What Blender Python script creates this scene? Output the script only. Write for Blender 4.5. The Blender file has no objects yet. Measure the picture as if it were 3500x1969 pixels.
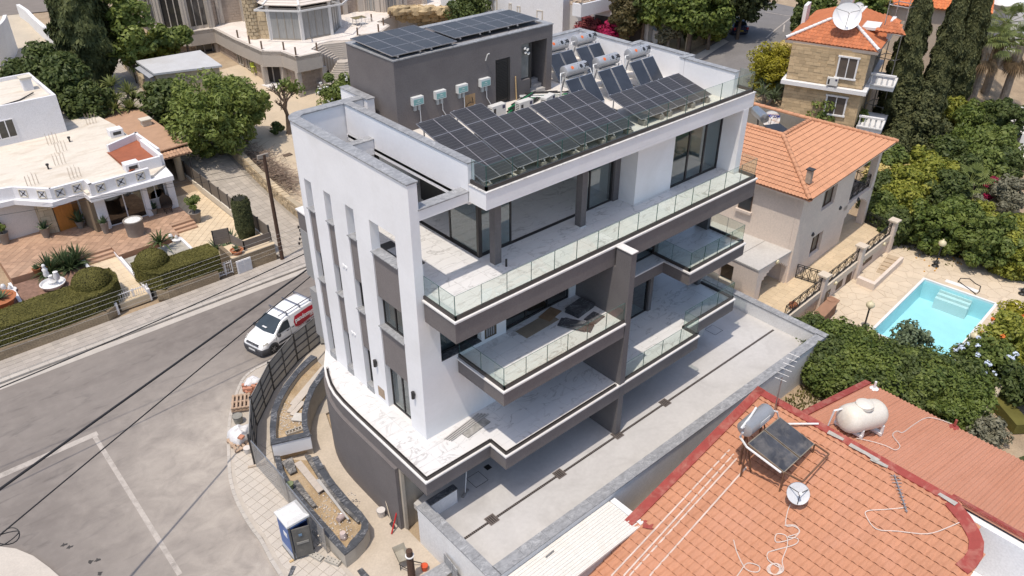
import bpy,bmesh,math,random
from mathutils import Vector,Matrix,noise
R=math.radians
S=bpy.context.scene
COL=S.collection
rnd=random.Random(7)
CAMH=26.5
cd=bpy.data.cameras.new('camera');cam=bpy.data.objects.new('camera',cd);COL.objects.link(cam)
cd.sensor_width=36;cd.lens=28.07;cd.clip_start=0.5;cd.clip_end=3000
cam.location=(0,0,CAMH)
cam.rotation_euler=(R(90-32.5),0,R(48.66-90))
S.camera=cam
SUN=Vector((-0.33,-0.10,1.0)).normalized()
W=bpy.data.worlds.new('World');S.world=W;W.use_nodes=True
nt=W.node_tree;nt.nodes.clear()
sky=nt.nodes.new('ShaderNodeTexSky');sky.sky_type='NISHITA';sky.sun_disc=False
sky.sun_elevation=math.asin(SUN.z);sky.sun_rotation=math.atan2(SUN.x,SUN.y)
sky.air_density=1.0;sky.dust_density=2.0;sky.ozone_density=1.0
bg=nt.nodes.new('ShaderNodeBackground');bg.inputs[1].default_value=0.15
wo=nt.nodes.new('ShaderNodeOutputWorld')
nt.links.new(sky.outputs[0],bg.inputs[0]);nt.links.new(bg.outputs[0],wo.inputs[0])
sl=bpy.data.lights.new('sun','SUN');sl.energy=2.75;sl.angle=R(0.53);sl.color=(1.0,0.91,0.79)
so=bpy.data.objects.new('sun',sl);COL.objects.link(so)
so.rotation_euler=SUN.to_track_quat('Z','Y').to_euler();so.location=(0,0,80)
S.view_settings.view_transform='Standard';S.view_settings.look='None'
S.view_settings.exposure=0.32;S.view_settings.gamma=1.0;S.view_settings.use_curve_mapping=False
S.cycles.max_bounces=10;S.cycles.transparent_max_bounces=24
S.cycles.diffuse_bounces=6;S.cycles.glossy_bounces=3
_th,_az=R(32.5),R(48.66)
_fw=Vector((math.cos(_az)*math.cos(_th),math.sin(_az)*math.cos(_th),-math.sin(_th)))
_rt=Vector((math.sin(_az),-math.cos(_az),0));_up=_rt.cross(_fw)
def ray(px,py):return _fw*2729+_rt*(px-1750)-_up*(py-984.5)
def at(px,py,z):
 d=ray(px,py);t=(z-CAMH)/d.z
 return Vector((d.x*t,d.y*t,z))
def atX(px,py,x):
 d=ray(px,py);t=x/d.x
 return Vector((x,d.y*t,CAMH+d.z*t))
def atY(px,py,y):
 d=ray(px,py);t=y/d.y
 return Vector((d.x*t,y,CAMH+d.z*t))
def top_at(px,py,x,y):
 d=ray(px,py)
 h=math.hypot(d.x,d.y);dist=(x*d.x+y*d.y)/h
 return CAMH+d.z/h*dist
def sm(a,b,v):
 t=max(0.0,min(1.0,(v-a)/(b-a)));return t*t*(3-2*t)
def T(x,y):
 a=3.6*sm(50,84,y)
 b=6.6*sm(34,74,x)*sm(23,40,y)
 return-1.45+max(a,b)+0.35*min(a,b)
def gr(px,py,dz=0.0):
 z=-1.45
 for _ in range(60):
  p=at(px,py,z);z+=0.5*(T(p.x,p.y)+dz-z)
 return at(px,py,z)
def cdist(p):return(Vector((p[0],p[1],p[2]))-Vector((0,0,CAMH))).length
MATS={}
class NB:
 def __init__(s,name):
  s.m=bpy.data.materials.new(name);s.m.use_nodes=True
  s.t=s.m.node_tree;s.t.nodes.clear()
  s.out=s.n('ShaderNodeOutputMaterial')
 def n(s,typ,**kw):
  nd=s.t.nodes.new(typ)
  for k,v in kw.items():
   if k in nd.inputs.keys():nd.inputs[k].default_value=v
   else:setattr(nd,k,v)
  return nd
 def l(s,a,b):s.t.links.new(a,b)
 def pos(s,stretch=None):
  g=s.n('ShaderNodeNewGeometry')
  if stretch is None:return g.outputs['Position']
  v=s.n('ShaderNodeVectorMath',operation='MULTIPLY');s.l(g.outputs['Position'],v.inputs[0]);v.inputs[1].default_value=stretch
  return v.outputs[0]
 def noise(s,vec,scale,detail=3,rough=.55,dist=0):
  n=s.n('ShaderNodeTexNoise');s.l(vec,n.inputs['Vector'])
  n.inputs['Scale'].default_value=scale;n.inputs['Detail'].default_value=detail
  n.inputs['Roughness'].default_value=rough;n.inputs['Distortion'].default_value=dist
  return n.outputs['Fac']
 def ramp(s,fac,stops):
  r=s.n('ShaderNodeValToRGB');s.l(fac,r.inputs[0]);e=r.color_ramp.elements
  while len(e)<len(stops):e.new(0.5)
  for i,(p,c)in enumerate(stops):
   e[i].position=p;e[i].color=(c,c,c,1)if isinstance(c,(int,float))else(*c,1)
  return r.outputs[0]
 def mix(s,fac,a,b,mode='MIX'):
  m=s.n('ShaderNodeMix',data_type='RGBA',blend_type=mode)
  for i,v in((0,fac),(6,a),(7,b)):
   if isinstance(v,(int,float)):m.inputs[i].default_value=v
   elif isinstance(v,tuple):m.inputs[i].default_value=(*v,1)
   else:s.l(v,m.inputs[i])
  return m.outputs[2]
 def bump(s,fac,strength,dist=0.02):
  b=s.n('ShaderNodeBump');b.inputs['Strength'].default_value=strength;b.inputs['Distance'].default_value=dist
  s.l(fac,b.inputs['Height']);return b.outputs[0]
 def prin(s,col,rough=.6,metal=0,bump=None,spec=.5,extra=None):
  p=s.n('ShaderNodeBsdfPrincipled')
  if isinstance(col,tuple):p.inputs['Base Color'].default_value=(*col,1)
  else:s.l(col,p.inputs['Base Color'])
  if isinstance(rough,(int,float)):p.inputs['Roughness'].default_value=rough
  else:s.l(rough,p.inputs['Roughness'])
  p.inputs['Metallic'].default_value=metal;p.inputs['Specular IOR Level'].default_value=spec
  if bump is not None:s.l(bump,p.inputs['Normal'])
  for k,v in(extra or{}).items():p.inputs[k].default_value=v
  s.l(p.outputs[0],s.out.inputs[0]);return p
def sc(c,k):return tuple(min(1,x*k)for x in c)
def plain(name,col,rough=.6,var=.12,scale=2.5,metal=0,bump=0,bscale=30,spec=.4,fine=.06,dirt=None,dscale=.35,damt=.5,rv=0,stretch=None):
 if name in MATS:return MATS[name]
 b=NB(name);P=b.pos(stretch)
 n1=b.noise(P,scale,5,.6)
 c=b.mix(b.ramp(n1,[(.3,0),(.7,1)]),sc(col,1-var),sc(col,1+var))
 if fine:
  n2=b.noise(P,scale*14,3,.6)
  c=b.mix(b.ramp(n2,[(.35,0),(.65,1)]),c,b.mix(1.0,c,(1-fine*2,)*3,'MULTIPLY'))
 if dirt:
  n3=b.noise(P,dscale,6,.65,.6)
  f=b.ramp(n3,[(.48,0),(.72,damt)]);c=b.mix(f,c,dirt)
 if rv:
  oi=b.n('ShaderNodeObjectInfo');f=b.ramp(oi.outputs['Random'],[(0,1-rv),(1,1+rv)])
  c=b.mix(1.0,c,f,'MULTIPLY')
 bm=b.bump(b.noise(P,bscale,4,.6),bump)if bump else None
 b.prin(c,rough,metal,bm,spec)
 MATS[name]=b.m;return b.m
def glass(name,tint,refl=.06,rough=0.0,fres=True):
 if name in MATS:return MATS[name]
 b=NB(name)
 t=b.n('ShaderNodeBsdfTransparent');t.inputs[0].default_value=(*tint,1)
 g=b.n('ShaderNodeBsdfGlossy');g.inputs['Roughness'].default_value=rough;g.inputs[0].default_value=(.95,.97,.97,1)
 f=b.n('ShaderNodeFresnel');f.inputs[0].default_value=1.5
 a=b.n('ShaderNodeMath',operation='ADD');b.l(f.outputs[0],a.inputs[0]);a.inputs[1].default_value=refl;a.use_clamp=True
 ge=b.n('ShaderNodeNewGeometry');iv=b.n('ShaderNodeMath',operation='SUBTRACT');iv.inputs[0].default_value=1;b.l(ge.outputs['Backfacing'],iv.inputs[1])
 mu=b.n('ShaderNodeMath',operation='MULTIPLY');b.l(a.outputs[0],mu.inputs[0]);b.l(iv.outputs[0],mu.inputs[1]);a=mu
 m=b.n('ShaderNodeMixShader');b.l(a.outputs[0],m.inputs[0]);b.l(t.outputs[0],m.inputs[1]);b.l(g.outputs[0],m.inputs[2])
 b.l(m.outputs[0],b.out.inputs[0]);MATS[name]=b.m;return b.m
def marble(name,base,vein,scale=1.0,width=.02,rough=.25,cloud=.06,rv=.0,vamt=.75,joint=False,spec=.4):
 if name in MATS:return MATS[name]
 b=NB(name);P=b.pos((1.0,1.7,1.0))
 oi=b.n('ShaderNodeObjectInfo');va=b.n('ShaderNodeVectorMath',operation='SCALE')
 cx=b.n('ShaderNodeCombineXYZ');b.l(oi.outputs['Random'],cx.inputs[0]);b.l(oi.outputs['Random'],cx.inputs[2])
 b.l(cx.outputs[0],va.inputs[0]);va.inputs['Scale'].default_value=40.0 if rv else 0.0
 ad=b.n('ShaderNodeVectorMath',operation='ADD');b.l(P,ad.inputs[0]);b.l(va.outputs[0],ad.inputs[1]);P=ad.outputs[0]
 rt=b.n('ShaderNodeVectorRotate');b.l(P,rt.inputs['Vector']);rt.inputs['Angle'].default_value=.55;P=rt.outputs[0]
 n=b.noise(P,scale,6,.55,1.2)
 ab=b.n('ShaderNodeMath',operation='ABSOLUTE');s2=b.n('ShaderNodeMath',operation='SUBTRACT');b.l(n,s2.inputs[0]);s2.inputs[1].default_value=.5
 b.l(s2.outputs[0],ab.inputs[0])
 v=b.ramp(ab.outputs[0],[(0,vamt),(width,0)])
 msk=b.ramp(b.noise(P,scale*.6,3),[(.36,0),(.56,1)])
 mm=b.n('ShaderNodeMath',operation='MULTIPLY');b.l(v,mm.inputs[0]);b.l(msk,mm.inputs[1])
 cl=b.ramp(b.noise(P,scale*2.5,5,.6),[(.3,1-cloud),(.7,1)])
 c=b.mix(1.0,b.mix(mm.outputs[0],base,vein),cl,'MULTIPLY')
 b.prin(c,rough,0,None,spec);MATS[name]=b.m;return b.m
WHITE=plain('white_plaster',(.79,.785,.79),.75,.03,.6,bump=.12,bscale=9,fine=.012,dirt=(.66,.645,.63),dscale=.35,damt=.5)
DARK=plain('charcoal_plaster',(.165,.148,.145),.8,.07,1.2,bump=.35,bscale=60,fine=.09,dirt=(.20,.185,.18),dscale=.5,damt=.3)
DARK2=plain('charcoal_plaster_cool',(.140,.130,.132),.8,.08,1.0,bump=.35,bscale=60,fine=.08,dirt=(.165,.155,.152),dscale=.4,damt=.5)
MARB=marble('white_veined_marble',(.66,.65,.64),(.33,.315,.305),.55,.022,.35,.05,vamt=.75)
MARBT=marble('white_marble_tile',(.66,.65,.64),(.33,.315,.305),.55,.022,.35,.05,rv=1,vamt=.75)
GREYM=marble('grey_marble_coping',(.33,.335,.345),(.62,.62,.62),1.6,.03,.5,.4,vamt=.6)
BLKM=marble('black_marble_coping',(.075,.078,.085),(.35,.35,.36),1.8,.03,.45,.35,vamt=.75)
COPW=plain('pale_stone_ledge',(.72,.70,.68),.6,.05,2)
TAPE=plain('black_aluminium',(.03,.028,.028),.45,.1,3,fine=.05)
CHAN=plain('glass_channel_bronze',(.05,.043,.04),.45,.12,3)
GLASS=glass('balustrade_glass',(.90,.945,.925),.03)
WGLASS=glass('window_glass',(.62,.70,.71),.10)
GEDGE=plain('glass_edge_green',(.05,.12,.11),.25,.1,3)
ALU=plain('aluminium',(.62,.62,.63),.35,.06,3,metal=.8)
STEEL=plain('brushed_steel',(.48,.48,.48),.38,.08,5,metal=.85,fine=.04)
CONC=plain('pale_concrete_floor',(.50,.485,.468),.7,.06,.35,dirt=(.40,.385,.37),dscale=.5,damt=.95,bump=.1,bscale=20,fine=.03)
ROOFW=plain('white_roof_coating',(.66,.62,.57),.7,.05,.9,dirt=(.62,.56,.49),dscale=.8,damt=.6)
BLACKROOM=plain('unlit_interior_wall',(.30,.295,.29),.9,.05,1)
class MB:
 def __init__(s):s.v=[];s.f=[]
 def add(s,vs,fs):
  o=len(s.v);s.v+=[tuple(v)for v in vs];s.f+=[tuple(i+o for i in f)for f in fs];return s
 def box(s,x0,x1,y0,y1,z0,z1):
  return s.add([(x0,y0,z0),(x1,y0,z0),(x1,y1,z0),(x0,y1,z0),(x0,y0,z1),(x1,y0,z1),(x1,y1,z1),(x0,y1,z1)],[(0,3,2,1),(4,5,6,7),(0,1,5,4),(1,2,6,5),(2,3,7,6),(3,0,4,7)])
 def ob(s,c,size,ang=0,tilt=None):
  sx,sy,sz=size[0]/2,size[1]/2,size[2]/2
  m=Matrix.Rotation(ang,3,'Z')
  if tilt is not None:m=m@Matrix.Rotation(tilt,3,'X')
  c=Vector(c)
  vs=[c+m@Vector((a*sx,b*sy,d*sz))for a,b,d in((-1,-1,-1),(1,-1,-1),(1,1,-1),(-1,1,-1),(-1,-1,1),(1,-1,1),(1,1,1),(-1,1,1))]
  return s.add(vs,[(0,3,2,1),(4,5,6,7),(0,1,5,4),(1,2,6,5),(2,3,7,6),(3,0,4,7)])
 def beam(s,p,q,w,h):
  p,q=Vector(p),Vector(q);d=(q-p);L=d.length;d.normalize()
  u=d.cross(Vector((0,0,1)));
  if u.length<1e-4:u=Vector((1,0,0))
  u.normalize();n=u.cross(d)
  vs=[c+u*a*w/2+n*b*h/2 for c in(p,q)for a,b in((-1,-1),(1,-1),(1,1),(-1,1))]
  return s.add(vs,[(0,1,2,3),(7,6,5,4),(0,4,5,1),(1,5,6,2),(2,6,7,3),(3,7,4,0)])
 def prism(s,poly,z0,z1):
  n=len(poly)
  a=sum(poly[i][0]*poly[(i+1)%n][1]-poly[(i+1)%n][0]*poly[i][1]for i in range(n))
  if a<0:poly=poly[::-1]
  f0=z0 if callable(z0)else(lambda x,y:z0);f1=z1 if callable(z1)else(lambda x,y:z1)
  vs=[(p[0],p[1],f0(p[0],p[1]))for p in poly]+[(p[0],p[1],f1(p[0],p[1]))for p in poly]
  return s.add(vs,[tuple(range(n-1,-1,-1)),tuple(range(n,2*n))]+[(i,(i+1)%n,n+(i+1)%n,n+i)for i in range(n)])
 def slab(s,quad,th):
  q=[Vector(p)for p in quad];nrm=(q[1]-q[0]).cross(q[2]-q[0]).normalized()
  n=len(q);vs=[p for p in q]+[p-nrm*th for p in q]
  return s.add(vs,[tuple(range(n)),tuple(range(2*n-1,n-1,-1))]+[(i,n+i,n+(i+1)%n,(i+1)%n)for i in range(n)])
 def tube(s,pts,r,n=6,cap=True):
  P=[Vector(p)for p in pts];rings=[]
  rr=r if isinstance(r,(list,tuple))else[r]*len(P)
  ref=None
  for i,p in enumerate(P):
   d=(P[min(i+1,len(P)-1)]-P[max(i-1,0)]).normalized()
   if ref is None:
    ref=d.cross(Vector((0,0,1)));
    if ref.length<1e-3:ref=Vector((1,0,0))
   u=(ref-d*ref.dot(d));
   if u.length<1e-4:u=d.orthogonal()
   u.normalize();w=d.cross(u);ref=u
   rings.append([p+(u*math.cos(2*math.pi*k/n)+w*math.sin(2*math.pi*k/n))*rr[i]for k in range(n)])
  vs=[v for g in rings for v in g];fs=[]
  for i in range(len(P)-1):
   for k in range(n):fs.append((i*n+k,i*n+(k+1)%n,(i+1)*n+(k+1)%n,(i+1)*n+k))
  if cap:fs+=[tuple(range(n-1,-1,-1)),tuple((len(P)-1)*n+k for k in range(n))]
  return s.add(vs,fs)
 def lathe(s,prof,c=(0,0,0),n=16,ax=None):
  vs=[];fs=[];c=Vector(c)
  q=ax.to_track_quat('Z','Y').to_matrix()if ax is not None else Matrix.Identity(3)
  for r,z in prof:
   for k in range(n):
    a=2*math.pi*k/n;vs.append(c+q@Vector((r*math.cos(a),r*math.sin(a),z)))
  m=len(prof)
  for i in range(m-1):
   for k in range(n):fs.append((i*n+k,i*n+(k+1)%n,(i+1)*n+(k+1)%n,(i+1)*n+k))
  if prof[0][0]>1e-4:fs.append(tuple(range(n-1,-1,-1)))
  if prof[-1][0]>1e-4:fs.append(tuple((m-1)*n+k for k in range(n)))
  return s.add(vs,fs)
 def grid(s,f,nu,nv):
  o=[f(i/nu,j/nv)for j in range(nv+1)for i in range(nu+1)]
  return s.add(o,[(j*(nu+1)+i,j*(nu+1)+i+1,(j+1)*(nu+1)+i+1,(j+1)*(nu+1)+i)for j in range(nv)for i in range(nu)])
 def mesh(s,name,mat,smooth=None):
  me=bpy.data.meshes.new(name);me.from_pydata(s.v,[],s.f)
  for m in(mat if isinstance(mat,(list,tuple))else[mat]):me.materials.append(m)
  if smooth:
   me.polygons.foreach_set('use_smooth',[True]*len(me.polygons));me.set_sharp_from_angle(angle=R(smooth))
  me.update();return me
 def build(s,name,mat,parent=None,label=None,smooth=None,kind=None):
  return put(name,s.mesh(name,mat,smooth),parent,label,kind)
def put(name,me,parent=None,label=None,kind=None,loc=None,rot=None):
 o=bpy.data.objects.new(name,me);COL.objects.link(o)
 if loc is not None:o.location=loc
 if rot is not None:o.rotation_euler=rot
 if parent is not None:adopt(o,parent)
 if label:o['label']=label
 if kind:o['kind']=kind
 return o
def wmat(o):
 m=Matrix.LocRotScale(o.location,o.rotation_euler,o.scale)
 return wmat(o.parent)@o.matrix_parent_inverse@m if o.parent else m
def adopt(o,parent):
 o.parent=parent;o.matrix_parent_inverse=wmat(parent).inverted()
def tag(o,label,cat,group=None):
 o['label']=label;o['category']=cat
 if group:o['group']=group
 return o
def thing(name,label,cat,loc=(0,0,0),rz=0,group=None):
 o=bpy.data.objects.new(name,None);COL.objects.link(o);o.empty_display_size=.2
 o.location=loc;o.rotation_euler=(0,0,rz)
 return tag(o,label,cat,group)
def struct(name,mb,mat,smooth=None,kind='structure'):
 return mb.build(name,mat,None,None,smooth,kind)
def kids(o):return[c for c in bpy.data.objects if c.parent==o]
def copy_tree(o,loc=None,rz=None,label=None,scale=None):
 def cp(x,par):
  c=x.copy();COL.objects.link(c)
  if par is not None:c.parent=par
  for k in kids(x):cp(k,c)
  return c
 c=cp(o,None)
 if loc is not None:c.location=loc
 if rz is not None:c.rotation_euler=(0,0,rz)
 if label:c['label']=label
 if scale:c.scale=(scale,)*3
 return c
def clip(poly,x0,x1,y0,y1):
 def cut(P,ax,val,keep):
  out=[]
  for i in range(len(P)):
   a,b=P[i-1],P[i]
   ia=(a[ax]>=val)if keep else(a[ax]<=val);ib=(b[ax]>=val)if keep else(b[ax]<=val)
   if ia!=ib:
    t=(val-a[ax])/(b[ax]-a[ax]);out.append((a[0]+(b[0]-a[0])*t,a[1]+(b[1]-a[1])*t))
   if ib:out.append(b)
  return out
 for ax,val,keep in((0,x0,True),(0,x1,False),(1,y0,True),(1,y1,False)):
  poly=cut(poly,ax,val,keep)
  if len(poly)<3:return[]
 return poly
def parea(P):return abs(sum(P[i-1][0]*P[i][1]-P[i][0]*P[i-1][1]for i in range(len(P))))/2
def pave(parent,poly,z,tw,tl,gap,th,mat,name='paving_slab',ang=0,off=(0,0),brick=0.0,limit=300,jit=0,top_structure=None,zj=0):
 """cover a polygon with separate slabs; the largest-looking 300 as objects, the rest as one stuff part"""
 ca,sa=math.cos(-ang),math.sin(-ang)
 loc=[(p[0]*ca-p[1]*sa,p[0]*sa+p[1]*ca)for p in poly]
 xs=[p[0]for p in loc];ys=[p[1]for p in loc];cells=[]
 j0=math.floor((min(ys)-off[1])/tl);j1=math.ceil((max(ys)-off[1])/tl)
 for j in range(j0,j1):
  sh=brick*tw if j%2 else 0
  i0=math.floor((min(xs)-off[0]-sh)/tw);i1=math.ceil((max(xs)-off[0]-sh)/tw)
  for i in range(i0,i1):
   x0=off[0]+sh+i*tw;y0=off[1]+j*tl
   c=clip(loc,x0+gap/2,x0+tw-gap/2,y0+gap/2,y0+tl-gap/2)
   if len(c)>=3 and parea(c)>tw*tl*.06:
    w=[(p[0]*ca+p[1]*sa,-p[0]*sa+p[1]*ca)for p in c]
    cells.append(w)
 zf=z if callable(z)else(lambda x,y:z)
 def d(w):
  cx=sum(p[0]for p in w)/len(w);cy=sum(p[1]for p in w)/len(w)
  return cdist((cx,cy,zf(cx,cy)))
 cells.sort(key=d)
 rest=MB()
 for k,w in enumerate(cells):
  cx=sum(p[0]for p in w)/len(w);cy=sum(p[1]for p in w)/len(w)
  dz=rnd.uniform(-zj,zj)
  z1=(lambda x,y:zf(x,y)+th+dz);z0=(lambda x,y:zf(x,y)+dz-.004)
  if k<limit:
   MB().prism(w,z0,z1).build(name,mat,parent)
  else:rest.prism(w,z0,z1)
 if rest.v:rest.build(name+'s',mat,parent,kind='stuff')
def text_mesh(txt,size=1.0,bold=0.0,ext=0.0,align='CENTER'):
 cu=bpy.data.curves.new('lettering','FONT');cu.body=txt;cu.size=size;cu.offset=bold;cu.extrude=ext
 cu.align_x=align;cu.align_y='CENTER';cu.resolution_u=3
 o=bpy.data.objects.new('lettering',cu);COL.objects.link(o)
 dg=bpy.context.evaluated_depsgraph_get();me=bpy.data.meshes.new_from_object(o.evaluated_get(dg))
 bpy.data.objects.remove(o);bpy.data.curves.remove(cu);return me
def ground_mesh():
 m=MB();idx={}
 xs=[-400,-200,-100,-60]+[x for x in range(-40,181,2)]+[220,300,400,600];ys=[-400,-200,-100,-60]+[y for y in range(-40,201,2)]+[260,400,600]
 for j,y in enumerate(ys):
  for i,x in enumerate(xs):idx[i,j]=len(m.v);m.v.append((x,y,T(x,y)-.06))
 for j in range(len(ys)-1):
  for i in range(len(xs)-1):
   if 40<=xs[i]<52 and 10<=ys[j]<16:continue
   m.f.append((idx[i,j],idx[i+1,j],idx[i+1,j+1],idx[i,j+1]))
 return m
EARTH=plain('dry_earth',(.36,.27,.18),.95,.2,.8,bump=.3,bscale=6,fine=.12,dirt=(.47,.38,.26),dscale=.25,damt=.7)
struct('ground',ground_mesh(),EARTH,60)
F1,F2,F3,F4=3.08,6.55,10.03,13.5
B=thing('apartment_building','new white and charcoal apartment building with glass balconies and solar panels on its roof','apartment building',(14,21,-1.45))
def offset(poly,d):
 n=len(poly);a=sum(poly[i][0]*poly[(i+1)%n][1]-poly[(i+1)%n][0]*poly[i][1]for i in range(n))
 s=1 if a>0 else-1;out=[]
 for i in range(n):
  p0,p1,p2=Vector(poly[i-1]),Vector(poly[i]),Vector(poly[(i+1)%n])
  d1=(p1-p0).normalized();d2=(p2-p1).normalized()
  n1=Vector((d1.y,-d1.x))*s;n2=Vector((d2.y,-d2.x))*s
  b=(n1+n2);b=b/max(.35,(1+n1.dot(n2)))
  out.append(tuple(p1+b*d))
 return out
CURVE=[(13.9,29.6),(13.36,28.78),(13.04,28.3),(12.72,27.6),(12.47,26.9),(12.33,26.24),(12.26,25.4),(12.24,24.2),(12.24,19.06)]
def arc(cx,cy,r,a0,a1,n):return[(cx+r*math.cos(R(a0+(a1-a0)*i/n)),cy+r*math.sin(R(a0+(a1-a0)*i/n)))for i in range(n+1)]
L1=CURVE+[(15.55,19.06),(15.55,18.06),(22.6,18.06),(28.4,18.06),(28.4,18.88),(32.55,18.88),(32.55,31.0),(16,31.0)]
L2a=[(15.46,18.06),(22.5,18.06),(22.5,21.3),(15.46,21.02)]
L2b=[(22.83,20.42),(27.9,20.42),(27.9,18.82),(32.48,18.82),(32.48,31.0),(22.83,31.0)]
L3=[(14.12,21.0),(13.97,21.0),(13.97,18.98),(32.75,18.98),(32.75,20.02),(32.55,31.0),(14.12,31.0)]
def floor_slab(poly,F,fh,ledge=.05):
 MB().prism(offset(poly,-.05),F-fh,F-.075).build('floor_slab',DARK,B)
 MB().prism(poly,F-.07,F).build('ledge',COPW,B)
floor_slab(L1,F1,.76);floor_slab(L2a,F2,.74);floor_slab(L2b,F2,.70);floor_slab(L3,F3,.98)
def floor(name,poly,F,tw=1.2,tl=.6,off=(0,0),limit=300,par=None):
 p=MB().prism(poly,F,F+.004).build('terrace_floor',plain('tile_grout',(.60,.59,.58),.8,.05,3),B)
 pave(p,poly,F+.004,tw,tl,.012,.008,MARBT,'floor_tile',0,off,limit=limit)
 return p
floor('t1',offset(CURVE[2:],0)[:0]+[(13.25,28.35),(12.95,27.5),(12.70,26.85),(12.56,26.2),(12.5,25.4),(12.48,24.2),(12.48,19.3),(15.79,19.3),(15.79,18.3),(22.46,18.3),(22.46,21.25),(13.74,21.25),(13.74,29.0)],F1,off=(.15,.1))
floor('t1r',[(22.84,18.26),(28.2,18.26),(28.2,19.06),(32.35,19.06),(32.35,24),(28.06,24),(28.06,21.3),(22.84,21.3)],F1,off=(.3,.1))
floor('t2',[(15.66,18.26),(22.47,18.26),(22.47,21.18),(15.66,21.0)],F2,off=(.1,.2))
floor('t2r',[(22.84,20.45),(28.1,20.45),(28.1,19.0),(32.3,19.0),(32.3,24),(28.06,24),(28.06,21.2),(22.84,21.2)],F2,off=(.5,.2))
floor('t3',[(14.13,19.15),(32.56,19.15),(32.56,20.02),(32.2,20.02),(32.2,21.05),(25.86,21.05),(25.86,29.3),(14.13,29.3)],F3,off=(.1,.05))
CW=offset(CURVE[:-1]+[(12.24,21.18)],0)
def strip_wall(pts,th,z0,z1,side=1):
 inn=[]
 for i,p in enumerate(pts):
  a=Vector(pts[max(i-1,0)]);b=Vector(pts[min(i+1,len(pts)-1)]);d=(b-a).normalized()
  inn.append((p[0]-d.y*th*side,p[1]+d.x*th*side))
 m=MB()
 for i in range(len(pts)-1):m.prism([pts[i],pts[i+1],inn[i+1],inn[i]],z0,z1)
 return m,inn
def smooth_strip(pts,th,z0,z1,side=1):
 inn=strip_wall(pts,th,0,1,side)[1]
 n=len(pts);vs=[(p[0],p[1],z)for L in(pts,inn)for z in(z0,z1)for p in L]
 m=MB();fs=[]
 for i in range(n-1):
  fs+=[(i,i+1,n+i+1,n+i),(2*n+i+1,2*n+i,3*n+i,3*n+i+1),(n+i,n+i+1,3*n+i+1,3*n+i),(i+1,i,2*n+i,2*n+i+1)]
 fs+=[(0,n,3*n,2*n),(n-1,2*n+n-1,3*n+n-1,n+n-1)]
 return m.add(vs,fs)
def resample(pts,n,chaik=2):
 for _ in range(chaik):
  q=[pts[0]]
  for a,b in zip(pts,pts[1:]):
   q+=[(a[0]*.75+b[0]*.25,a[1]*.75+b[1]*.25),(a[0]*.25+b[0]*.75,a[1]*.25+b[1]*.75)]
  pts=q+[pts[-1]]
 return pts
cwall=resample([(13.96,29.6),(13.42,28.78),(13.1,28.3),(12.78,27.6),(12.53,26.9),(12.39,26.24),(12.31,25.4),(12.3,24.2),(12.3,22.7),(12.3,21.18)],0)
smooth_strip(cwall,.16,-1.6,F1-.765,-1).build('curved_wall',DARK,B,'curved charcoal ground floor wall',smooth=40)
BEIGE=plain('raw_beige_render',(.42,.375,.31),.85,.1,1.2,dirt=(.33,.29,.24),dscale=.8,damt=.6)
MB().box(12.47,14.7,21.19,21.4,-1.6,F1-.77).build('return_wall',BEIGE,B,'unpainted beige return wall under the terrace')
MB().box(12.32,12.468,21.05,21.4,-1.6,F1-.775).build('wall_end',plain('raw_beige_edge',(.47,.42,.35),.85,.08,1.5),B)
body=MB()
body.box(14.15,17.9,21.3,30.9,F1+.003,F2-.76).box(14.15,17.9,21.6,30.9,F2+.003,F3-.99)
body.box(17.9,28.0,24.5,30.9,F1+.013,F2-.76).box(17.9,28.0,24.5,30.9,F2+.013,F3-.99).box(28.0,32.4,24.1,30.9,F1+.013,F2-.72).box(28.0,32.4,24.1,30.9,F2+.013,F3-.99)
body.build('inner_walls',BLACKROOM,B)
MB().box(14.6,32.4,29.5,30.9,-.2,F1-.77).build('garage_back_wall',plain('garage_wall',(.35,.34,.33),.9,.06),B)
for x,y in((17.2,22.4),(22.6,22.4),(28.2,22.4),(32.1,20.6)):MB().box(x-.25,x+.25,y-.25,y+.25,0,F1-.765).build('garage_column',plain('garage_column_paint',(.5,.49,.47),.9,.06),B)
wf=MB()
for y0,y1 in((21.02,22.1),(23.85,24.97),(25.58,26.7),(27.25,28.25),(28.83,29.12)):wf.box(13.73,14.12,y0,y1,F1+.003,14.79)
for y0,y1 in((22.1,23.85),(24.97,25.58),(26.7,27.25),(28.25,28.83)):
 wf.box(13.73,14.12,y0,y1,12.4,14.79)
wf.build('slotted_wall',WHITE,B,'tall white street wall with narrow window slots')
rc=MB();o_=arc(14.5,29.12,.77,180,90,10);i_=arc(14.5,29.12,.38,180,90,10)
for k in range(10):rc.prism([o_[k],o_[k+1],i_[k+1],i_[k]],F1-1.2,14.79)
rc.box(14.5,17.35,29.5,29.89,F1-1.2,14.79)
rc.build('rounded_wall_end',WHITE,B,smooth=30)
for y0,y1 in((22.1,23.85),(24.97,25.58),(26.7,27.25),(28.25,28.83)):
 for z0,z1 in((8.92,11.0),(5.43,7.46)):
  MB().box(13.79,14.1,y0+.004,y1-.004,z0,z1).build('spandrel_panel',plain('grey_brown_render',(.20,.178,.172),.8,.05,1.2,bump=.3,bscale=60,fine=.07),B)
  MB().box(13.66,14.12,y0-.03,y1+.03,z1+.002,z1+.045).build('window_sill',GREYM,B)
 if y1<23 or y0>24:MB().box(13.72,14.12,y0+.003,y1-.003,F1+.003,F1+.33).build('low_sill',GREYM,B)
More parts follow.
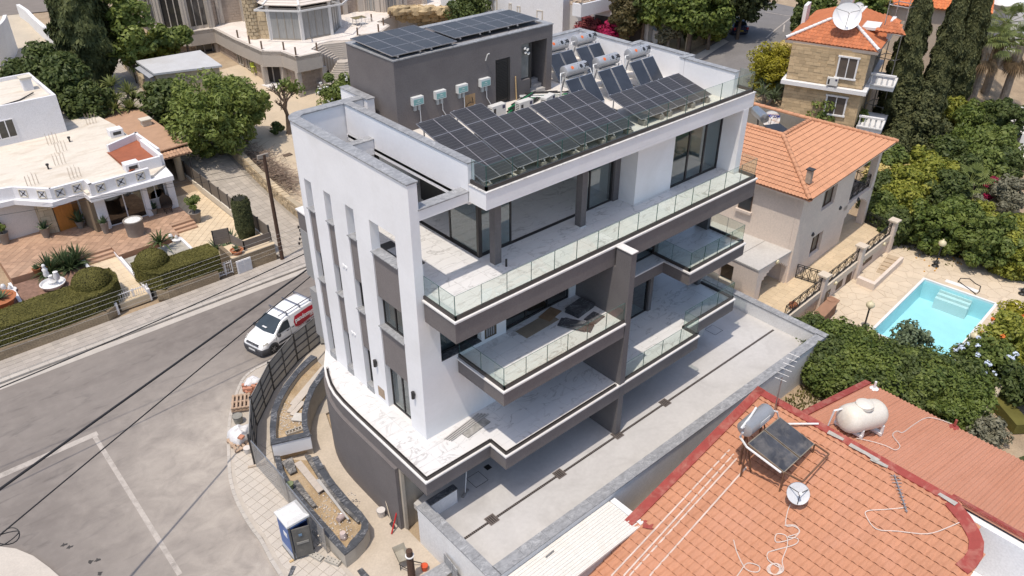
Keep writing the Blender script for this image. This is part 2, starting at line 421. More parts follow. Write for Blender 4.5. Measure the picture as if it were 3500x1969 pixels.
def window(x0,x1,y0,y1,z0,z1,parent,axis='x',cols=2,rows=1,fr=.07,dep=.07,fmat=None,gmat=None,name='window',label=None,bars=None):
 """frame (part) with panes (sub-parts); the plane runs along axis"""
 m=MB();L0,L1_=(x0,x1)if axis=='x' else(y0,y1);c=(y0+y1)/2 if axis=='x' else(x0+x1)/2
 def bx(a0,a1,b0,b1,dd=0,mm=m):
  if axis=='x':mm.box(a0,a1,c-dep/2-dd,c+dep/2+dd,b0,b1)
  else:mm.box(c-dep/2-dd,c+dep/2+dd,a0,a1,b0,b1)
 bx(L0,L1_,z0,z0+fr);bx(L0,L1_,z1-fr,z1);bx(L0,L0+fr,z0+fr,z1-fr);bx(L1_-fr,L1_,z0+fr,z1-fr)
 cuts=[L0+(L1_-L0)*k/cols for k in range(cols+1)]if bars is None else[L0]+bars+[L1_]
 for q in cuts[1:-1]:bx(q-fr/2,q+fr/2,z0+fr,z1-fr,.006)
 zc=[z0+(z1-z0)*k/rows for k in range(rows+1)]
 for q in zc[1:-1]:bx(L0+fr,L1_-fr,q-fr/2,q+fr/2,-.004)
 f=m.build(name,fmat or TAPE,parent,label)
 for k in range(len(cuts)-1):
  p=MB()
  a0,a1=cuts[k]+fr*.5,cuts[k+1]-fr*.5
  if axis=='x':p.box(a0,a1,c-.008,c+.008,z0+fr,z1-fr)
  else:p.box(c-.008,c+.008,a0,a1,z0+fr,z1-fr)
  p.build('pane',gmat or WGLASS,f)
 return f
for y0,y1 in((24.97,25.58),(26.7,27.25),(28.25,28.83)):
 window(14.0,14.0,y0,y1,7.51,8.92,B,'y',1);window(14.0,14.0,y0,y1,F1+.34,5.43,B,'y',1)
window(14.0,14.0,22.1,23.85,7.51,8.92,B,'y',2);window(14.02,14.02,22.1,23.85,F1+.01,5.43,B,'y',2,name='terrace_door')
for y in(24.47,21.64):
 l=MB().lathe([(.065,-.17),(.075,-.17),(.075,.17),(.06,.17)],(13.63,y,5.2),10).box(13.66,13.735,y-.03,y+.03,5.15,5.25).build('wall_lamp',TAPE,B)
for z in(9.24,5.78):
 for dy in(-.14,.06):MB().lathe([(.09,0),(.09,.03),(.0,.035)],(13.73,26.29+dy,z),12,Vector((-1,0,0))).build('round_outlet',WHITE,B)
MB().box(13.726,13.736,24.1,24.62,3.3,3.84).build('open_junction_niche',plain('raw_blockwork',(.36,.27,.19),.9,.25,6),B)
wf=MB();wf.box(14.12,17.95,21.02,21.28,F1+.003,F2-.745)
wf.box(14.12,14.72,21.02,21.28,F2-.745,F3-.985).box(16.8,18.16,21.02,21.28,F2-.745,F3-.985).box(14.72,16.8,21.02,21.28,F2-.745,6.74)
wf.build('facade_wall',WHITE,B)
for z0,z1 in((F2+.003,F3-.985),(F1+.003,F2-.745)):MB().box(22.08,22.47,21.14,21.4,z0,z1).build('white_pier',WHITE,B)
MB().box(14.72,16.8,21.0,21.4,6.742,6.78).build('window_sill',BLKM,B)
window(14.72,16.8,21.4,21.4,6.79,F3-.985,B,'x',2)
MB().box(16.98,17.62,21.012,21.03,6.75,7.7).build('meter_niche',plain('niche_lining',(.12,.09,.06),.9,.3,8),B)
for i in range(4):MB().box(17.05+i*.12,17.12+i*.12,20.99,21.011,6.85,7.5).build('meter',STEEL,B)
window(18.16,22.08,21.25,21.25,F2+.01,F3-.985,B,'x',3,name='sliding_door');window(17.95,22.08,21.25,21.25,F1+.012,F2-.745,B,'x',3,name='sliding_door')
window(22.84,28.05,21.25,21.25,F2+.012,F3-.985,B,'x',3,name='sliding_door');window(22.84,28.05,21.35,21.35,F1+.012,F2-.705,B,'x',3,name='sliding_door')
MB().box(28.05,28.3,21.15,24.0,F2+.013,F3-.985).box(28.05,28.3,21.2,24.0,F1+.013,F2-.705).build('dark_pier',DARK2,B)
window(28.35,32.0,23.9,23.9,F2+.012,F3-.985,B,'x',3,name='sliding_door');window(28.35,32.0,23.9,23.9,F1+.012,F2-.705,B,'x',3,name='sliding_door')
MB().box(32.08,32.33,21.0,21.75,F2+.013,F3-.985).box(32.08,32.33,21.07,21.8,F1+.013,F2-.705).build('corner_column',DARK2,B)
MB().box(22.5,22.83,18.1,24.4,-.0,F2-.75).box(22.5,22.83,18.1,24.4,F2-.75,F3-.985).box(22.5,22.83,18.1,18.93,F3-.985,F3-.02).build('party_wall',DARK2,B,'charcoal fin wall between the left and right balconies')
MB().box(22.46,22.87,18.06,18.95,F3-.018,F3+.02).build('fin_cap',COPW,B)
for z in(8.2,4.75):MB().box(22.478,22.499,20.1,20.45,z,z+.12).build('socket_plate',WHITE,B)
colm=DARK
for x0,x1,y0,y1 in((17.6,17.94,21.03,21.35),(22.45,22.77,21.03,21.38)):
 MB().box(x0,x1,y0,y1,F3+.013,13.33).build('column',DARK2,B)
 MB().box(x0-.015,x1+.015,y0-.015,y1+.015,F3+.013,F3+.08).build('skirting',MARB,B)
MB().box(25.48,25.83,21.9,22.3,F3+.013,13.33).build('dark_pier',DARK2,B)
MB().box(25.85,28.42,20.96,22.6,F3+.013,13.33).box(32.2,32.62,20.02,29.5,F3+.013,13.33).box(28.42,32.2,21.06,21.16,13.15,13.33).build('white_bay',WHITE,B)
MB().box(32.2,32.62,20.02,29.5,F3-.98,F3+.002).build('end_wall_foot',DARK,B)
MB().box(25.84,28.43,20.945,20.957,F3+.013,F3+.1).box(32.186,32.198,20.01,21.0,F3+.013,F3+.1).box(32.186,32.63,20.005,20.018,F3+.013,F3+.1).build('skirting',COPW,B)
tr=MB()
for k in(0,.055,.11):tr.box(17.55+k,17.585+k,22.0,29.3,F3+.012,F3+.05)
for k in(0,.055,.11):tr.box(17.72,23.9,22.0+k,22.035+k,F3+.012,F3+.05)
tr.box(17.5,17.72,29.25,29.4,F3,13.3).build('sliding_track',TAPE,B)
window(17.64,17.64,22.1,24.0,F3+.05,13.3,B,'y',1,name='sliding_pane');window(17.7,19.35,22.06,22.06,F3+.05,13.3,B,'x',1,name='sliding_pane')
MB().box(17.55,17.72,21.98,22.12,F3+.012,13.33).build('corner_post',CHAN,B)
window(23.7,25.48,22.05,22.05,F3+.012,13.33,B,'x',2,bars=[23.98],name='sliding_door')
window(28.43,32.19,21.1,21.1,F3+.012,13.15,B,'x',3,name='sliding_door',fr=.1)
MB().box(17.37,32.2,29.3,29.49,F3+.013,13.33).build('back_wall',WHITE,B)
room=MB();room.box(25.86,26.05,22.6,29.4,F3+.013,13.2).box(19.6,25.86,27.2,27.4,F3+.013,13.2).box(26.05,32.2,26.0,26.2,F3+.013,13.2)
room.build('room_wall',plain('room_paint',(.74,.73,.72),.85,.02,1),B)
MB().box(19.0,19.6,26.2,28.0,F3+.013,12.4).build('kitchen_cabinet',TAPE,B)
MB().box(26.1,32.15,21.2,26.0,F3+.012,F3+.03).build('room_floor',MARB,B)
RF=[(16.38,20.03),(32.95,20.03),(32.95,31.4),(16.38,31.4)]
MB().prism(RF,13.335,13.46).build('roof_slab',WHITE,B)
MB().prism([(16.67,20.3),(32.6,20.3),(32.6,31.1),(16.67,31.1)],13.462,F4).build('roof_floor',ROOFW,B,'white coated roof deck')
MB().box(16.38,32.95,20.03,20.27,13.464,14.02).box(16.38,16.62,20.272,21.02,13.464,14.02).box(32.7,32.95,20.272,21.0,13.464,14.02).build('roof_fascia',WHITE,B)
MB().box(16.35,32.98,20.0,20.28,14.023,14.05).box(16.35,16.63,20.282,21.01,14.023,14.05).box(32.69,32.98,20.282,20.98,14.023,14.05).build('roof_lip',marble('streaked_stone_lip',(.7,.69,.68),(.3,.3,.3),3,.06,.5,.2),B)
def parapet(x0,x1,y0,y1,z0,z1,axis,over=.035,mat=WHITE,cm=None,label=None,seg=1.25):
 w=MB().box(x0,x1,y0,y1,z0,z1-.05).build('parapet',mat,B,label)
 a,b=(x0-over,x1+over)if axis=='x' else(y0-over,y1+over);n=max(1,round((b-a)/seg))
 for k in range(n):
  q0,q1=a+(b-a)*k/n+.004,a+(b-a)*(k+1)/n-.004;m=MB()
  if axis=='x':m.box(q0,q1,y0-over,y1+over,z1-.046,z1)
  else:m.box(x0-over,x1+over,q0,q1,z1-.046,z1)
  m.build('coping_stone',cm or GREYM,w)
 return w
parapet(16.38,16.68,21.04,29.44,13.2,14.88,'y')
parapet(14.12,16.36,21.03,21.45,13.3,13.76,'x');parapet(14.12,16.36,27.33,27.66,13.2,13.9,'x')
w=wf=MB().box(13.74,14.11,21.05,21.06,14.79,14.8).build('wall_top',WHITE,B)
def coping(poly_list,z):
 for p in poly_list:MB().prism(p,z,z+.055).build('coping_stone',GREYM,w)
coping([[(13.68,21.0+1.16*k+.005),(14.17,21.0+1.16*k+.005),(14.17,21.0+1.16*(k+1)-.005),(13.68,21.0+1.16*(k+1)-.005)]for k in range(7)],14.802)
oo=arc(14.5,29.12,.82,180,90,12);ii=arc(14.5,29.12,.33,180,90,12)
coping([oo[0:5]+ii[0:5][::-1],oo[4:9]+ii[4:9][::-1],oo[8:13]+ii[8:13][::-1]],14.802)
coping([[(14.5+.95*k+.005,29.45),(14.5+.95*(k+1)-.005,29.45),(14.5+.95*(k+1)-.005,29.94),(14.5+.95*k+.005,29.94)]for k in range(3)],14.802)
parapet(17.36,17.72,29.2,31.4,13.464,14.88,'y')
parapet(32.3,32.62,27.55,31.1,13.464,14.88,'y');parapet(32.3,33.25,27.25,27.53,13.3,14.88,'x');parapet(32.92,33.25,24.25,27.23,13.3,14.88,'y')
parapet(32.45,33.25,23.95,24.23,13.3,14.88,'x');parapet(32.45,32.75,20.95,23.93,13.464,14.88,'y');parapet(27.3,32.62,31.12,31.42,13.3,14.88,'x')
def balustrade(pts,z,z1=1.03,target=1.22,label=None,open_end=0):
 ch=MB();panes=[]
 for a,b in zip(pts,pts[1:]):
  a,b=Vector(a),Vector(b);d=b-a;L=d.length;n=max(1,round(L/target));d.normalize();ang=math.atan2(d.y,d.x)
  mid=(a+b)/2;ch.ob((mid.x,mid.y,z+.075),(L+.09,.09,.15),ang)
  for k in range(n):
   p=a+d*(L*k/n+.012);q=a+d*(L*(k+1)/n-.012);c=(p+q)/2
   panes.append(((c.x,c.y,z+.1+(z1-.1)/2),((q-p).length,.022,z1-.1),ang))
 c=ch.build('balustrade',CHAN,B,label)
 for cc,sz,ang in panes:
  me=MB().ob(cc,sz,ang).mesh('glass_pane',[GLASS,GEDGE])
  for p in me.polygons:
   if p.area<.06:p.material_index=1
  put('glass_pane',me,c)
 return c
balustrade([(14.1,20.98),(14.1,19.12),(32.63,19.12),(32.63,19.98)],F3)
balustrade([(15.6,20.98),(15.6,18.2),(22.48,18.2)],F2);balustrade([(28.05,21.2),(28.05,18.98),(32.35,18.98),(32.35,21.0)],F2)
balustrade([(22.84,18.2),(28.27,18.2),(28.27,19.03),(32.42,19.03),(32.42,21.05)],F1)
balustrade([(16.5,20.98),(16.5,20.15),(32.83,20.15),(32.83,20.95)],14.05,.95)
chp=offset(CURVE[2:]+[(15.55,19.06),(15.55,18.06),(22.46,18.06),(22.46,24),(16,24)],-.14)[:-2]
cm=MB()
for a,b in zip(chp,chp[1:]):
 a,b=Vector(a),Vector(b);d=b-a;n=Vector((-d.y,d.x)).normalized();mid=(a+b)/2;ang=math.atan2(d.y,d.x)
 for s in(-.035,.035):cm.ob((mid.x+n.x*s,mid.y+n.y*s,F1+.065),(d.length+.03,.028,.13),ang)
 cm.ob((mid.x,mid.y,F1+.015),(d.length,.05,.03),ang)
cm.build('empty_glass_channel',CHAN,B)
SX0,SX1,SY0,SY1,SZ=17.98,27.1,27.86,31.55,16.66
sr=MB();d0,d1=(23.5,24.35),(25.05,26.75)
sr.box(SX0,23.5,SY0,SY0+.2,F4,SZ).box(24.4,25.1,SY0,SY0+.2,F4,SZ).box(23.5,24.4,SY0,SY0+.2,15.64,SZ).box(25.1,26.74,SY0,SY0+.2,16.07,SZ).box(26.74,SX1,SY0,SY1,F4,SZ)
sr.box(25.1,25.68,SY0,SY0+.2,F4,14.35).box(SX0,SX0+.2,SY0+.2,SY1,F4,SZ).box(SX0+.2,26.74,SY1-.2,SY1,F4,SZ).box(24.85,25.08,SY0+.2,SY1-.2,F4,SZ).box(SX0+.2,26.74,SY0+.2,SY1-.2,SZ-.2,SZ-.001)
room=sr.build('stair_room',DARK,B,'charcoal stair room standing on the roof')
for x0,x1,y0,y1,n,ax in((SX0-.03,SX1+.03,SY0-.03,SY0+.3,8,'x'),(SX0-.03,SX1+.03,SY1-.3,SY1+.03,8,'x'),(SX0-.03,SX0+.3,SY0+.3,SY1-.3,3,'y'),(SX1-.3,SX1+.03,SY0+.3,SY1-.3,3,'y')):
 for k in range(n):
  m=MB()
  if ax=='x':m.box(x0+(x1-x0)*k/n+.004,x0+(x1-x0)*(k+1)/n-.004,y0,y1,SZ+.002,SZ+.05)
  else:m.box(x0,x1,y0+(y1-y0)*k/n+.004,y0+(y1-y0)*(k+1)/n-.004,SZ+.002,SZ+.05)
  m.build('coping_stone',GREYM,room)
d=MB().box(23.5,24.38,SY0+.02,SY0+.07,13.6,15.62).box(24.25,24.38,SY0-.0,SY0+.1,13.6,15.62).build('louvred_door',TAPE,B,'black louvred roof door standing ajar')
lv=MB()
for k in range(26):lv.box(23.58,24.2,SY0-.01,SY0+.02,13.7+k*.072,13.735+k*.072)
lv.build('slats',TAPE,d,kind='stuff')
MB().box(25.12,25.66,SY0+.12,SY0+.19,14.4,16.05).build('galvanised_panel',plain('dull_galvanised',(.2,.2,.19),.55,.2,2.5),room)
for dx,dz in((.05,-.12),(.22,-.2),(.1,-.32),(.28,-.4)):MB().tube([(25.15+dx,SY0-.12,16.0+dz),(25.4+dx,SY0+.1,15.95+dz)],.05,8).build('pipe_end',plain('white_pvc_pipe',(.7,.7,.68),.5,.06),room)
MB().box(25.72,25.9,SY0+.16,SY0+.2,F4+.3,16.05).box(26.2,26.5,SY0+.9,SY0+1.0,F4,15.6).build('black_door_frame',TAPE,room)
for k in range(3):MB().box(25.75,26.72,SY0+.02+k*.28,SY0+.3+k*.28,F4,F4+.17*(k+1)).build('step',plain('grey_step',(.42,.41,.40),.8,.08),room)
MB().box(21.6,22.26,SY0-.004,SY0+.02,13.75,14.4).build('open_cable_niche',plain('niche_raw_wood',(.36,.24,.13),.85,.15,5),room)
MB().tube([(21.7,SY0-.03,13.8),(21.75,SY0-.06,14.0),(21.95,SY0-.06,14.05),(22.1,SY0-.05,13.95),(22.05,SY0-.04,14.25)],.02,5).build('loose_cable',TAPE,room)
MB().tube([(22.9,SY0-.02,15.75),(22.95,SY0-.1,16.05),(22.98,SY0-.2,16.1)],.025,6).build('conduit_stub',plain('white_pvc_pipe',(.7,.7,.68),.5,.06),room)
MB().box(14.13,14.75,21.9,24.1,F3+.013,F3+.9).build('counter',WHITE,B)
MB().box(14.13,14.8,21.85,24.15,F3+.902,F3+.94).build('counter_top',TAPE,B)
MB().box(14.25,14.68,23.0,23.6,F3+.942,F3+.955).build('sink',STEEL,B)
MB().box(14.2,14.7,22.2,22.85,F3+.942,F3+.95).build('yellow_sheet',plain('yellow_card',(.42,.36,.03),.7,.05),B)
def pv_mat():
 b=NB('solar_cells');tc=b.n('ShaderNodeTexCoord');sp=b.n('ShaderNodeSeparateXYZ');b.l(tc.outputs['Object'],sp.inputs[0])
 def lines(ax,step,w,off=0):
  m=b.n('ShaderNodeMath',operation='MULTIPLY_ADD');b.l(sp.outputs[ax],m.inputs[0]);m.inputs[1].default_value=1/step;m.inputs[2].default_value=100.5+off
  f=b.n('ShaderNodeMath',operation='FRACT');b.l(m.outputs[0],f.inputs[0])
  s=b.n('ShaderNodeMath',operation='SUBTRACT');b.l(f.outputs[0],s.inputs[0]);s.inputs[1].default_value=.5
  a=b.n('ShaderNodeMath',operation='ABSOLUTE');b.l(s.outputs[0],a.inputs[0])
  l=b.n('ShaderNodeMath',operation='LESS_THAN');b.l(a.outputs[0],l.inputs[0]);l.inputs[1].default_value=w/step/2;return l.outputs[0]
 c=b.mix(lines(0,.092,.007,.5),(.034,.033,.035),(.085,.083,.09));c=b.mix(lines(1,.175,.011,.5),c,(.13,.125,.135));c=b.mix(lines(0,10,.022),c,(.36,.34,.36))
 n=b.noise(b.pos(),.9,4);c=b.mix(b.ramp(n,[(.4,0),(.75,.22)]),c,(.10,.095,.09))
 b.prin(c,.34,0,None,.25);return b.m
PV=pv_mat();PVF=plain('panel_frame_alu',(.42,.41,.42),.4,.06,3,metal=.6)
pvm=MB();pvm.box(-.83,.83,-.53,.53,-.035,0)
pv_frame=MB().box(-.835,.835,-.535,-.52,-.036,.004).box(-.835,.835,.52,.535,-.036,.004).box(-.835,-.82,-.52,.52,-.036,.004).box(.82,.835,-.52,.52,-.036,.004)
pv_me=pvm.mesh('solar_panel',PV);pvf_me=pv_frame.mesh('frame',PVF)
BLOCK=plain('concrete_block',(.30,.28,.25),.9,.15,3,bump=.3,bscale=30,fine=.1)
def array(label,x0,y0,z0,tilt,cols,group='solar arrays on the flat roof',rails=True,blocks=True,floor=F4):
 t=thing('solar_array',label,'solar array',(x0,y0,floor),0,group)
 ct,st=math.cos(tilt),math.sin(tilt)
 for(dx,rows,dy)in cols:
  for r in range(rows):
   s=dy+(r+.5)*1.085
   o=put('solar_panel',pv_me,t,loc=(x0+dx+.845,y0+s*ct,z0+s*st),rot=(tilt,0,0))
   put('frame',pvf_me,o,loc=(0,0,0));kids_=COL.objects[-1]
   kids_.parent=o;kids_.matrix_parent_inverse=Matrix.Identity(4)
  L=rows*1.085+.1
  m=MB()
  for q in(.28,1.4):m.beam((x0+dx+q,y0+(dy-.05)*ct,z0+(dy-.05)*st-.07),(x0+dx+q,y0+(dy+L)*ct,z0+(dy+L)*st-.07),.05,.06)
  m.build('rail',ALU,t)
  if blocks:
   k=max(2,rows);
   for q in(.28,1.4):
    for j in range(k):
     s=dy+.15+j*(L-.4)/(k-1);zt=z0+s*st-.1
     if zt-floor>.12:MB().box(x0+dx+q-.1,x0+dx+q+.1,y0+s*ct-.2,y0+s*ct+.2,floor+.002,min(zt,floor+.22)).build('ballast_block',BLOCK,t)
     if zt-floor>.25:MB().box(x0+dx+q-.02,x0+dx+q+.02,y0+s*ct-.02,y0+s*ct+.02,floor+.2,zt).build('post',ALU,t)
 return t
TA=math.atan2(1.07,4.2)
array('large tilted array of black solar panels behind the left of the roof glass',17.15,21.1,13.86,TA,[(0,4,0),(1.78,4,.1),(3.47,3,.05),(5.25,3,.1),(6.94,3,.1)])
array('smaller tilted array of six solar panels at the right of the roof, by the collectors',26.55,21.52,13.84,TA,[(0,2,0),(1.7,2,0),(3.4,2,0)])
array('nine flat solar panels on the left half of the stair room roof',18.0,27.95,16.88,R(1.2),[(0,3,0),(1.72,3,0)],blocks=False,floor=SZ)
array('flat solar panels on the right half of the stair room roof',21.6,28.35,16.90,R(1.0),[(0,2,0),(1.69,2,0),(3.38,2,0)],blocks=False,floor=SZ)
COLL=plain('collector_glass',(.040,.045,.056),.18,.25,.9,spec=.6,fine=.02)
TANK=plain('grey_tank_shell',(.50,.50,.51),.38,.05,3,metal=.45)
WPL=plain('white_plastic',(.74,.74,.73),.45,.04,2)
ORANGE=plain('orange_mark',(.75,.16,.03),.5,.03,3);INK=plain('black_lettering',(.02,.02,.022),.5,.03,3)
def bend(me,r,cx,cy,cz,a0):
 for v in me.vertices:
  a=a0-v.co.y/r;x=v.co.x;v.co=Vector((cx+x,cy-r*math.sin(a),cz+r*math.cos(a)))
def heater(label,x,y,brand=True):
 t=thing('solar_water_heater',label,'solar water heater',(0,0,0),0,'solar water heaters on the roof')
 for q in(.12,1.68):MB().beam((q,-.95,.0),(q,-.02,1.12),.05,.05).beam((q,.5,0),(q,.15,1.25),.05,.05).beam((q,-.9,.03),(q,.5,.03),.05,.05).build('stand',ALU,t)
 for x0 in(0,.92):
  q=[(x0+.03,-.95,.1),(x0+.87,-.95,.1),(x0+.87,-.0,1.2),(x0+.03,-.0,1.2)]
  c=MB().slab(q,.07).build('collector',ALU,t)
  nrm=Vector((0,-.757,.654));e=[Vector(p)+nrm*.004 for p in q];ctr=sum(e,Vector())/4
  MB().slab([ctr+(p-ctr)*.965 for p in e],.003).build('collector_glass',COLL,c)
 tank=MB().lathe([(0,-.74),(.18,-.735),(.262,-.70),(.27,-.68),(.27,.68),(.262,.70),(.18,.735),(0,.74)],(.86,.26,1.52),20,Vector((1,0,0))).build('tank',TANK,t,smooth=35)
 MB().box(.3,1.42,.05,.47,1.2,1.27).build('tank_cradle',ALU,t)
 MB().tube([(.12,.2,1.5),(-.12,.18,1.52),(-.2,.1,1.45),(-.2,.0,.4)],.028,6).build('pipe',WPL,t);MB().tube([(1.62,.2,1.45),(1.78,.1,1.4),(1.8,0,1.15)],.025,6).build('pipe',WPL,t)
 MB().lathe([(0,-.40),(.3,-.39),(.42,-.33),(.43,0),(.42,.33),(.3,.39),(.12,.40),(.12,.44),(0,.44)],(1.35,.95,.78),18).build('cold_water_barrel',WPL,t,smooth=50)
 me=text_mesh('Velpa',.36,.014);me.materials.append(INK);bend(me,.2735,1.18,.26,1.52,R(48));put('lettering',me,tank)
 star=MB();n=20
 star.add([(0,0,0)]+[(.10*(1 if k%2 else.72)*math.cos(2*math.pi*k/n),.10*(1 if k%2 else.72)*math.sin(2*math.pi*k/n),0)for k in range(n)],[(0,1+k,1+(k+1)%n)for k in range(n)])
 me=star.mesh('emblem',ORANGE);bend(me,.2735,.52,.26,1.52,R(48));put('emblem',me,tank)
 t.location=(x,y,F4);return t
h0=heater('silver tank solar water heater nearest the louvred roof door, front row',25.9,25.72)
for x,y,lb in((28.02,25.66,'silver tank solar water heater in the middle of the front row of three'),(30.25,25.62,'silver tank solar water heater at the right end of the front row by the parapet'),(28.0,29.15,'silver tank solar water heater half hidden behind the stair room corner'),(30.0,29.1,'silver tank solar water heater in the back row, by the far parapet corner')):
 copy_tree(h0,(x,y,F4),0,lb)
TEAL=plain('teal_label',(.22,.42,.40),.5,.05,3);LBOX=plain('pale_grey_plastic',(.66,.67,.66),.5,.04,3)
def inverter(label,x,z,drop):
 t=thing('inverter_box',label,'inverter',(x,SY0,z),0,'inverter boxes on the stair room wall')
 y=SY0
 b=MB().box(x,x+.56,y-.2,y-.002,z,z+.36).build('case',LBOX,t)
 MB().box(x+.03,x+.53,y-.206,y-.2,z+.03,z+.27).build('label_panel',TEAL,b)
 MB().box(x+.22,x+.34,y-.211,y-.206,z+.17,z+.2).box(x+.12,x+.4,y-.211,y-.206,z+.09,z+.105).build('print',LBOX,b)
 for q in(.1,.31):MB().box(x+q,x+q+.13,y-.1,y-.002,z-.26,z-.03).build('isolator',plain('mid_grey_plastic',(.4,.42,.42),.5,.05),t)
 MB().tube([(x+.42,y-.05,z-.02),(x+.44,y-.05,z-.6),(x+.44+drop,y-.05,z-1.0),(x+.46+drop,y-.06,F4+.05)],.022,6).build('conduit',WPL,t)
inverter('inverter box nearest the left corner of the stair room wall',18.70,14.64,0);inverter('second inverter box from the left corner of the stair room',19.92,14.64,.25)
inverter('third inverter box, just left of the open cable niche',21.15,14.64,0);inverter('inverter box between the open cable niche and the louvred door',22.47,14.64,.25)
def ac(label,x,y,z0,ang=0,group='air conditioners on the roof'):
 t=thing('air_conditioner',label,'air conditioner',(0,0,0),0,group)
 c=MB().box(-.42,.42,-.16,.16,.06,.66).build('case',plain('off_white_metal',(.62,.61,.58),.5,.05,2),t)
 MB().box(-.34,-.2,-.165,-.16,.15,.55).build('fan_grille',TAPE,c)
 s=MB()
 for k in range(6):s.box(-.425,-.42,-.12,.12,.13+k*.08,.16+k*.08)
 s.build('vent_slats',TAPE,c,kind='stuff');MB().box(.2,.36,-.166,-.16,.45,.6).build('badge',plain('dark_badge',(.05,.05,.1),.5),c)
 for q in(-.3,.3):MB().box(q-.05,q+.05,-.18,.18,0,.058).build('foot',BLOCK,t)
 t.location=(x,y,z0);t.rotation_euler=(0,0,ang);return t
ac('cream air conditioner unit at the foot of the wall beside the louvred door',22.45,26.55,F4,.05);ac('cream air conditioner unit on the roof left of the one with the raised lid',23.75,26.15,F4,.02)
ac('air conditioner unit on the roof nearest the water heaters',25.0,25.9,F4,.3)
GRN=plain('green_pipe',(.02,.22,.09),.5,.1,3);TIMB=plain('raw_timber',(.52,.36,.18),.85,.15,4,stretch=(1,1,6))
def pile(label,c,ang,n,L,mats,spread=.35,r=.03,group=None):
 t=thing('pipe_pile',label,'pipes',c,0,group)
 for k in range(n):
  a=ang+rnd.gauss(0,.09);o=rnd.uniform(-spread,spread);l=L*rnd.uniform(.6,1.05);s=rnd.uniform(-.4,.4)
  d=Vector((math.cos(a),math.sin(a),0));q=Vector((-d.y,d.x,0));m=Vector(c)+q*o+d*s
  zz=r+.05*(k%4)
  MB().tube([m-d*l/2+Vector((0,0,zz)),m+d*l/2+Vector((0,0,zz+.03))],r,6).build('pipe',mats[k%len(mats)],t)
pile('heap of black and green pipes left on the roof beside the louvred door',(24.5,27.0,F4+.01),R(25),14,2.6,[TAPE,TAPE,GRN],.28,.035)
pile('heap of white and green pipe offcuts below the galvanised panel',(26.0,27.1,F4+.01),R(-35),12,2.0,[WPL,GRN,WPL,TAPE],.3,.03)
pile('green pipe bundle lying under the collectors',(30.0,25.3,F4+.01),R(70),7,1.6,[GRN,TAPE],.2,.03)
tag(MB().beam((24.75,27.8,F4+.01),(24.72,27.84,F4+1.15),.07,.05).build('timber_batten',TIMB),'raw timber batten leaning on the stair room wall','timber')
tag(MB().ob((26.0,25.4,F4+.12),(.5,.4,.22),.4).ob((25.9,25.75,F4+.1),(.4,.3,.2),-.2).build('net_bag',plain('green_netting',(.05,.10,.06),.9,.3,6)),'crumpled green netting at the foot of the first collector','netting')
t=thing('marble_stack','stack of black marble slabs against the dark fin wall','marble slabs',(21.6,20.3,F2+.012),0,'black marble slabs left on the balcony')
for k in range(5):MB().ob((21.75+rnd.uniform(-.04,.04),20.15,F2+.04+k*.045),(1.15,.75,.04),R(8)).build('slab',BLKM,t)
t=thing('marble_stack','black marble slabs lying flat in the middle of the balcony','marble slabs',(20.9,19.4,F2+.012),0,'black marble slabs left on the balcony')
for k,(dx,dy)in enumerate(((0,0),(.05,-.05),(-.1,0))):MB().ob((20.75+dx,19.4+dy,F2+.035+k*.042),(1.5-.2*k,.6,.038),R(-62)).build('slab',BLKM,t)
MB().ob((20.95,19.15,F2+.2),(.9,.14,.12),R(-38)).ob((20.75,19.2,F2+.19),(.8,.12,.1),R(-42)).build('offcut',BLKM,t)
tag(MB().ob((21.75,19.25,F2+.04),(.75,.6,.05),R(10)).build('marble_slab',BLKM),'single black marble slab beside the balcony glass, in the sun','marble slab')
tag(MB().ob((19.5,20.5,F2+.02),(2.0,.7,.012),R(3)).build('board',plain('brown_board',(.27,.22,.16),.9,.12,2)),'flat grey brown board lying near the sliding door','board')
tag(MB().ob((20.5,20.75,F2+.035),(1.0,.6,.012),R(14)).build('cardboard',plain('cardboard',(.25,.16,.09),.9,.15,3)),'torn brown cardboard on the end of the board','cardboard')
t=thing('trim_bundle','grey stone trims and a worn board lying at the foot of the white wall','trims',(15.3,20.6,F1+.012))
for k in range(4):MB().beam((14.3+k*.05,20.55-k*.09,F1+.05),(16.4+k*.1,20.85-k*.1,F1+.05),.05,.05).build('trim',plain('grey_trim',(.45,.43,.41),.7,.1),t)
MB().ob((15.75,20.2,F1+.04),(1.35,.36,.05),R(6)).build('worn_board',plain('worn_grey_board',(.30,.29,.27),.8,.35,5),t)
tag(MB().tube([(17.95,20.75,F3+.02),(17.95,20.75,F3+.35)],.045,8).build('pipe_stub',TAPE),'short black pipe stub standing beside the terrace column','pipe')
for x,y,z in((24.45,19.02,F3),(17.2,19.02,F3)):pass
YL,YH=15.68,29.5
struct('courtyard_floor',MB().prism([(12.79,15.66),(36.0,15.66),(36.0,30.0),(14.6,30.0),(14.6,21.4),(12.79,21.0)],-.3,0.0),CONC)
def wall(name,x0,x1,y0,y1,z0,z1,axis,label,mat=WHITE,cm=None,seg=1.3,th=.06,over=.03,par=None):
 w=par or thing(name,label,'wall',(x0,y0,z0))
 MB().box(x0,x1,y0,y1,z0,z1-th).build('wall_body',mat,w)
 a,b=(x0-over,x1+over)if axis=='x' else(y0-over,y1+over);n=max(1,round((b-a)/seg))
 for k in range(n):
  q0,q1=a+(b-a)*k/n+.004,a+(b-a)*(k+1)/n-.004;m=MB()
  if axis=='x':m.box(q0,q1,y0-over,y1+over,z1-th+.003,z1)
  else:m.box(x0-over,x1+over,q0,q1,z1-th+.003,z1)
  m.build('coping_stone',cm or GREYM,w)
 return w
CW_=plain('painted_courtyard_wall',(.72,.715,.71),.8,.03,.8,dirt=(.55,.53,.5),dscale=.6,damt=.5,bump=.1,bscale=10)
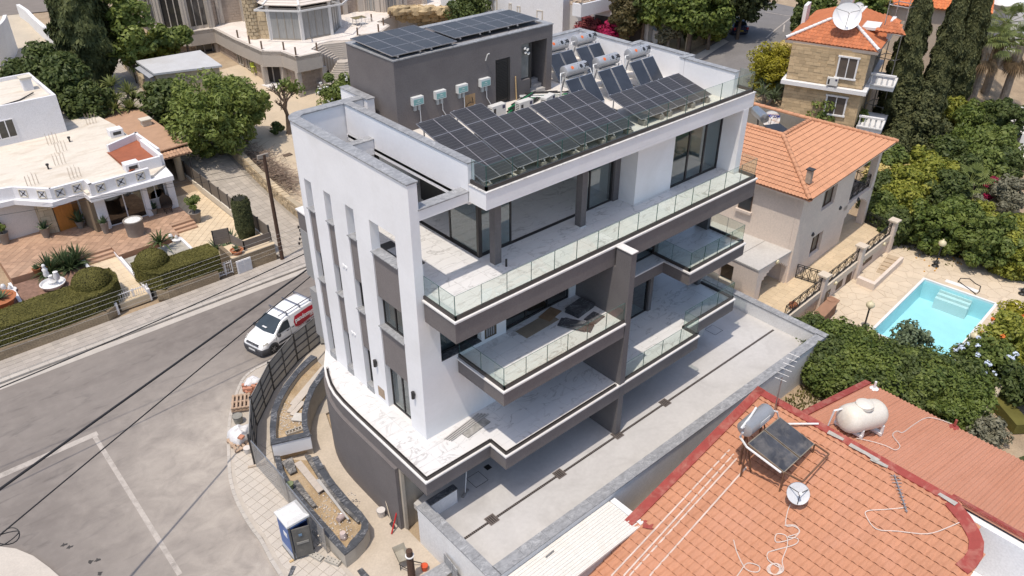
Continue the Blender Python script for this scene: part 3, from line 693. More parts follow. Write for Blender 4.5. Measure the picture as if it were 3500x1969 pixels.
cw=wall('courtyard_wall',12.36,12.78,15.2,20.05,-1.6,.88,'y','white courtyard wall with grey marble coping round the long yard',CW_)
wall('',12.81,36.0,15.2,15.66,-1.6,.88,'x','',CW_,par=cw);wall('',36.0,36.42,15.2,30.0,-1.6,.88,'y','',CW_,par=cw)
wall('',12.81,14.25,19.78,20.05,0.0,.87,'x','',CW_,BLKM,par=cw)
GR_=plain('grate_iron',(.19,.16,.145),.6,.2,5,metal=.4)
dr=thing('drain_channel','long dark slotted drain channel running along the courtyard floor','drain',(13,18.03,0))
MB().box(12.98,35.75,17.97,18.09,.001,.006).build('channel',TAPE,dr)
m=MB();x=13.0
while x<35.7:m.box(x,x+.045,17.975,18.085,.006,.014);x+=.1
m.build('grate_bars',GR_,dr,kind='stuff')
for k,(gx,lb)in enumerate(((14.74,'square iron grate nearest the street end of the courtyard drain'),(18.74,'square iron grate second from the street end of the drain'),(22.6,'square iron grate below the dark fin wall'),(26.14,'square iron grate furthest up the courtyard drain'))):
 t=thing('drain_grate',lb,'drain grate',(gx,18.05,0),0,'square grates along the courtyard drain')
 MB().box(gx-.23,gx+.23,17.82,18.28,.004,.016).build('pit',TAPE,t)
 f=MB().box(gx-.24,gx+.24,17.81,17.86,.016,.03).box(gx-.24,gx+.24,18.24,18.29,.016,.03).box(gx-.24,gx-.19,17.86,18.24,.016,.03).box(gx+.19,gx+.24,17.86,18.24,.016,.03).build('frame',GR_,t)
 for q in range(4):
  MB().box(gx-.16+q*.095,gx-.115+q*.095,17.86,18.24,.017,.028).build('bar',GR_,t)
def hatch(lb,px,py,s,ang=0):
 p=at(px,py,0);t=thing('floor_hatch',lb,'hatch',p,ang,'flush hatches in the courtyard floor')
 m=MB()
 for a,b,c,d in((-s,s,-s,-s+.02),(-s,s,s-.02,s),(-s,-s+.02,-s,s),(s-.02,s,-s,s)):m.box(a,b,c,d,.001,.006)
 o=m.mesh('rim',TAPE);put('rim',o,t).matrix_parent_inverse=Matrix.Identity(4)
 put('cover',MB().box(-s+.02,s-.02,-s+.02,s-.02,.001,.004).mesh('cover',CONC),t).matrix_parent_inverse=Matrix.Identity(4)
def C1(x,y):return(1380+x*.39266,1400+y*.39266)
hatch('square concrete hatch in the shade beneath the first terrace',*C1(640,608),.36);hatch('square concrete hatch in the shade below the right balconies',2440,1128,.36)
p=at(*C1(732,503),0);tag(MB().box(p.x-.14,p.x+.14,p.y-.14,p.y+.14,.002,.012).build('floor_drain',TAPE),'small black floor drain under the terrace edge','drain')
p=at(*C1(535,735),0);t=thing('floor_squeegee','long handled floor squeegee standing under the terrace edge','squeegee',p)
MB().ob((p.x,p.y,.05),(.5,.12,.1),.4).build('head',plain('grey_rubber',(.25,.24,.23),.8),t);MB().tube([(p.x,p.y,.1),(p.x+.35,p.y+.25,1.45)],.022,6).build('handle',WPL,t)
a,b=at(*C1(1325,1055),.04),at(*C1(1579,885),.04)
tag(MB().beam(a,b,.12,.05).build('metal_profile',ALU),'long grey metal profile lying on the courtyard floor by the low wall','metal profile')
ASPH=None
def asphalt():
 b=NB('worn_asphalt');P=b.pos()
 n1=b.noise(b.pos((.25,1,1)),.35,6,.65,.4);n2=b.noise(P,1.4,5,.6);n3=b.noise(P,38,2,.6)
 c=b.mix(b.ramp(n1,[(.3,0),(.7,1)]),(.165,.143,.128),(.245,.217,.194));c=b.mix(b.ramp(n2,[(.45,0),(.8,.55)]),c,(.285,.252,.225))
 c=b.mix(b.ramp(b.noise(b.pos((.7,2.6,1)),.8,4,.6,1.0),[(.56,0),(.74,.6)]),c,(.095,.085,.08))
 sp=b.n('ShaderNodeSeparateXYZ');b.l(P,sp.inputs[0])
 def dist(cx,cy,r0,r1):
  v=b.n('ShaderNodeVectorMath',operation='DISTANCE');b.l(P,v.inputs[0]);v.inputs[1].default_value=(cx,cy,-1.45)
  mr=b.n('ShaderNodeMapRange');b.l(v.outputs['Value'],mr.inputs[0]);mr.inputs[1].default_value=r0;mr.inputs[2].default_value=r1;mr.inputs[3].default_value=1;mr.inputs[4].default_value=0;return mr.outputs[0]
 mx=b.n('ShaderNodeMath',operation='MAXIMUM');b.l(dist(10.0,30.0,2.5,10),mx.inputs[0]);b.l(dist(7.0,23.0,1,7),mx.inputs[1])
 ad=b.n('ShaderNodeMath',operation='MULTIPLY_ADD');b.l(b.noise(P,.9,6,.65,.5),ad.inputs[0]);ad.inputs[1].default_value=2.2;ad.inputs[2].default_value=-.38
 mm=b.n('ShaderNodeMath',operation='MULTIPLY');mm.use_clamp=True;b.l(mx.outputs[0],mm.inputs[0]);b.l(ad.outputs[0],mm.inputs[1])
 c=b.mix(mm.outputs[0],c,(.45,.40,.345));c=b.mix(b.ramp(n3,[(.3,.25),(.7,0)]),c,(.15,.135,.12))
 b.prin(c,.9,0,b.bump(n3,.3),.3);return b.m
ASPH=asphalt()
def drape(poly,dz,cell=2.0,mb=None,th=None):
 m=mb or MB();xs=[p[0]for p in poly];ys=[p[1]for p in poly]
 x=math.floor(min(xs)/cell)*cell
 while x<max(xs):
  y=math.floor(min(ys)/cell)*cell
  while y<max(ys):
   c=clip(poly,x,x+cell,y,y+cell)
   if len(c)>=3 and parea(c)>1e-4:m.add([(p[0],p[1],T(p[0],p[1])+dz)for p in c],[tuple(range(len(c)))])
   y+=cell
  x+=cell
 for f in range(len(m.f)):
  q=[Vector(m.v[i])for i in m.f[f][:3]]
  if(q[1]-q[0]).cross(q[2]-q[0]).z<0:m.f[f]=m.f[f][::-1]
 return m
def q3(x,y):return(x*.4961,1250+y*.4961)
def q6(x,y):return(750+x*.4961,1250+y*.4961)
KB=[tuple(at(*q3(*p),-1.4))[:2]for p in((1700,60),(1640,190),(1600,330),(1585,480),(1590,650),(1600,800),(1650,950),(1750,1120))]+[tuple(at(*q6(*p),-1.4))[:2]for p in((300,1190),(420,1430))]
KB=[(34,36.6),(16,36.5),(13.6,36.0)]+KB+[(KB[-1][0]+.1,15),(KB[-1][0]+.1,10)]
struct('road',drape([(-80,-30),(KB[-1][0],-30)]+KB[::-1]+[(60,36.6),(60,44.05),(-80,44.05)],0.0,4),ASPH)
SLABM=plain('pavement_slab',(.40,.36,.32),.85,.08,1.5,fine=.06,dirt=(.33,.30,.27),dscale=.6,damt=.5,rv=.09)
SLABP=plain('dusty_pavement_slab',(.50,.45,.39),.85,.06,1.0,fine=.05,dirt=(.43,.39,.34),dscale=.5,damt=.6,rv=.04)
GROUT=plain('pavement_joint',(.50,.47,.43),.9,.08,2)
KERB=plain('kerb_stone',(.47,.43,.38),.85,.08,1.5,dirt=(.36,.33,.30),dscale=.8,damt=.6,rv=.05)
def kerb(name,pts,w,z0,z1,lab=None):
 pts=[tuple(p)for p in pts];par=lab
 for a,b in zip(pts,pts[1:]):
  d=Vector(b)-Vector(a);L=d.length;n=max(1,round(L/1.0));d.normalize();nn=Vector((-d.y,d.x))
  for k in range(n):
   p=Vector(a)+d*(L*k/n+.006);q=Vector(a)+d*(L*(k+1)/n-.006)
   MB().prism([tuple(p),tuple(q),tuple(q+nn*w),tuple(p+nn*w)],z0,z1).build('kerb_stone',KERB,par)
pv=struct('pavement',MB().prism([(-50,44.5),(34,44.5),(34,46.22),(-50,46.22)],-1.5,-1.352),GROUT)
pave(pv,[(-12,44.52),(30,44.52),(30,46.2),(-12,46.2)],-1.35,.42,.42,.022,.02,SLABM,'paving_slab',off=(0,44.53),zj=.004)
kerb('k',[(-14,44.42),(34,44.42)],-.32,-1.5,-1.33,pv)
gt=struct('gutter',MB().box(-80,40,43.55,44.05,-1.5,-1.438),plain('gutter_concrete',(.47,.43,.38),.85,.08,1.5,dirt=(.36,.33,.3),dscale=1,damt=.5))
NP=KB[::-1];NI=[(12.3,10),(12.3,18),(12.3,30),(34,32)]
pv2=struct('pavement',MB().prism(NP+NI[::-1],-1.5,-1.372),plain('dusty_mortar',(.46,.41,.35),.9,.1,1.2))
kn=resample(NP,0,2)
inner=offset(kn+NI[::-1],-.17)[1:len(kn)-1]
pave(pv2,[p for p in inner if p[1]<30.5]+[(10.4,30.4),(10.2,29.5),(9.3,27),(9.1,24),(9.1,20),(9.6,12)],-1.37,.41,.41,.02,.018,SLABP,'paving_slab',R(12),zj=.004)
kerb('k',kn,.16,-1.5,-1.345,pv2)
struct('site_yard',MB().prism([(9.3,10.5),(12.36,10.5),(12.36,21.4),(12.6,26),(13.2,29),(13.6,30.2),(12.2,30.6),(10.9,29),(9.9,26.5),(9.3,23.5)],-1.5,-1.36),plain('dusty_site_concrete',(.50,.43,.345),.9,.09,.8,dirt=(.40,.34,.27),dscale=.6,damt=.7,bump=.15,bscale=15))
PAINT=plain('worn_white_paint',(.44,.395,.35),.8,.1,3,dirt=(.24,.215,.19),dscale=2.2,damt=.95)
mk=struct('road_marking',MB().box(-2.2,4.16,36.35,36.72,-1.449,-1.445).prism([(3.86,36.34),(4.08,36.34),(4.02,25.4),(3.8,25.4)],-1.449,-1.445),PAINT)
pc=struct('pavement',MB().prism([tuple(at(*q3(*p),-1.33))[:2]for p in((0,1245),(110,1260),(230,1310),(340,1390),(430,1470),(480,1600))]+[(2,8),(-40,8),(-40,28)],-1.5,-1.33),SLABP)
for x,y in((440,1235),(480,1250),(625,1350),(670,1340),(690,1430)):
 p=at(*q3(x,y),-1.444);a=rnd.random()*3
 tag(MB().prism([(p.x+(.10+.06*math.sin(3*k+a))*math.cos(k*.7),p.y+(.10+.05*math.cos(2*k+a))*math.sin(k*.7))for k in range(9)],-1.449,-1.443).build('oil_stain',plain('oil_stain',(.05,.045,.042),.7,.1)),'dark oil drip stain on the asphalt of the side street','stain','oil drips on the side street')
def ring(outer,inner,z0,z1,mat,cop,par,cth=.06):
 m=MB();n=len(outer)
 for k in range(n-1):m.prism([outer[k],outer[k+1],inner[k+1],inner[k]],z0,z1-cth)
 w=m.build('wall_body',mat,par)
 for k in range(n-1):
  def ins(a,b,t):return(a[0]+(b[0]-a[0])*t,a[1]+(b[1]-a[1])*t)
  MB().prism([ins(outer[k],outer[k+1],.01),ins(outer[k],outer[k+1],.99),ins(inner[k],inner[k+1],.99),ins(inner[k],inner[k+1],.01)],z1-cth+.003,z1).build('coping_stone',cop,w)
def inset(pts,w):
 return strip_wall(pts,w,0,1,1)[1]
PLW=plain('render_planter_wall',(.44,.40,.34),.85,.1,1.4,dirt=(.34,.30,.25),dscale=.9,damt=.6)
SOIL=plain('dry_soil',(.40,.29,.17),.95,.22,1.2,bump=.6,bscale=14,fine=.15,dirt=(.50,.42,.32),dscale=.7,damt=.8)
def k4(x,y):return(780+x*.25536,1230+y*.25536)
def k5(x,y):return(900+x*.28222,1560+y*.28222)
zu,zl=-.08,-.54
pu=thing('raised_planter','curved raised planter with black marble coping between the hoarding and the charcoal wall','planter',at(*k4(850,900),-1.4))
uo=[tuple(at(*k4(*p),zu))[:2]for p in((565,1120),(555,900),(575,680),(640,510),(745,330),(880,160),(1010,20),(1110,-70))]
ui=[tuple(at(*k4(*p),zu))[:2]for p in((640,1075),(637,900),(660,690),(720,530),(810,370),(940,190),(1090,40),(1190,-40))]
ring(uo,ui,-1.5,zu,PLW,BLKM,pu)
vo=[tuple(at(*k4(*p),zu))[:2]for p in((1100,1000),(1060,870),(1058,720),(1090,560),(1170,370),(1290,200),(1400,60))]
vi=[tuple(at(*k4(*p),zu))[:2]for p in((1010,985),(985,860),(982,720),(1015,560),(1085,370),(1200,200),(1300,60))]
ring(vo,vi,-1.5,zu,PLW,BLKM,pu)
cap=[tuple(at(*k4(*p),zu))[:2]for p in((580,1128),(1098,1008),(1010,975),(640,1062))]
MB().prism(cap,-.95,zu-.06).build('end_wall',WHITE,pu);MB().prism(offset(cap,.03),zu-.058,zu+.004).build('coping_stone',BLKM,pu)
MB().prism(ui+vi[::-1],-1.5,zu-.32).build('soil',SOIL,pu)
pl=thing('raised_planter','long round ended planter with rough black marble coping next to the portable toilet','planter',at(*k5(700,600),-1.4))
lo=[tuple(at(*k5(*p),zl))[:2]for p in((130,-10),(170,170),(260,350),(430,560),(620,790),(800,1000),(985,1195))]
li=[tuple(at(*k5(*p),zl))[:2]for p in((200,-10),(240,150),(335,320),(500,520),(690,740),(860,930),(1005,1110))]
ring(lo,li,-1.5,zl,PLW,BLKM,pl)
ro=[tuple(at(*k5(*p),zl))[:2]for p in((660,-10),(740,140),(880,330),(1040,520),(1190,670),(1270,780),(1275,870),(1210,990),(1110,1100),(985,1195))]
ri=[tuple(at(*k5(*p),zl))[:2]for p in((585,10),(660,170),(800,370),(950,560),(1100,700),(1190,800),(1180,880),(1115,960),(1050,1030),(1005,1105))]
ring(ro,ri,-1.5,zl,PLW,BLKM,pl)
MB().prism(li+ri[::-1][1:],-1.5,zl-.22).build('soil',SOIL,pl)
DUSTM=marble('dusty_black_marble',(.12,.115,.11),(.45,.42,.38),2.5,.09,.7,.5,vamt=.9)
def plank(name,label,cat,pts,z,th,mat,group=None):
 P=[at(*k5(*p),z)for p in pts]
 return tag(MB().slab(P,th).build(name,mat),label,cat,group)
plank('marble_offcut','dark marble offcut at the top of the long planter','marble slab',((215,70),(350,20),(405,185),(320,225)),zl-.1,.05,DUSTM)
plank('broad_plank','broad dusty plank lying lengthwise in the long planter','plank',((375,95),(455,55),(735,405),(665,450)),zl-.06,.05,plain('dusty_plank',(.46,.40,.34),.9,.1,2,stretch=(1,4,1)))
plank('long_plank','long narrow grey plank running down the middle of the planter','plank',((640,290),(680,280),(1045,765),(1025,778)),zl-.03,.05,plain('grey_plank',(.42,.40,.37),.9,.1,3))
for pts in(((500,0),(575,0),(770,330),(1000,620),(1190,790),(1150,820),(930,620),(740,390)),((330,330),(420,300),(650,610),(600,630))):
 P=[at(*k5(*p),zl-.13)for p in pts];tag(MB().slab(P,.1).build('broken_marble_edging',DUSTM),'rough broken marble edging lying along the %s inner side of the planter'%('right' if pts[0][0]==500 else 'left'),'marble edging')
for(p,q,lb)in(((1290,80),(850,600),'longest pale plank lying in the upper planter'),((1130,330),(810,700),'short pale plank beside the longest one in the upper planter'),((1010,560),(850,740),'third plank tip under the coping of the upper planter')):
 a,b=at(*k4(*p),zu-.2),at(*k4(*q),zu-.25);tag(MB().beam(a,b,.26,.05).build('plank',plain('pale_plank',(.50,.44,.37),.9,.08,2)),lb,'plank')
p=at(*k4(960,770),zu-.22);tag(MB().ob(p,(.55,.7,.06),.7).build('concrete_slab',plain('pale_slab',(.52,.49,.44),.9,.08)),'broken pale concrete slab in the upper planter','slab')
t=thing('brick_strip','pierced clay brick lying on the soil at the end of the upper planter','brick',at(*k4(880,950),zu-.25))
a,b=at(*k4(780,990),zu-.24),at(*k4(985,915),zu-.24)
d=(b-a).normalized();nn=Vector((-d.y,d.x,0));L=(b-a).length;m=MB()
m.beam(a+nn*.12,b+nn*.12,.05,.12).beam(a-nn*.12,b-nn*.12,.05,.12)
for k in range(6):m.beam(a+d*L*k/5-nn*.12,a+d*L*k/5+nn*.12,.05,.12)
m.build('pierced_brick',plain('pale_clay',(.40,.36,.30),.9,.1),t)
rub=MB()
for _ in range(420):
 if rnd.random()<.5:p=at(*k4(rnd.uniform(690,1000),rnd.uniform(560,1000)),zu-.31)
 else:p=at(*k5(rnd.uniform(560,1150),rnd.uniform(440,1000)),zl-.2)
 s=rnd.uniform(.015,.06);rub.ob((p.x,p.y,p.z),(s*1.5,s,s),rnd.random()*3,rnd.random())
struct('rubble',rub,plain('pale_rubble',(.52,.46,.39),.9,.25,9),kind='stuff')
def bucket(label,p,r,h,mat,tilt=None,fill=None,down=False,group='buckets around the building site'):
 t=thing('bucket',label,'bucket',(0,0,0),0,group)
 prof=[(0,0),(r*.78,0),(r,h),(r*1.05,h),(r*1.05,h-.02),(r*.99,h-.03)]
 MB().lathe(prof[:4],(0,0,0),16).build('shell',mat,t,smooth=40)
 MB().lathe([(r*.93,h-.03),(r*.76,.03),(0,.03)],(0,0,0),16).build('inside',fill or mat,t,smooth=40)
 MB().tube([(r*1.02*math.cos(a),r*1.02*math.sin(a)*.3+(0 if down else r*.8*abs(math.sin(a))),h-.03-.12*math.sin(a))for a in[math.pi*k/8 for k in range(9)]],.008,4).build('handle',STEEL,t)
 t.location=p
 if tilt:t.rotation_euler=tilt
 return t
BGR,BWH=plain('dusty_grey_rubber',(.25,.24,.21),.85,.12,4),plain('mortar_white_plastic',(.60,.56,.52),.6,.1,4)
bucket('big grey mortar tub by the wooden pallets on the pavement',at(*k4(140,830),-1.34),.26,.42,BGR)
bucket('small white bucket on the pavement at the foot of the hoarding',at(*k4(265,1235),-1.34),.19,.3,BWH)
bucket('white bucket with pale paste standing beside the charcoal curved wall',at(*k5(1432,715),-1.35),.2,.36,BWH)
bucket('green bucket on the left coping of the long planter',at(*k5(330,385),zl),.17,.3,plain('olive_plastic',(.17,.20,.10),.6,.1,4))
bucket('pinkish bucket lying on its side in the long planter',at(*k5(905,770),zl-.05),.16,.3,plain('pink_grey_plastic',(.42,.33,.30),.7,.1,4),(0,R(95),R(20)))
bucket('upturned pale pink bucket at the round end of the planter',at(*k5(970,985),zl-.2)+Vector((0,0,.32)),.16,.3,plain('pale_pink_plastic',(.55,.44,.40),.7,.1,4),(R(178),0,0))
bucket('orange red bucket with pale paste on the ground beside the brown pole',at(*k5(1955,1370),-1.35),.15,.26,plain('orange_red_plastic',(.60,.09,.03),.5,.08,4),fill=plain('paste',(.62,.42,.36),.7,.1))
PANEL=plain('hoarding_sheet',(.44,.42,.385),.8,.12,2.2,dirt=(.30,.285,.26),dscale=1.5,damt=.8);IRON=plain('dark_iron',(.045,.042,.042),.6,.15,4)
hd=thing('site_hoarding','curved grey sheet metal hoarding with dark frames along the site pavement','hoarding',(12.4,33.6,-1.4))
FP=[(9.13,29.14),(10.42,31.61),(12.42,33.61),(14.64,35.07),(16.6,35.85)];HT=[(.45),(.52),(.52),(.55),(.55)]
for a,b in zip(FP,FP[1:]):
 a,b=Vector(a),Vector(b);d=b-a;L=d.length;ang=math.atan2(d.y,d.x);mid=(a+b)/2;nn=Vector((-d.y,d.x)).normalized()
 s=MB().ob((mid.x,mid.y,-.42),(L-.04,.02,1.86),ang).build('panel_sheet',PANEL,hd)
 f=MB()
 for z in(-1.33,-.86,-.42,.02,.5):f.ob((mid.x-nn.x*.03,mid.y-nn.y*.03,z),(L-.04,.04,.045),ang)
 for t_ in(.5,):q=a+d*t_;f.ob((q.x-nn.x*.03,q.y-nn.y*.03,-.42),(.045,.04,1.9),ang)
 f.build('frame',plain('dark_steel_frame',(.085,.085,.085),.6,.1),s)
 MB().ob((a.x,a.y,-.42),(.09,.1,1.98),ang).build('post',IRON,hd)
MB().ob((FP[-1][0],FP[-1][1],-.42),(.09,.09,1.98)).build('post',IRON,hd)
a,b=Vector((16.45,35.6)),Vector((18.3,34.4));d=b-a;mid=(a+b)/2;ang=math.atan2(d.y,d.x)
gl=thing('gate_leaf','pale grey sheet metal gate leaf standing open behind the white wall','gate',(a.x,a.y,-1.4))
MB().ob((mid.x,mid.y,-.4),(d.length,.03,1.9),ang).build('panel_sheet',plain('pale_hoarding',(.42,.42,.40),.7,.08,2),gl)
f=MB()
for z in(-1.3,-.4,.53):f.ob((mid.x,mid.y-.03,z),(d.length,.04,.05),ang)
f.build('frame',IRON,gl)
def mesh_panel(label,p,q,z0,z1,g='wire mesh fence panels by the planter'):
 p,q=Vector(p),Vector(q);d=q-p;L=d.length;d.normalize();t=thing('mesh_fence',label,'fence',(p.x,p.y,z0),0,g)
 W=lambda s,z:(p.x+d.x*s,p.y+d.y*s,z)
 MB().tube([W(0,z0),W(0,z1),W(L,z1),W(L,z0)],.028,6).build('tube_frame',STEEL,t)
 m=MB();s=-(z1-z0)
 while s<L:
  for sg in(1,-1):
   a0=max(0.0,-s);b0=min(z1-z0,L-s)
   if b0>a0:
    if sg==1:m.beam(W(s+a0,z0+a0),W(s+b0,z0+b0),.008,.008)
    else:m.beam(W(s+a0,z1-a0),W(s+b0,z1-b0),.008,.008)
  s+=.11
 m.build('wire',plain('galvanised_wire',(.32,.31,.30),.5,.1),t,kind='stuff')
mesh_panel('leaning wire mesh fence panel between the hoarding and the portable toilet',(9.12,28.9),(9.15,25.7),-1.3,.35);mesh_panel('wire mesh fence panel beside the portable toilet',(9.12,25.5),(9.05,22.2),-1.3,.2)
def kblock(label,p,ang,L=.75,w=.26,h=.13):
 t=thing('fence_foot',label,'fence foot',(0,0,0),0,'concrete fence feet');MB().box(-L/2,L/2,-w/2,w/2,0,h).build('block',plain('concrete_foot',(.42,.39,.34),.9,.1,3),t)
 for i in range(4):
  for s in(-.06,.06):MB().lathe([(.025,h),(.025,h+.003),(0,h+.003)],(-.28+i*.18,s,0),8).build('hole',TAPE,t)
 t.location=p;t.rotation_euler=(0,0,ang)
kblock('pierced concrete fence foot in front of the toilet door',at(*k5(635,1215),-1.35),R(-72));kblock('pierced concrete fence foot under the end of the mesh fence',at(*k5(845,1280),-1.35),R(-66),.7)
for(p,q,lb)in(((265,1440),(500,1385),'timber batten under the hoarding foot on the pavement'),):
 a,b=at(*k4(*p),-1.32),at(*k4(*q),-1.32);tag(MB().beam(a,b,.12,.08).build('timber_batten',plain('dusty_timber',(.44,.36,.28),.9,.1)),lb,'timber')
a,b=at(*k5(320,1280),-1.33),at(*k5(435,1215),-1.33);tag(MB().beam(a,b,.1,.06).build('timber_batten',TIMB),'short timber batten at the corner of the toilet','timber')
for pts,lb in((((345,1325),(400,1330),(350,1440),(295,1450)),'dark marble strip lying on the pavement below the toilet'),(((1135,1385),(1195,1345),(1290,1450),(1180,1450)),'dark marble strip on the ground below the round end of the planter')):
 tag(MB().slab([at(*k5(*p),-1.335)for p in pts][::-1],.03).build('marble_strip',BLKM),lb,'marble strip')
tl=thing('portable_toilet','blue portable toilet with pale roof and its dark door ajar','portable toilet',(8.28,23.3,-1.36))
BLUE=plain('blue_plastic',(.07,.14,.36),.5,.08,2,dirt=(.14,.2,.38),dscale=2,damt=.5);DKP=plain('dusty_dark_plastic',(.12,.115,.105),.7,.2,3,dirt=(.25,.23,.2),dscale=2,damt=.5)
x0,x1,y0,y1=7.82,8.74,22.8,23.8
w=MB().box(x0,x0+.04,y0,y1,-1.3,.66).box(x0+.04,x1,y1-.04,y1,-1.3,.66).box(x1-.04,x1,y0,y1-.04,-1.3,.66).box(x0+.04,x1-.04,y0,y0+.05,.5,.66).build('cabin',BLUE,tl)
MB().box(x0-.012,x0,y0+.25,y0+.55,-.2,.05).build('notice',WPL,w)
MB().box(x0-.03,x1+.03,y0-.03,y1+.03,-1.36,-1.3).build('base',DKP,tl);MB().box(x0-.004,x1+.004,y0-.004,y1+.004,-1.3,-.98).build('skirt',plain('pale_blue_skirt',(.50,.52,.56),.6,.06),tl)
for q in(x0,x1-.07):MB().box(q,q+.07,y0-.03,y0+.04,-1.28,.66).build('corner_post',DKP,tl)
MB().box(x0-.06,x1+.06,y0-.06,y1+.06,.66,.76).build('roof_rim',LBOX,tl);MB().add([(x0-.05,y0-.05,.762),(x1+.05,y0-.05,.762),(x1+.05,y1+.05,.762),(x0-.05,y1+.05,.762),(x0+.1,y0+.12,.88),(x1-.1,y0+.12,.88),(x1-.1,y1-.12,.88),(x0+.1,y1-.12,.88)],[(0,1,5,4),(1,2,6,5),(2,3,7,6),(3,0,4,7),(4,5,6,7)]).build('roof',plain('translucent_white_roof',(.66,.655,.64),.55,.05,2,dirt=(.5,.48,.45),dscale=2,damt=.4),tl)
a0=R(-20);dx,dy=math.cos(a0),math.sin(a0)
dr_=MB().ob((x0+.1+dx*.36,y0-.05+dy*.36,-.36),(.72,.045,1.7),a0).build('door',DKP,tl,'dusty dark door hanging ajar')
MB().ob((x0+.1+dx*.36-.01,y0-.08+dy*.36,-.36),(.5,.03,.12),a0,0).build('handle_bar',plain('grey_bar',(.25,.24,.22),.7,.1),dr_);MB().ob((x0+.1+dx*.3,y0-.085+dy*.36,.12),(.14,.02,.12),a0).build('sign',plain('blue_sign',(.12,.2,.3),.5),dr_)
PAL=plain('pallet_wood',(.42,.30,.21),.9,.18,4,stretch=(1,1,4))
t=thing('wooden_pallet','wooden pallets stacked upright against the outside of the hoarding','pallet',at(*k4(205,600),-1.34))
c=at(*k4(205,640),-1.34);
for k in range(6):MB().ob((c.x-.3*k/5-.0+.0,c.y+.55-.1*k,-1.2+.0),(.1,.0,.0))if False else None
ang=math.atan2(2.47,1.29)
for lay in range(2):
 for k in range(5):
  o=Vector((math.cos(ang+math.pi/2),math.sin(ang+math.pi/2)))*(k*.2-.4)
  MB().ob((c.x+o.x,c.y+o.y+.2,-1.2+lay*.16+.05),(1.15,.1,.025),ang).build('board',PAL,t)
 for k in(-.5,0,.5):
  MB().ob((c.x+math.cos(ang)*k,c.y+.2+math.sin(ang)*k,-1.27+lay*.16+.06),(.1,.95,.09),ang).build('bearer',PAL,t)
BRK=plain('clay_hollow_brick',(.48,.22,.14),.85,.12,4)
c=at(*k4(290,400),-1.3)
t=thing('brick_stack','stack of red hollow bricks outside the hoarding, above the pallets','bricks',c)
for k in range(14):
 p=c+Vector((.25*(k%3)-.2+.1*(k//6),.33*(k//3%3)-.3,.02+.19*(k//9)+.1));MB().ob((p.x,p.y,p.z),(.2,.3,.19),ang+rnd.uniform(-.2,.2)).build('brick',BRK,t)
def sack(label,c,rx,ry,h,mat,seed):
 m=MB();rr=random.Random(seed);ph=[rr.random()*6 for _ in range(4)]
 def f(u,v):
  a=u*2*math.pi;e=v*math.pi/2;r=math.cos(e)**.5*(1+.14*math.sin(3*a+ph[0])+.09*math.sin(7*a+ph[1]+v*4))
  return(c.x+rx*r*math.cos(a),c.y+ry*r*math.sin(a),c.z+h*math.sin(e)*(1+.13*math.sin(4*a+ph[2])))
 m.grid(f,28,9);return tag(m.build('builders_bag',mat,smooth=50),label,'bag')
TARP=plain('white_woven_sack',(.66,.65,.65),.7,.05,3,bump=.5,bscale=8)
sack('white builders bag slumped on a pallet below the pallets and tub',at(*k4(170,1030),-1.3),.62,.55,.55,TARP,3);sack('white sheet bundle on top of the brick stack',at(*k4(325,290),-.95),.42,.35,.18,TARP,5)
t=thing('wooden_pallet','worn wooden pallet under the white builders bag','pallet',at(*k4(180,1130),-1.34));c=at(*k4(180,1130),-1.34)
for k in range(5):MB().ob((c.x-.4+.2*k,c.y+.1,-1.22),(.14,1.15,.03)).build('board',PAL,t)
for k in(-.45,0,.45):MB().ob((c.x,c.y+.1+k,-1.29),(1.0,.1,.1)).build('bearer',PAL,t)
p=at(*k4(175,1040),-.75);tag(MB().ob((p.x,p.y,-.72),(.25,.25,.1),.5).build('brick',BRK),'single red brick on top of the white builders bag','brick')
a,b=at(*k5(1555,935),-1.34),at(*k5(1668,690),-1.34);RED=plain('red_paint',(.48,.02,.02),.45,.08,4)
wx=12.28;hh=top_at(*k5(1668,690),wx,21.6)
tag(MB().tube([tuple(at(*k5(1553,938),-1.34)),(12.26,21.5,-.35)],.035,6).build('spirit_level',RED),'red spirit level leaning against the curved charcoal wall','spirit level')
t=thing('shovel','shovel leaning against the curved wall beside the red level','shovel',at(*k5(1565,830),-1.34));p=at(*k5(1560,830),-1.3)
MB().tube([p,(12.24,22.6,-.1)],.022,6).build('handle',plain('pale_handle',(.5,.42,.32),.8,.1),t);MB().slab([p+Vector(v)for v in((-.12,.05,.1),(.1,.12,.12),(.04,-.2,-.03),(-.06,-.22,-.03))],.02).build('blade',IRON,t)
t=thing('wheelbarrow','dusty wheelbarrow with a pale tray behind the brown pole','wheelbarrow',at(*k5(1680,1250),-1.35))
q=[at(*k5(*p),-.82)for p in((1555,1105),(1700,1040),(1775,1240),(1640,1285))];ctr=sum(q,Vector())/4;lowq=[ctr+(p-ctr)*.7-Vector((0,0,.22))for p in q]
MB().add(q+lowq,[(4,5,6,7),(0,4,7,3),(1,5,4,0),(2,6,5,1),(3,7,6,2)]).build('tray',plain('mortar_crusted_steel',(.34,.315,.26),.85,.15,3),t)
MB().tube([q[3]-Vector((0,0,.1)),ctr+Vector((0,-.9,-.45))],.022,6).tube([q[2]-Vector((0,0,.1)),ctr+Vector((.6,-.8,-.45))],.022,6).tube([lowq[3],lowq[3]-Vector((.05,.1,.32))],.022,6).tube([lowq[2],lowq[2]-Vector((-.02,.1,.32))],.022,6).build('handles_and_legs',IRON,t)
MB().lathe([(0,-.05),(.17,-.05),(.17,.05),(0,.05)],tuple((q[0]+q[1])/2-Vector((0,0,.36))),14,Vector((1,0,0))).build('wheel',TAPE,t)
t=thing('marble_stack','grey marble planks stood upright against the white courtyard wall','marble slabs',(12.2,17.7,-1.36),0)
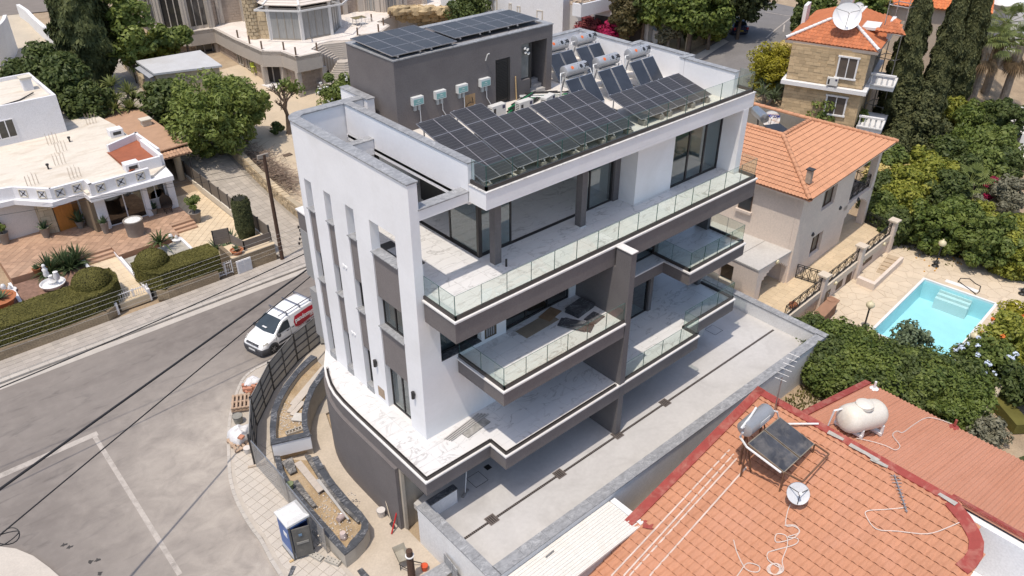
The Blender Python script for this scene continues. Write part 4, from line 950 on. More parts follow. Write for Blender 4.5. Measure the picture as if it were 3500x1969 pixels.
for k in range(6):MB().ob((12.26-.02*k,18.1-.17*k,-.78),(.04,.16 if k!=3 else.1,1.15),0,R(4)).build('plank',GREYM,t)
lw=thing('planter_wall','low wall with grey marble top next to the orange bucket at the bottom edge','wall',at(1530,1940,-.9))
P=[tuple(at(*p,-.75))[:2]for p in((1440,1969),(1535,1912),(1575,1930),(1490,1990))]
MB().prism(P,-1.5,-.81).build('wall_body',PLW,lw);MB().prism(offset(P,.03),-.806,-.75).build('coping_stone',GREYM,lw)
POLE=plain('creosoted_pole',(.085,.048,.032),.85,.3,3,stretch=(6,6,.7),bump=.4,bscale=12);CBL=plain('black_cable',(.02,.02,.022),.6,.05)
def pole(name,label,x,y,z0,z1,r=.14):
 t=thing(name,label,'utility pole',(x,y,z0));MB().tube([(x,y,z0-.2),(x,y,(z0+z1)/2),(x,y,z1)],[r,r*.9,r*.78],10).build('shaft',POLE,t,smooth=40);return t
pz=at(965,885,-1.33);t=pole('utility_pole','tall brown wooden pole on the pavement corner by the brick wall',pz.x,pz.y,-1.4,6.35)
MB().box(pz.x-.45,pz.x+.3,pz.y-.06,pz.y+.06,6.15,6.4).build('top_bracket',plain('grey_wood',(.3,.26,.22),.8,.1),t)
t=pole('utility_pole','brown wooden pole top with a white ring at the bottom edge of the picture',11.0,18.75,-1.4,.42,.17)
MB().lathe([(.165,.1),(.185,.1),(.185,.14),(.165,.14)],(11.0,18.75,0),14).build('white_ring',WPL,t)
HP=(18.9,36.35);t=pole('utility_pole','wooden pole with a stack of insulators behind the edge of the white wall',HP[0],HP[1],-1.4,4.6,.11)
ins=[]
for k,(px,py)in enumerate(((1020,776),(1025.5,787.5),(1028,800.6),(1024.5,816.8),(1022.4,832))):
 p=atY(px,py,HP[1]-.0);ins.append(p)
 MB().tube([p,(HP[0],HP[1],p.z-.1)],.02,5).build('arm',IRON,t);MB().lathe([(.04,-.08),(.06,0),(.04,.08)],p,8).build('insulator',plain('porcelain_brown',(.06,.05,.045),.3),t)
def cable(label,a,b,r,sag=.25,n=24,group='overhead cables across the street',mat=CBL):
 a,b=Vector(a),Vector(b);pts=[]
 for k in range(n+1):
  u=k/n;p=a.lerp(b,u);p.z-=sag*4*u*(1-u);pts.append(p)
 return tag(MB().tube(pts,r,5).build('overhead_cable',mat),label,'cable',group)
def ext(p,q,t):p,q=Vector(p),Vector(q);return q+(q-p)*t
a,b=Vector((6.98,30.01,5.25)),Vector((-.37,25.8,6.25))
cable('thickest black overhead cable crossing the whole street corner',ext(b,a,1.5)+Vector((0,0,.0)),ext(a,b,1.2),.05,0)
a,b=Vector((8.4,30.72,4.1)),Vector((-.92,25.29,4.85))
cable('thinner black cable pair running below the thickest overhead cable',ext(b,a,.95),ext(a,b,.9),.028,0)
cable('low black service cable running along the far pavement side',(18.9,36.3,4.6),(-14,34.2,4.6),.03,.55)
GWIRE=plain('pale_wire',(.6,.57,.53),.5,.05)
for k,p in enumerate(ins):cable(('topmost','second','middle','fourth','lowest')[k]+' of the five pale overhead wires strung in front of the hedges',p,(p.x-45,p.y+.2,p.z+1.0),.005,.45,group='pale wires along the pavement',mat=GWIRE)
for(p,q,h)in(((680,330),(0,90),.0),((690,570),(130,250),.0)):
 a=Vector((pz.x,pz.y,5.6));
cable('thin service wire from the pole top to the white villa roof',(pz.x,pz.y,5.9),(3.0,56.0,3.3),.012,.3,mat=CBL,group='service wires to the villa');cable('thin service wire from the pole to the villa door',(pz.x,pz.y,5.2),(8.0,57.0,2.9),.012,.3,mat=CBL,group='service wires to the villa')
cc=Vector(at(*q3(55,1180),4.3));tag(MB().tube([(cc.x+.35*math.cos(a),cc.y+.35*math.sin(a)*.9,cc.z+.1*math.sin(a*1.5))for a in[2*math.pi*k/18 for k in range(37)]],.02,5).build('cable_coil',CBL),'coil of black cable hanging in the air at the left edge','cable coil')
CARW=plain('white_car_paint',(.80,.80,.80),.22,.01,.5,fine=0,spec=.6);CARG=glass('car_glass',(.10,.12,.13),.06);BUMP=plain('dark_bumper',(.06,.06,.065),.6,.08,3);TYRE=plain('tyre_rubber',(.025,.025,.025),.8,.1)
def loft(stations,sect):
 m=MB();n=None
 for st in stations:
  pts=sect(*st);full=[(st[0],y,z)for y,z in pts]+[(st[0],-y,z)for y,z in pts[::-1]]
  n=len(full);m.v+=full
 for i in range(len(stations)-1):
  for k in range(n-1):m.f.append((i*n+k,i*n+k+1,(i+1)*n+k+1,(i+1)*n+k))
  m.f.append((i*n+n-1,i*n,(i+1)*n,(i+1)*n+n-1))
 m.f.append(tuple(range(n)));m.f.append(tuple((len(stations)-1)*n+k for k in range(n-1,-1,-1)))
 return m
def wheel(par,x,y,s,r=.31,w=.2,rim=ALU):
 wh=MB().lathe([(r*.62,-w/2),(r*.92,-w/2),(r,-w/2+.03),(r,w/2-.03),(r*.92,w/2),(r*.62,w/2)],(x,y,r),18,Vector((0,s,0))).build('wheel',TYRE,par,smooth=35)
 MB().lathe([(r*.62,-w/2),(r*.62,w/2-.02),(r*.5,w/2-.04),(0,w/2-.03)],(x,y,r),18,Vector((0,s,0))).build('rim',plain('rim_dark',(.06,.055,.05),.5,.1),wh)
 m=MB()
 for k in range(6):
  a=k*math.pi/3;m.beam((x,y+s*(w/2-.015),r),(x+r*.6*math.cos(a),y+s*(w/2-.015),r+r*.6*math.sin(a)),.05,.02)
 m.build('spokes',rim,wh)
def surf(y,z):return y
V=thing('parked_van','white panel van with roof bars and a red side panel parked by the hoarding','van',(0,0,0))
def sect(x,zt,wb,wt):
 return[(wb-.05,.26),(wb,.5),(wb,min(.98,zt-.16)),(wb-.01 if zt>1.3 else wb-.06,min(1.06,zt-.09)),(wt+.05,zt-.10),(wt-.1,zt-.02),(wt*.5,zt)]
st=[(2.18,.62,.66,.5),(2.12,.78,.76,.62),(1.95,.88,.83,.68),(1.6,.99,.88,.74),(1.25,1.08,.895,.78),(.95,1.30,.9,.74),(.62,1.55,.9,.70),(.32,1.70,.9,.67),(0,1.77,.9,.68),(-1.0,1.81,.9,.70),(-1.9,1.79,.89,.69),(-2.1,1.72,.87,.66),(-2.17,1.5,.86,.68)]
body=loft(st,sect).build('body',CARW,V,smooth=38)
b=loft([(2.24,.52,.62,.5),(2.17,.56,.78,.7),(1.95,.56,.88,.85),(1.62,.5,.912,.88)],lambda x,zt,wb,wt:[(wb-.04,.18),(wb,.3),(wb,zt-.06),(wt,zt)]).build('bumper',BUMP,V,smooth=40)
MB().box(2.235,2.25,-.26,.26,.36,.47).build('number_plate',plain('plate_white',(.7,.7,.68),.5,.03),b)
MB().slab([(2.16,-.5,.7),(2.16,.5,.7),(2.08,.5,.8),(2.08,-.5,.8)],-.03).build('grille',BUMP,V)
ch=MB()
for z in(.0,.05):ch.beam((2.175,-.08,.68+z),(2.165,0,.74+z),.02,.02).beam((2.165,0,.74+z),(2.175,.08,.68+z),.02,.02)
ch.build('chevron_emblem',STEEL,V)
MB().slab([(1.2,-.70,1.145),(1.2,.70,1.145),(.36,.60,1.70),(.36,-.60,1.70)],-.012).build('windscreen',CARG,V)if False else None
ws=MB().add([(1.17,-.76,1.155),(1.24,0,1.13),(1.17,.76,1.155),(.40,.64,1.672),(.42,0,1.70),(.40,-.64,1.672)],[(0,1,4,5),(1,2,3,4)])
ws.v=[(x+.02,y,z+.022)for x,y,z in ws.v];ws.build('windscreen',plain('dark_windscreen',(.035,.045,.05),.06,.15,2,spec=.8,fine=0),V)
MB().ob((1.0,-.05,1.305),(.28,.34,.006),0,0).build('dashboard_paper',WPL,V)
for s in(1,-1):
 MB().slab([(2.02,s*.80,.66),(1.70,s*.885,.72),(1.72,s*.84,.92),(2.0,s*.72,.84)],s*.03).build('headlight',plain('headlight_lens',(.55,.53,.48),.15,.08,6,spec=.7),V)
 MB().slab([(1.1,s*.907,1.06),(.05,s*.907,1.06),(.05,s*.80,1.56),(.42,s*.80,1.56)],s*.012).build('side_window',plain('dark_windscreen',(.035,.045,.05),.06),V)
 MB().box(.03,.045,s*.9-.012,s*.9+.012,.4,1.05).box(1.12,1.13,s*.9-.012,s*.9+.012,.45,1.0).build('door_seam',BUMP,V)
 MB().box(.15,.33,s*.9-.03,s*.9+.03,.93,.97).build('door_handle',BUMP,V);MB().box(-.25,-.05,s*.9-.03,s*.9+.03,.95,.99).build('door_handle',BUMP,V)
 MB().box(-1.1,1.0,s*.9-.022,s*.9+.022,.42,.54).build('side_moulding',BUMP,V)
 MB().lathe([(0,-.1),(.1,-.08),(.13,0),(.1,.08),(0,.1)],(1.0,s*1.03,1.08),10,Vector((1,.3*s,0))).build('door_mirror',BUMP,V)
 for x in(1.42,-1.35):
  MB().lathe([(0,0),(.385,0),(.385,.012),(0,.012)],(x,s*.895,.34),20,Vector((0,s,0))).build('wheel_arch',BUMP,V);wheel(V,x,s*.82,s)
 MB().box(-2.19,-2.1,s*.80-.06,s*.80+.06,.85,1.35).build('tail_light',RED,V)
dec=plain('red_decal',(.42,.012,.03),.35,.05,1,fine=0)
for s in(1,-1):
 yb,yt=s*.914,s*.835
 q=[(-.32,yb,.86),(-.62,yb,.78),(-1.95,yb,.93),(-2.02,yb,1.05),(-1.95,yt,1.52),(-1.6,yt,1.56),(-.45,yt,1.50),(-.28,yb,1.20)]
 q=[(x,s*(.914-.11*max(0,(z-1.02))/.5)+s*.004,z)for x,y,z in q]
 d=MB().add(q+[(-1.1,s*.914+s*.004,1.1)],[(i,(i+1)%8,8)if s<0 else((i+1)%8,i,8)for i in range(8)]).build('red_panel',dec,V)
 def lay(txt,size,x,z,mat,bold,dy=.012):
  me=text_mesh(txt,size,bold);me.materials.append(mat);tl_=-.22*s
  sx=Vector((-s,0,0))if False else Vector((1,0,0))if s<0 else Vector((-1,0,0))
  up=Vector((0,-s*.21,.978));nn=sx.cross(up)
  for v in me.vertices:v.co=Vector((x,s*(.914-.11*max(0,(z-1.02))/.5),z))+sx*v.co.x+up*v.co.y+Vector((0,s,0))*dy
  put('lettering',me,V)
 lay('pandomus',.36,-1.12,1.24,WPL,.012,.03);lay('GROUP',.13,-1.70,1.05,WPL,.003,.03);lay('CONSTRUCTION  TEAM',.125,-1.15,.76,plain('maroon_lettering',(.18,.02,.03),.5),.002,.012)
rr=MB()
for x in(-.02,-1.0,-1.85):rr.beam((x,-.78,1.93),(x,.78,1.93),.05,.04);rr.beam((x,-.66,1.74),(x,-.7,1.93),.04,.06);rr.beam((x,.66,1.74),(x,.7,1.93),.04,.06)
rr.tube([(.55,.62,1.98),(-2.15,.62,1.98)],.028,6)
rr.build('roof_rack',plain('rack_grey',(.16,.16,.19),.45,.1,metal=.4),V)
MB().tube([(.1,0,1.76),(.0,0,1.98)],.008,4).build('aerial',BUMP,V)
V.location=(15.22,37.95,-1.45);V.rotation_euler=(0,0,R(180+14.5))
import numpy as np
def t1(x,y,z):return at(x*.45547,y*.45547,z)
def t2(x,y,z):return at(x*.45547,600+y*.45547,z)
def xy(v):return(v[0],v[1])
def courses(par,p,q,z0,z1,bw,bh,gap,proud,mat,name='brick',limit=300,rand=0.0,jit=.006,skip=None,zf=None):
 """separate masonry units on the face of a wall running p->q (outward side on the right)"""
 p,q=Vector(p[:2]),Vector(q[:2]);d=q-p;L=d.length;d.normalize();n=Vector((d.y,-d.x));cells=[]
 rows=max(1,round((z1-z0)/bh));hh=(z1-z0)/rows
 for r in range(rows):
  s=-bw*.5 if r%2 else 0.0
  while s<L:
   w=bw*(1+rnd.uniform(-rand,rand));a,b=max(0,s)+gap/2,min(L,s+w)-gap/2;s+=w
   if b-a<bw*.15:continue
   za,zb=z0+r*hh+gap/2,z0+(r+1)*hh-gap/2
   if skip and skip((a+b)/2,(za+zb)/2):continue
   cells.append((a,b,za,zb,proud*(1+rnd.uniform(-.6,.6)*(rand>0))))
 cells.sort(key=lambda c:cdist((p.x+d.x*c[0],p.y+d.y*c[0],c[2])))
 rest=MB()
 for k,(a,b,za,zb,pr)in enumerate(cells):
  A,Bq=p+d*a,p+d*b;j=[rnd.uniform(-jit,jit)for _ in range(4)]if rand else[0]*4
  zo=zf(((A+Bq)/2).x,((A+Bq)/2).y)if zf else 0
  m=MB()if k<limit else rest
  m.add([(A.x,A.y,za+zo),(Bq.x,Bq.y,za+zo),(Bq.x,Bq.y,zb+zo),(A.x,A.y,zb+zo),(A.x+n.x*pr,A.y+n.y*pr,za+j[0]+zo),(Bq.x+n.x*pr,Bq.y+n.y*pr,za+j[1]+zo),(Bq.x+n.x*pr,Bq.y+n.y*pr,zb+j[2]+zo),(A.x+n.x*pr,A.y+n.y*pr,zb+j[3]+zo)],[(4,5,6,7),(0,1,5,4),(1,2,6,5),(2,3,7,6),(3,0,4,7)])
  if k<limit:m.build(name,mat,par)
 if rest.v:rest.build(name+'s',mat,par,kind='stuff')
def tile_mesh(tw,tl,amp,lift,n=5,name='roof_tile',mat=None,waves=1):
 m=MB();vs=[]
 for j,v in enumerate((0,tl*1.06)):
  for i in range(n*waves+1):
   u=i/(n*waves);z=amp*(.5-.5*math.cos(2*math.pi*u*waves))+lift*(1-j)+.012
   vs.append((u*tw,v,z))
 c=n*waves+1;fs=[(i,i+1,c+i+1,c+i)for i in range(c-1)]
 for i in range(c):vs.append((vs[i][0],0,vs[i][2]-.035))
 fs+=[(2*c+i,2*c+i+1,i+1,i)for i in range(c-1)]
 m.nlip=c-1;m.add(vs,fs);return m
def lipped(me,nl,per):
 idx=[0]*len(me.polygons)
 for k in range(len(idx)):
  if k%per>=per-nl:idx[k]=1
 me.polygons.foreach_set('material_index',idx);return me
def tiled(par,O,u,v,poly,tw,tl,amp,lift,mat,limit=300,waves=1,basemat=None,n=5,lip=None):
 """pantiles over the polygon poly (in u,v metres) on the slope spanned by u (eave) and v (up)"""
 O,u,v=Vector(O),Vector(u).normalized(),Vector(v).normalized();nr=u.cross(v).normalized()
 Q=Matrix((u,v,nr)).transposed()
 b=MB().slab([O+u*a+v*c for a,c in poly],.06).build('roof_base',basemat or mat,par)
 lipm=lip or plain('tile_lip_shade',(.23,.095,.058),.9,.15,3);tm=tile_mesh(tw,tl,amp,lift,n,waves=waves);me=lipped(tm.mesh('roof_tile',[mat,lipm],50),tm.nlip,len(tm.f))  # gap shadow under each tile course is put into the lip colour
 us=[p[0]for p in poly];vs=[p[1]for p in poly];cells=[]
 y=min(vs);
 while y<max(vs)-tl*.3:
  x=min(us)
  while x<max(us)-tw*.3:
   c=clip(poly,x,x+tw,y,y+tl)
   if len(c)>=3 and parea(c)>tw*tl*.55:cells.append(O+u*x+v*y)
   x+=tw
  y+=tl
 cells.sort(key=lambda p:cdist(p))
 for k,p in enumerate(cells[:limit]):
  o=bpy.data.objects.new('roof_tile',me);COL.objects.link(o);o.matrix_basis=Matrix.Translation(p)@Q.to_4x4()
  o.parent=b;o.matrix_parent_inverse=wmat(b).inverted()
 if len(cells)>limit:
  V=np.array(tm.v);rest=cells[limit:];RQ=np.array(Q)
  W=V@RQ.T;nv=len(V);allv=np.concatenate([W+np.array(p)for p in rest])
  F=[tuple(i+k*nv for i in f)for k in range(len(rest))for f in tm.f]
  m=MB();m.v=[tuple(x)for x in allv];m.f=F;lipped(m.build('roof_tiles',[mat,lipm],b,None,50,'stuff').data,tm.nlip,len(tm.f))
 return b
def ridge(par,pts,r,mat,seg=.42):
 for a,b in zip(pts,pts[1:]):
  a,b=Vector(a),Vector(b);n=max(1,round((b-a).length/seg))
  for k in range(n):
   p,q=a.lerp(b,k/n),a.lerp(b,(k+1.08)/n);MB().tube([p+Vector((0,0,.012)),q],[r*1.06,r*.92],8,False).build('ridge_tile',mat,par,smooth=60)
def leafmat(name,dark,light,rough=.55,trans=.3,clump=.9):
 if name in MATS:return MATS[name]
 b=NB(name);g=b.n('ShaderNodeNewGeometry')
 n=b.ramp(b.noise(g.outputs['Position'],clump,3),[(.35,0),(.65,1)])
 a=b.n('ShaderNodeMath',operation='MULTIPLY_ADD');b.l(g.outputs['Random Per Island'],a.inputs[0]);a.inputs[1].default_value=.6;
 m2=b.n('ShaderNodeMath',operation='MULTIPLY');b.l(n,m2.inputs[0]);m2.inputs[1].default_value=.4;b.l(m2.outputs[0],a.inputs[2])
 c=b.mix(a.outputs[0],dark,light)
 p=b.n('ShaderNodeBsdfPrincipled');b.l(c,p.inputs['Base Color']);p.inputs['Roughness'].default_value=rough;p.inputs['Specular IOR Level'].default_value=.3
 t=b.n('ShaderNodeBsdfTranslucent');b.l(c,t.inputs[0]);mx=b.n('ShaderNodeMixShader');mx.inputs[0].default_value=trans
 b.l(p.outputs[0],mx.inputs[1]);b.l(t.outputs[0],mx.inputs[2]);b.l(mx.outputs[0],b.out.inputs[0]);MATS[name]=b.m;return b.m
NR=np.random.default_rng(11)
def quads(name,P,N,size,mat,par=None,asp=1.6,label=None,kind=None,tang=None,sj=.35,col=None):
 """leaf faces at P with normals N"""
 n=len(P);N=N/np.maximum(np.linalg.norm(N,axis=1,keepdims=True),1e-6)
 Tn=NR.normal(size=(n,3))if tang is None else tang+NR.normal(size=(n,3))*.3
 Tn=Tn-N*np.sum(Tn*N,axis=1,keepdims=True);Tn/=np.maximum(np.linalg.norm(Tn,axis=1,keepdims=True),1e-6);Bn=np.cross(N,Tn)
 s=(size*(1+NR.uniform(-sj,sj,size=(n,1))));a=Tn*s*asp*.5;b=Bn*s*.5
 V=np.stack([P-a,P+b*.9+N*s*.1,P+a,P-b*.9+N*s*.1],axis=1).reshape(-1,3).astype(np.float32)
 me=bpy.data.meshes.new(name);me.vertices.add(4*n);me.vertices.foreach_set('co',V.ravel())
 me.loops.add(4*n);me.loops.foreach_set('vertex_index',np.arange(4*n,dtype=np.int32))
 me.polygons.add(n);me.polygons.foreach_set('loop_start',np.arange(0,4*n,4,dtype=np.int32))
 me.materials.append(mat);me.update(calc_edges=True)
 return put(name,me,par,label,kind)
def clumps(c,rad,ncl,nl,cr,shell=.55,flat=.75,up=.4):
 """leaf positions and normals in clumps spread through an ellipsoid"""
 c=np.array(c);rad=np.array(rad);P=[];N=[]
 D=NR.normal(size=(ncl,3));D/=np.linalg.norm(D,axis=1,keepdims=True);rr=NR.uniform(shell,1,size=(ncl,1))
 C=c+D*rr*rad*np.array([1,1,1.0])
 for k in range(ncl):
  r=cr*NR.uniform(.65,1.35);d=NR.normal(size=(nl,3));d/=np.linalg.norm(d,axis=1,keepdims=True);q=NR.uniform(.5,1,size=(nl,1))**.6
  P.append(C[k]+d*q*np.array([r,r,r*flat]));N.append(d+np.array([0,0,up])+NR.normal(size=(nl,3))*.45)
 return np.concatenate(P),np.concatenate(N)
BARK=plain('bark',(.13,.095,.07),.9,.3,4,bump=.5,bscale=20);BARKG=plain('grey_bark',(.22,.19,.16),.9,.25,4,bump=.4,bscale=20)
def trunk(par,x,y,z0,z1,r,limbs=5,spread=1.0,mat=None,lean=(0,0)):
 m=MB();top=Vector((x+lean[0],y+lean[1],z1));base=Vector((x,y,z0-.2));mid=base.lerp(top,.55)+Vector((rnd.uniform(-.1,.1),rnd.uniform(-.1,.1),0))
 m.tube([base,mid,top],[r*1.15,r*.8,r*.35],8)
 for k in range(limbs):
  a=2*math.pi*(k+rnd.random()*.5)/limbs;st=base.lerp(top,rnd.uniform(.4,.75));L=spread*rnd.uniform(.7,1.1)
  e=st+Vector((math.cos(a)*L,math.sin(a)*L,L*rnd.uniform(.5,.9)));m.tube([st,st.lerp(e,.5)+Vector((0,0,-.05*L)),e],[r*.45,r*.3,r*.1],6)
 m.build('trunk',mat or BARK,par,smooth=50)
def tree(name,label,cat,x,y,z0,h,rad,mat,ncl=60,nl=120,cr=.45,leaf=.16,tr=.14,zc=None,group=None,shell=.45,limbs=6,flat=.75,bark=None,asp=1.6):
 t=thing(name,label,cat,(x,y,z0),0,group);cz=z0+h-rad[2]if zc is None else zc
 trunk(t,x,y,z0,cz+rad[2]*.3,tr,limbs,min(rad[0],rad[1])*.75,bark)
 P,N=clumps((x,y,cz),rad,ncl,nl,cr,shell,flat);quads('crown',P,N,leaf,mat,t,asp);return t
def shrub(name,label,cat,c,rad,mat,ncl=24,nl=120,cr=.3,leaf=.11,group=None,shell=.3,extra=None,up=.5,asp=1.6):
 t=thing(name,label,cat,(c[0],c[1],c[2]),0,group)
 m=MB()
 for k in range(5):
  a=k*1.3;m.tube([(c[0],c[1],c[2]-.1),(c[0]+rad[0]*.5*math.cos(a),c[1]+rad[1]*.5*math.sin(a),c[2]+rad[2]*1.1)],[.035,.012],5)
 m.build('stems',BARK,t)
 P,N=clumps((c[0],c[1],c[2]+rad[2]*.95),rad,ncl,nl,cr,shell,.8,up);P[:,2]=np.maximum(P[:,2],c[2]+.02);quads('foliage',P,N,leaf,mat,t,asp)
 if extra:
  en,em,es=extra;P,N=clumps((c[0],c[1],c[2]+rad[2]*.98),tuple(np.array(rad)*1.02),en,14,.12,.85,.8,1);P[:,2]=np.maximum(P[:,2],c[2]+.1);quads('flowers',P,N,es,em,t,1.1)
 return t
def rosette(name,label,cat,c,n,L,w,mat,heads=((0,0,0),),group=None,droop=.5,trunk_r=0):
 t=thing(name,label,cat,tuple(c),0,group)
 for hd_ in heads:
  m=MB();h=Vector(c)+Vector(hd_)
  if trunk_r and hd_[2]>.2:MB().tube([Vector(c)+Vector((hd_[0]*.3,hd_[1]*.3,-.1)),h],[trunk_r,trunk_r*.7],7).build('stem',BARKG,t)
  for k in range(n):
   a=k*2.399+rnd.random()*.3;e=R(rnd.uniform(5,80));l=L*rnd.uniform(.75,1.1)
   d=Vector((math.cos(a)*math.cos(e),math.sin(a)*math.cos(e),math.sin(e)));s=Vector((-math.sin(a),math.cos(a),0))*w/2
   p1=h+d*l*.55;p2=h+d*l+Vector((0,0,-droop*l*math.cos(e)*.4))
   m.add([h-s*.6,h+s*.6,p1+s,p2,p1-s],[(0,1,2,4),(4,2,3)])
  m.build('leaves',mat,t)
 return t
L_OLIVE=leafmat('leaf_hedge',(.072,.068,.015),(.175,.158,.04),.75,.1);L_DARK=leafmat('leaf_dark_green',(.042,.068,.018),(.135,.165,.048));L_MID=leafmat('leaf_mid_green',(.062,.100,.022),(.215,.255,.062))
L_CYP=leafmat('leaf_cypress',(0.032,0.042,0.015),(0.121,0.125,0.048),.75,.08,1.6);L_YEL=leafmat('leaf_golden',(0.195,0.184,0.016),(0.439,0.391,0.041));L_LIME=leafmat('leaf_lime',(.11,.145,.02),(.38,.37,.06));L_BLUE=leafmat('leaf_blue_green',(0.077,0.109,0.059),(0.215,0.261,0.144))
L_PINK=leafmat('bougainvillea',(0.268,0.009,0.057),(0.609,0.034,0.155),.6,.3,.6);L_DRY=leafmat('dry_twigs',(0.195,0.132,0.088),(0.414,0.299,0.207),.9,.05);L_GREY=leafmat('leaf_grey_green',(0.138,0.138,0.091),(0.292,0.275,0.189));L_CREAM=leafmat('cream_flowers',(0.512,0.414,0.145),(0.731,0.598,0.259));L_ACID=leafmat('leaf_willow',(.085,.125,.025),(.30,.35,.09),.5,.35)
HB=plain('tan_brick',(.34,.265,.175),.85,.12,2,rv=.12);HBW=plain('tan_mortar',(.20,.155,.105),.9,.1,3)
VZ,PZ=-.4,-.85
struct('garden_path',MB().prism([(8.95,46.9),(10.75,46.9),(10.8,53.6),(9.0,53.6)],-1.4,PZ).prism([(10.8,49.2),(19.2,48.0),(19.3,80),(16.75,80),(16.75,54.3),(15.1,54.3),(15.0,52.3),(10.8,52.1)],-1.4,PZ-.012),plain('cream_paving_bed',(.56,.46,.32),.85,.06,1))
CRM=plain('cream_paving_slab',(.62,.50,.345),.8,.05,1.2,fine=.04,dirt=(.52,.42,.29),dscale=.6,damt=.5,rv=.05)
pp=thing('paved_drive','cream stone paved side drive of the white villa','paving',(17,55,PZ))
pave(pp,[(15.15,49.0),(19.2,48.2),(19.25,66),(16.85,66),(16.85,54.45),(15.2,54.45)],PZ-.008,.45,.45,.02,.016,CRM,'paving_slab',R(45))
pave(pp,[(9.05,47.0),(10.7,47.0),(10.72,53.4),(9.05,53.4)],PZ+.004,.6,.6,.015,.012,CRM,'paving_slab',limit=120)
TER=plain('terracotta_tile',(.40,.255,.17),.7,.08,1.4,fine=.05,rv=.16,dirt=(.48,.33,.23),dscale=.5,damt=.5)
pt=thing('tiled_patio','terracotta tiled patio with steps in front of the white villa','patio',(9,54,VZ))
PAT=[(4.6,53.7),(9.05,53.5),(9.05,53.9),(10.8,53.9),(10.8,52.2),(14.98,52.3),(15.07,54.34),(16.7,54.27),(16.72,57.2),(10.9,58.6),(4.6,60.5)]
MB().prism(PAT,-1.4,VZ-.014).build('patio_base',plain('patio_riser',(.36,.20,.125),.8,.08,1.5),pt)
pave(pt,PAT,VZ-.01,.42,.42,.015,.012,TER,'patio_tile',R(45),limit=300)
for x0,x1,y0,dy in((9.06,10.79,53.9,-1),(15.07,16.7,54.3,-1)):
 for k in range(3):MB().box(x0,x1,y0-.32*(3-k),y0-.32*(2-k)-.004,-1.3,PZ+.15*(k+0)+.14).build('step',TER,pt)
for k in range(2):MB().box(8.98,10.72,46.95+.3*k+.4,47.25+.3*k+.4,-1.35,-1.2+.16*(k+1)).build('step',CRM,pt)
villa=thing('white_villa','single storey white villa with a flat roof, square parapet ornaments and a timber front door','house',(11,60,VZ))
VW=plain('villa_white_paint',(.76,.75,.76),.8,.025,1,dirt=(.66,.63,.6),dscale=.5,damt=.4);STN=plain('pale_limestone',(.50,.42,.30),.85,.12,1.5,rv=.1)
zr,zc=2.75,2.25
MB().box(11.0,16.68,57.6,72,-1.3,zc).box(-6,11.0,60.3,72,-1.3,zc).build('house_body',VW,villa)
MB().box(10.98,11.8,56.45,57.6,VZ,zc).build('front_wall',VW,villa);MB().box(14.42,14.75,56.45,57.6,VZ,zc).box(14.75,16.2,57.3,57.6,VZ,.45).box(16.2,16.7,56.6,57.6,VZ,zc).build('front_wall',VW,villa)
sd=window(11.8,14.42,56.7,56.7,VZ+.02,zc,villa,'x',2,name='patio_door',fmat=VW,fr=.07,gmat=glass('villa_glass',(.16,.155,.14),.05));window(14.75,16.2,57.2,57.2,.45,zc,villa,'x',2,fmat=VW,gmat=glass('villa_glass',(.16,.155,.14),.05))
MB().box(11.85,14.4,57.3,57.5,VZ,zc).build('curtain',plain('brown_curtain',(.30,.22,.15),.9,.25,5,stretch=(6,6,.3)),villa)
for a,b,lb in(((10.55,58.0),(10.82,56.4),0),((8.0,58.55),(8.85,58.3),1),((7.95,59.9),(8.0,58.55),2)):
 w=MB();A,Bq=Vector(a),Vector(b);d=(Bq-A).normalized();n=Vector((-d.y,d.x));w.prism([a,b,tuple(Bq+n*.3),tuple(A+n*.3)],VZ,zc);w=w.build('stone_pier',HBW,villa)
 courses(w,b,a,VZ,zc,.62,.42,.02,.03,STN,'stone_block')if lb==0 else courses(w,a,b,VZ,zc,.62,.42,.02,.03,STN,'stone_block')
DOORW=plain('varnished_timber',(.42,.17,.035),.4,.15,3,stretch=(3,3,.6))
d=MB().slab([(8.9,58.35,VZ),(10.1,58.4,VZ),(10.1,58.4,1.85),(8.9,58.35,1.85)],-.06).build('front_door',DOORW,villa,'varnished timber front door with raised panels')
for zz in(VZ+.2,.75):
 for xx in(9.0,9.35):MB().box(xx,xx+.26,58.3,58.345,zz,zz+.75).build('door_panel',DOORW,d)
MB().box(9.75,10.5,58.42,58.5,VZ,1.85).build('side_light',plain('amber_glass',(.20,.09,.025),.3,.2,6),villa)
MB().box(8.6,10.8,58.5,60.5,VZ,zc).build('entrance_wall',VW,villa)
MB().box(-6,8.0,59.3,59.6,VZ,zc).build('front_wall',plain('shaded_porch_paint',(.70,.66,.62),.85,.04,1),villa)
CAN=[xy(t2(*p,2.6))for p in((-400,300),(100,185),(390,205),(625,130),(675,170),(1170,35),(1300,0))]
MB().prism(CAN+[(16.7,57.5),(-6,61)],zc,2.6).build('canopy',VW,villa)
MB().prism([(16.68,57.3)]+[xy(t2(*p,2.6)+Vector((0,.55,0)))for p in((1170,35),(675,170),(625,130),(390,205),(100,185),(-400,300))]+[(-6,72),(-6,74),(14.4,74),(16.0,73.5),(16.68,68)],2.4,zr).build('roof_deck',plain('stained_cream_roof',(.66,.60,.51),.85,.06,.7,dirt=(.46,.38,.29),dscale=.9,damt=.75,stretch=(.5,1.4,1)),villa,'stained cream roof deck')
orn=plain('ornament_cream',(.62,.57,.47),.8,.06)
PRP=[t1(p[0],p[1],3.45)for p in((-400,1480),(90,1405),(370,1420),(630,1352),(665,1388),(1115,1262))]
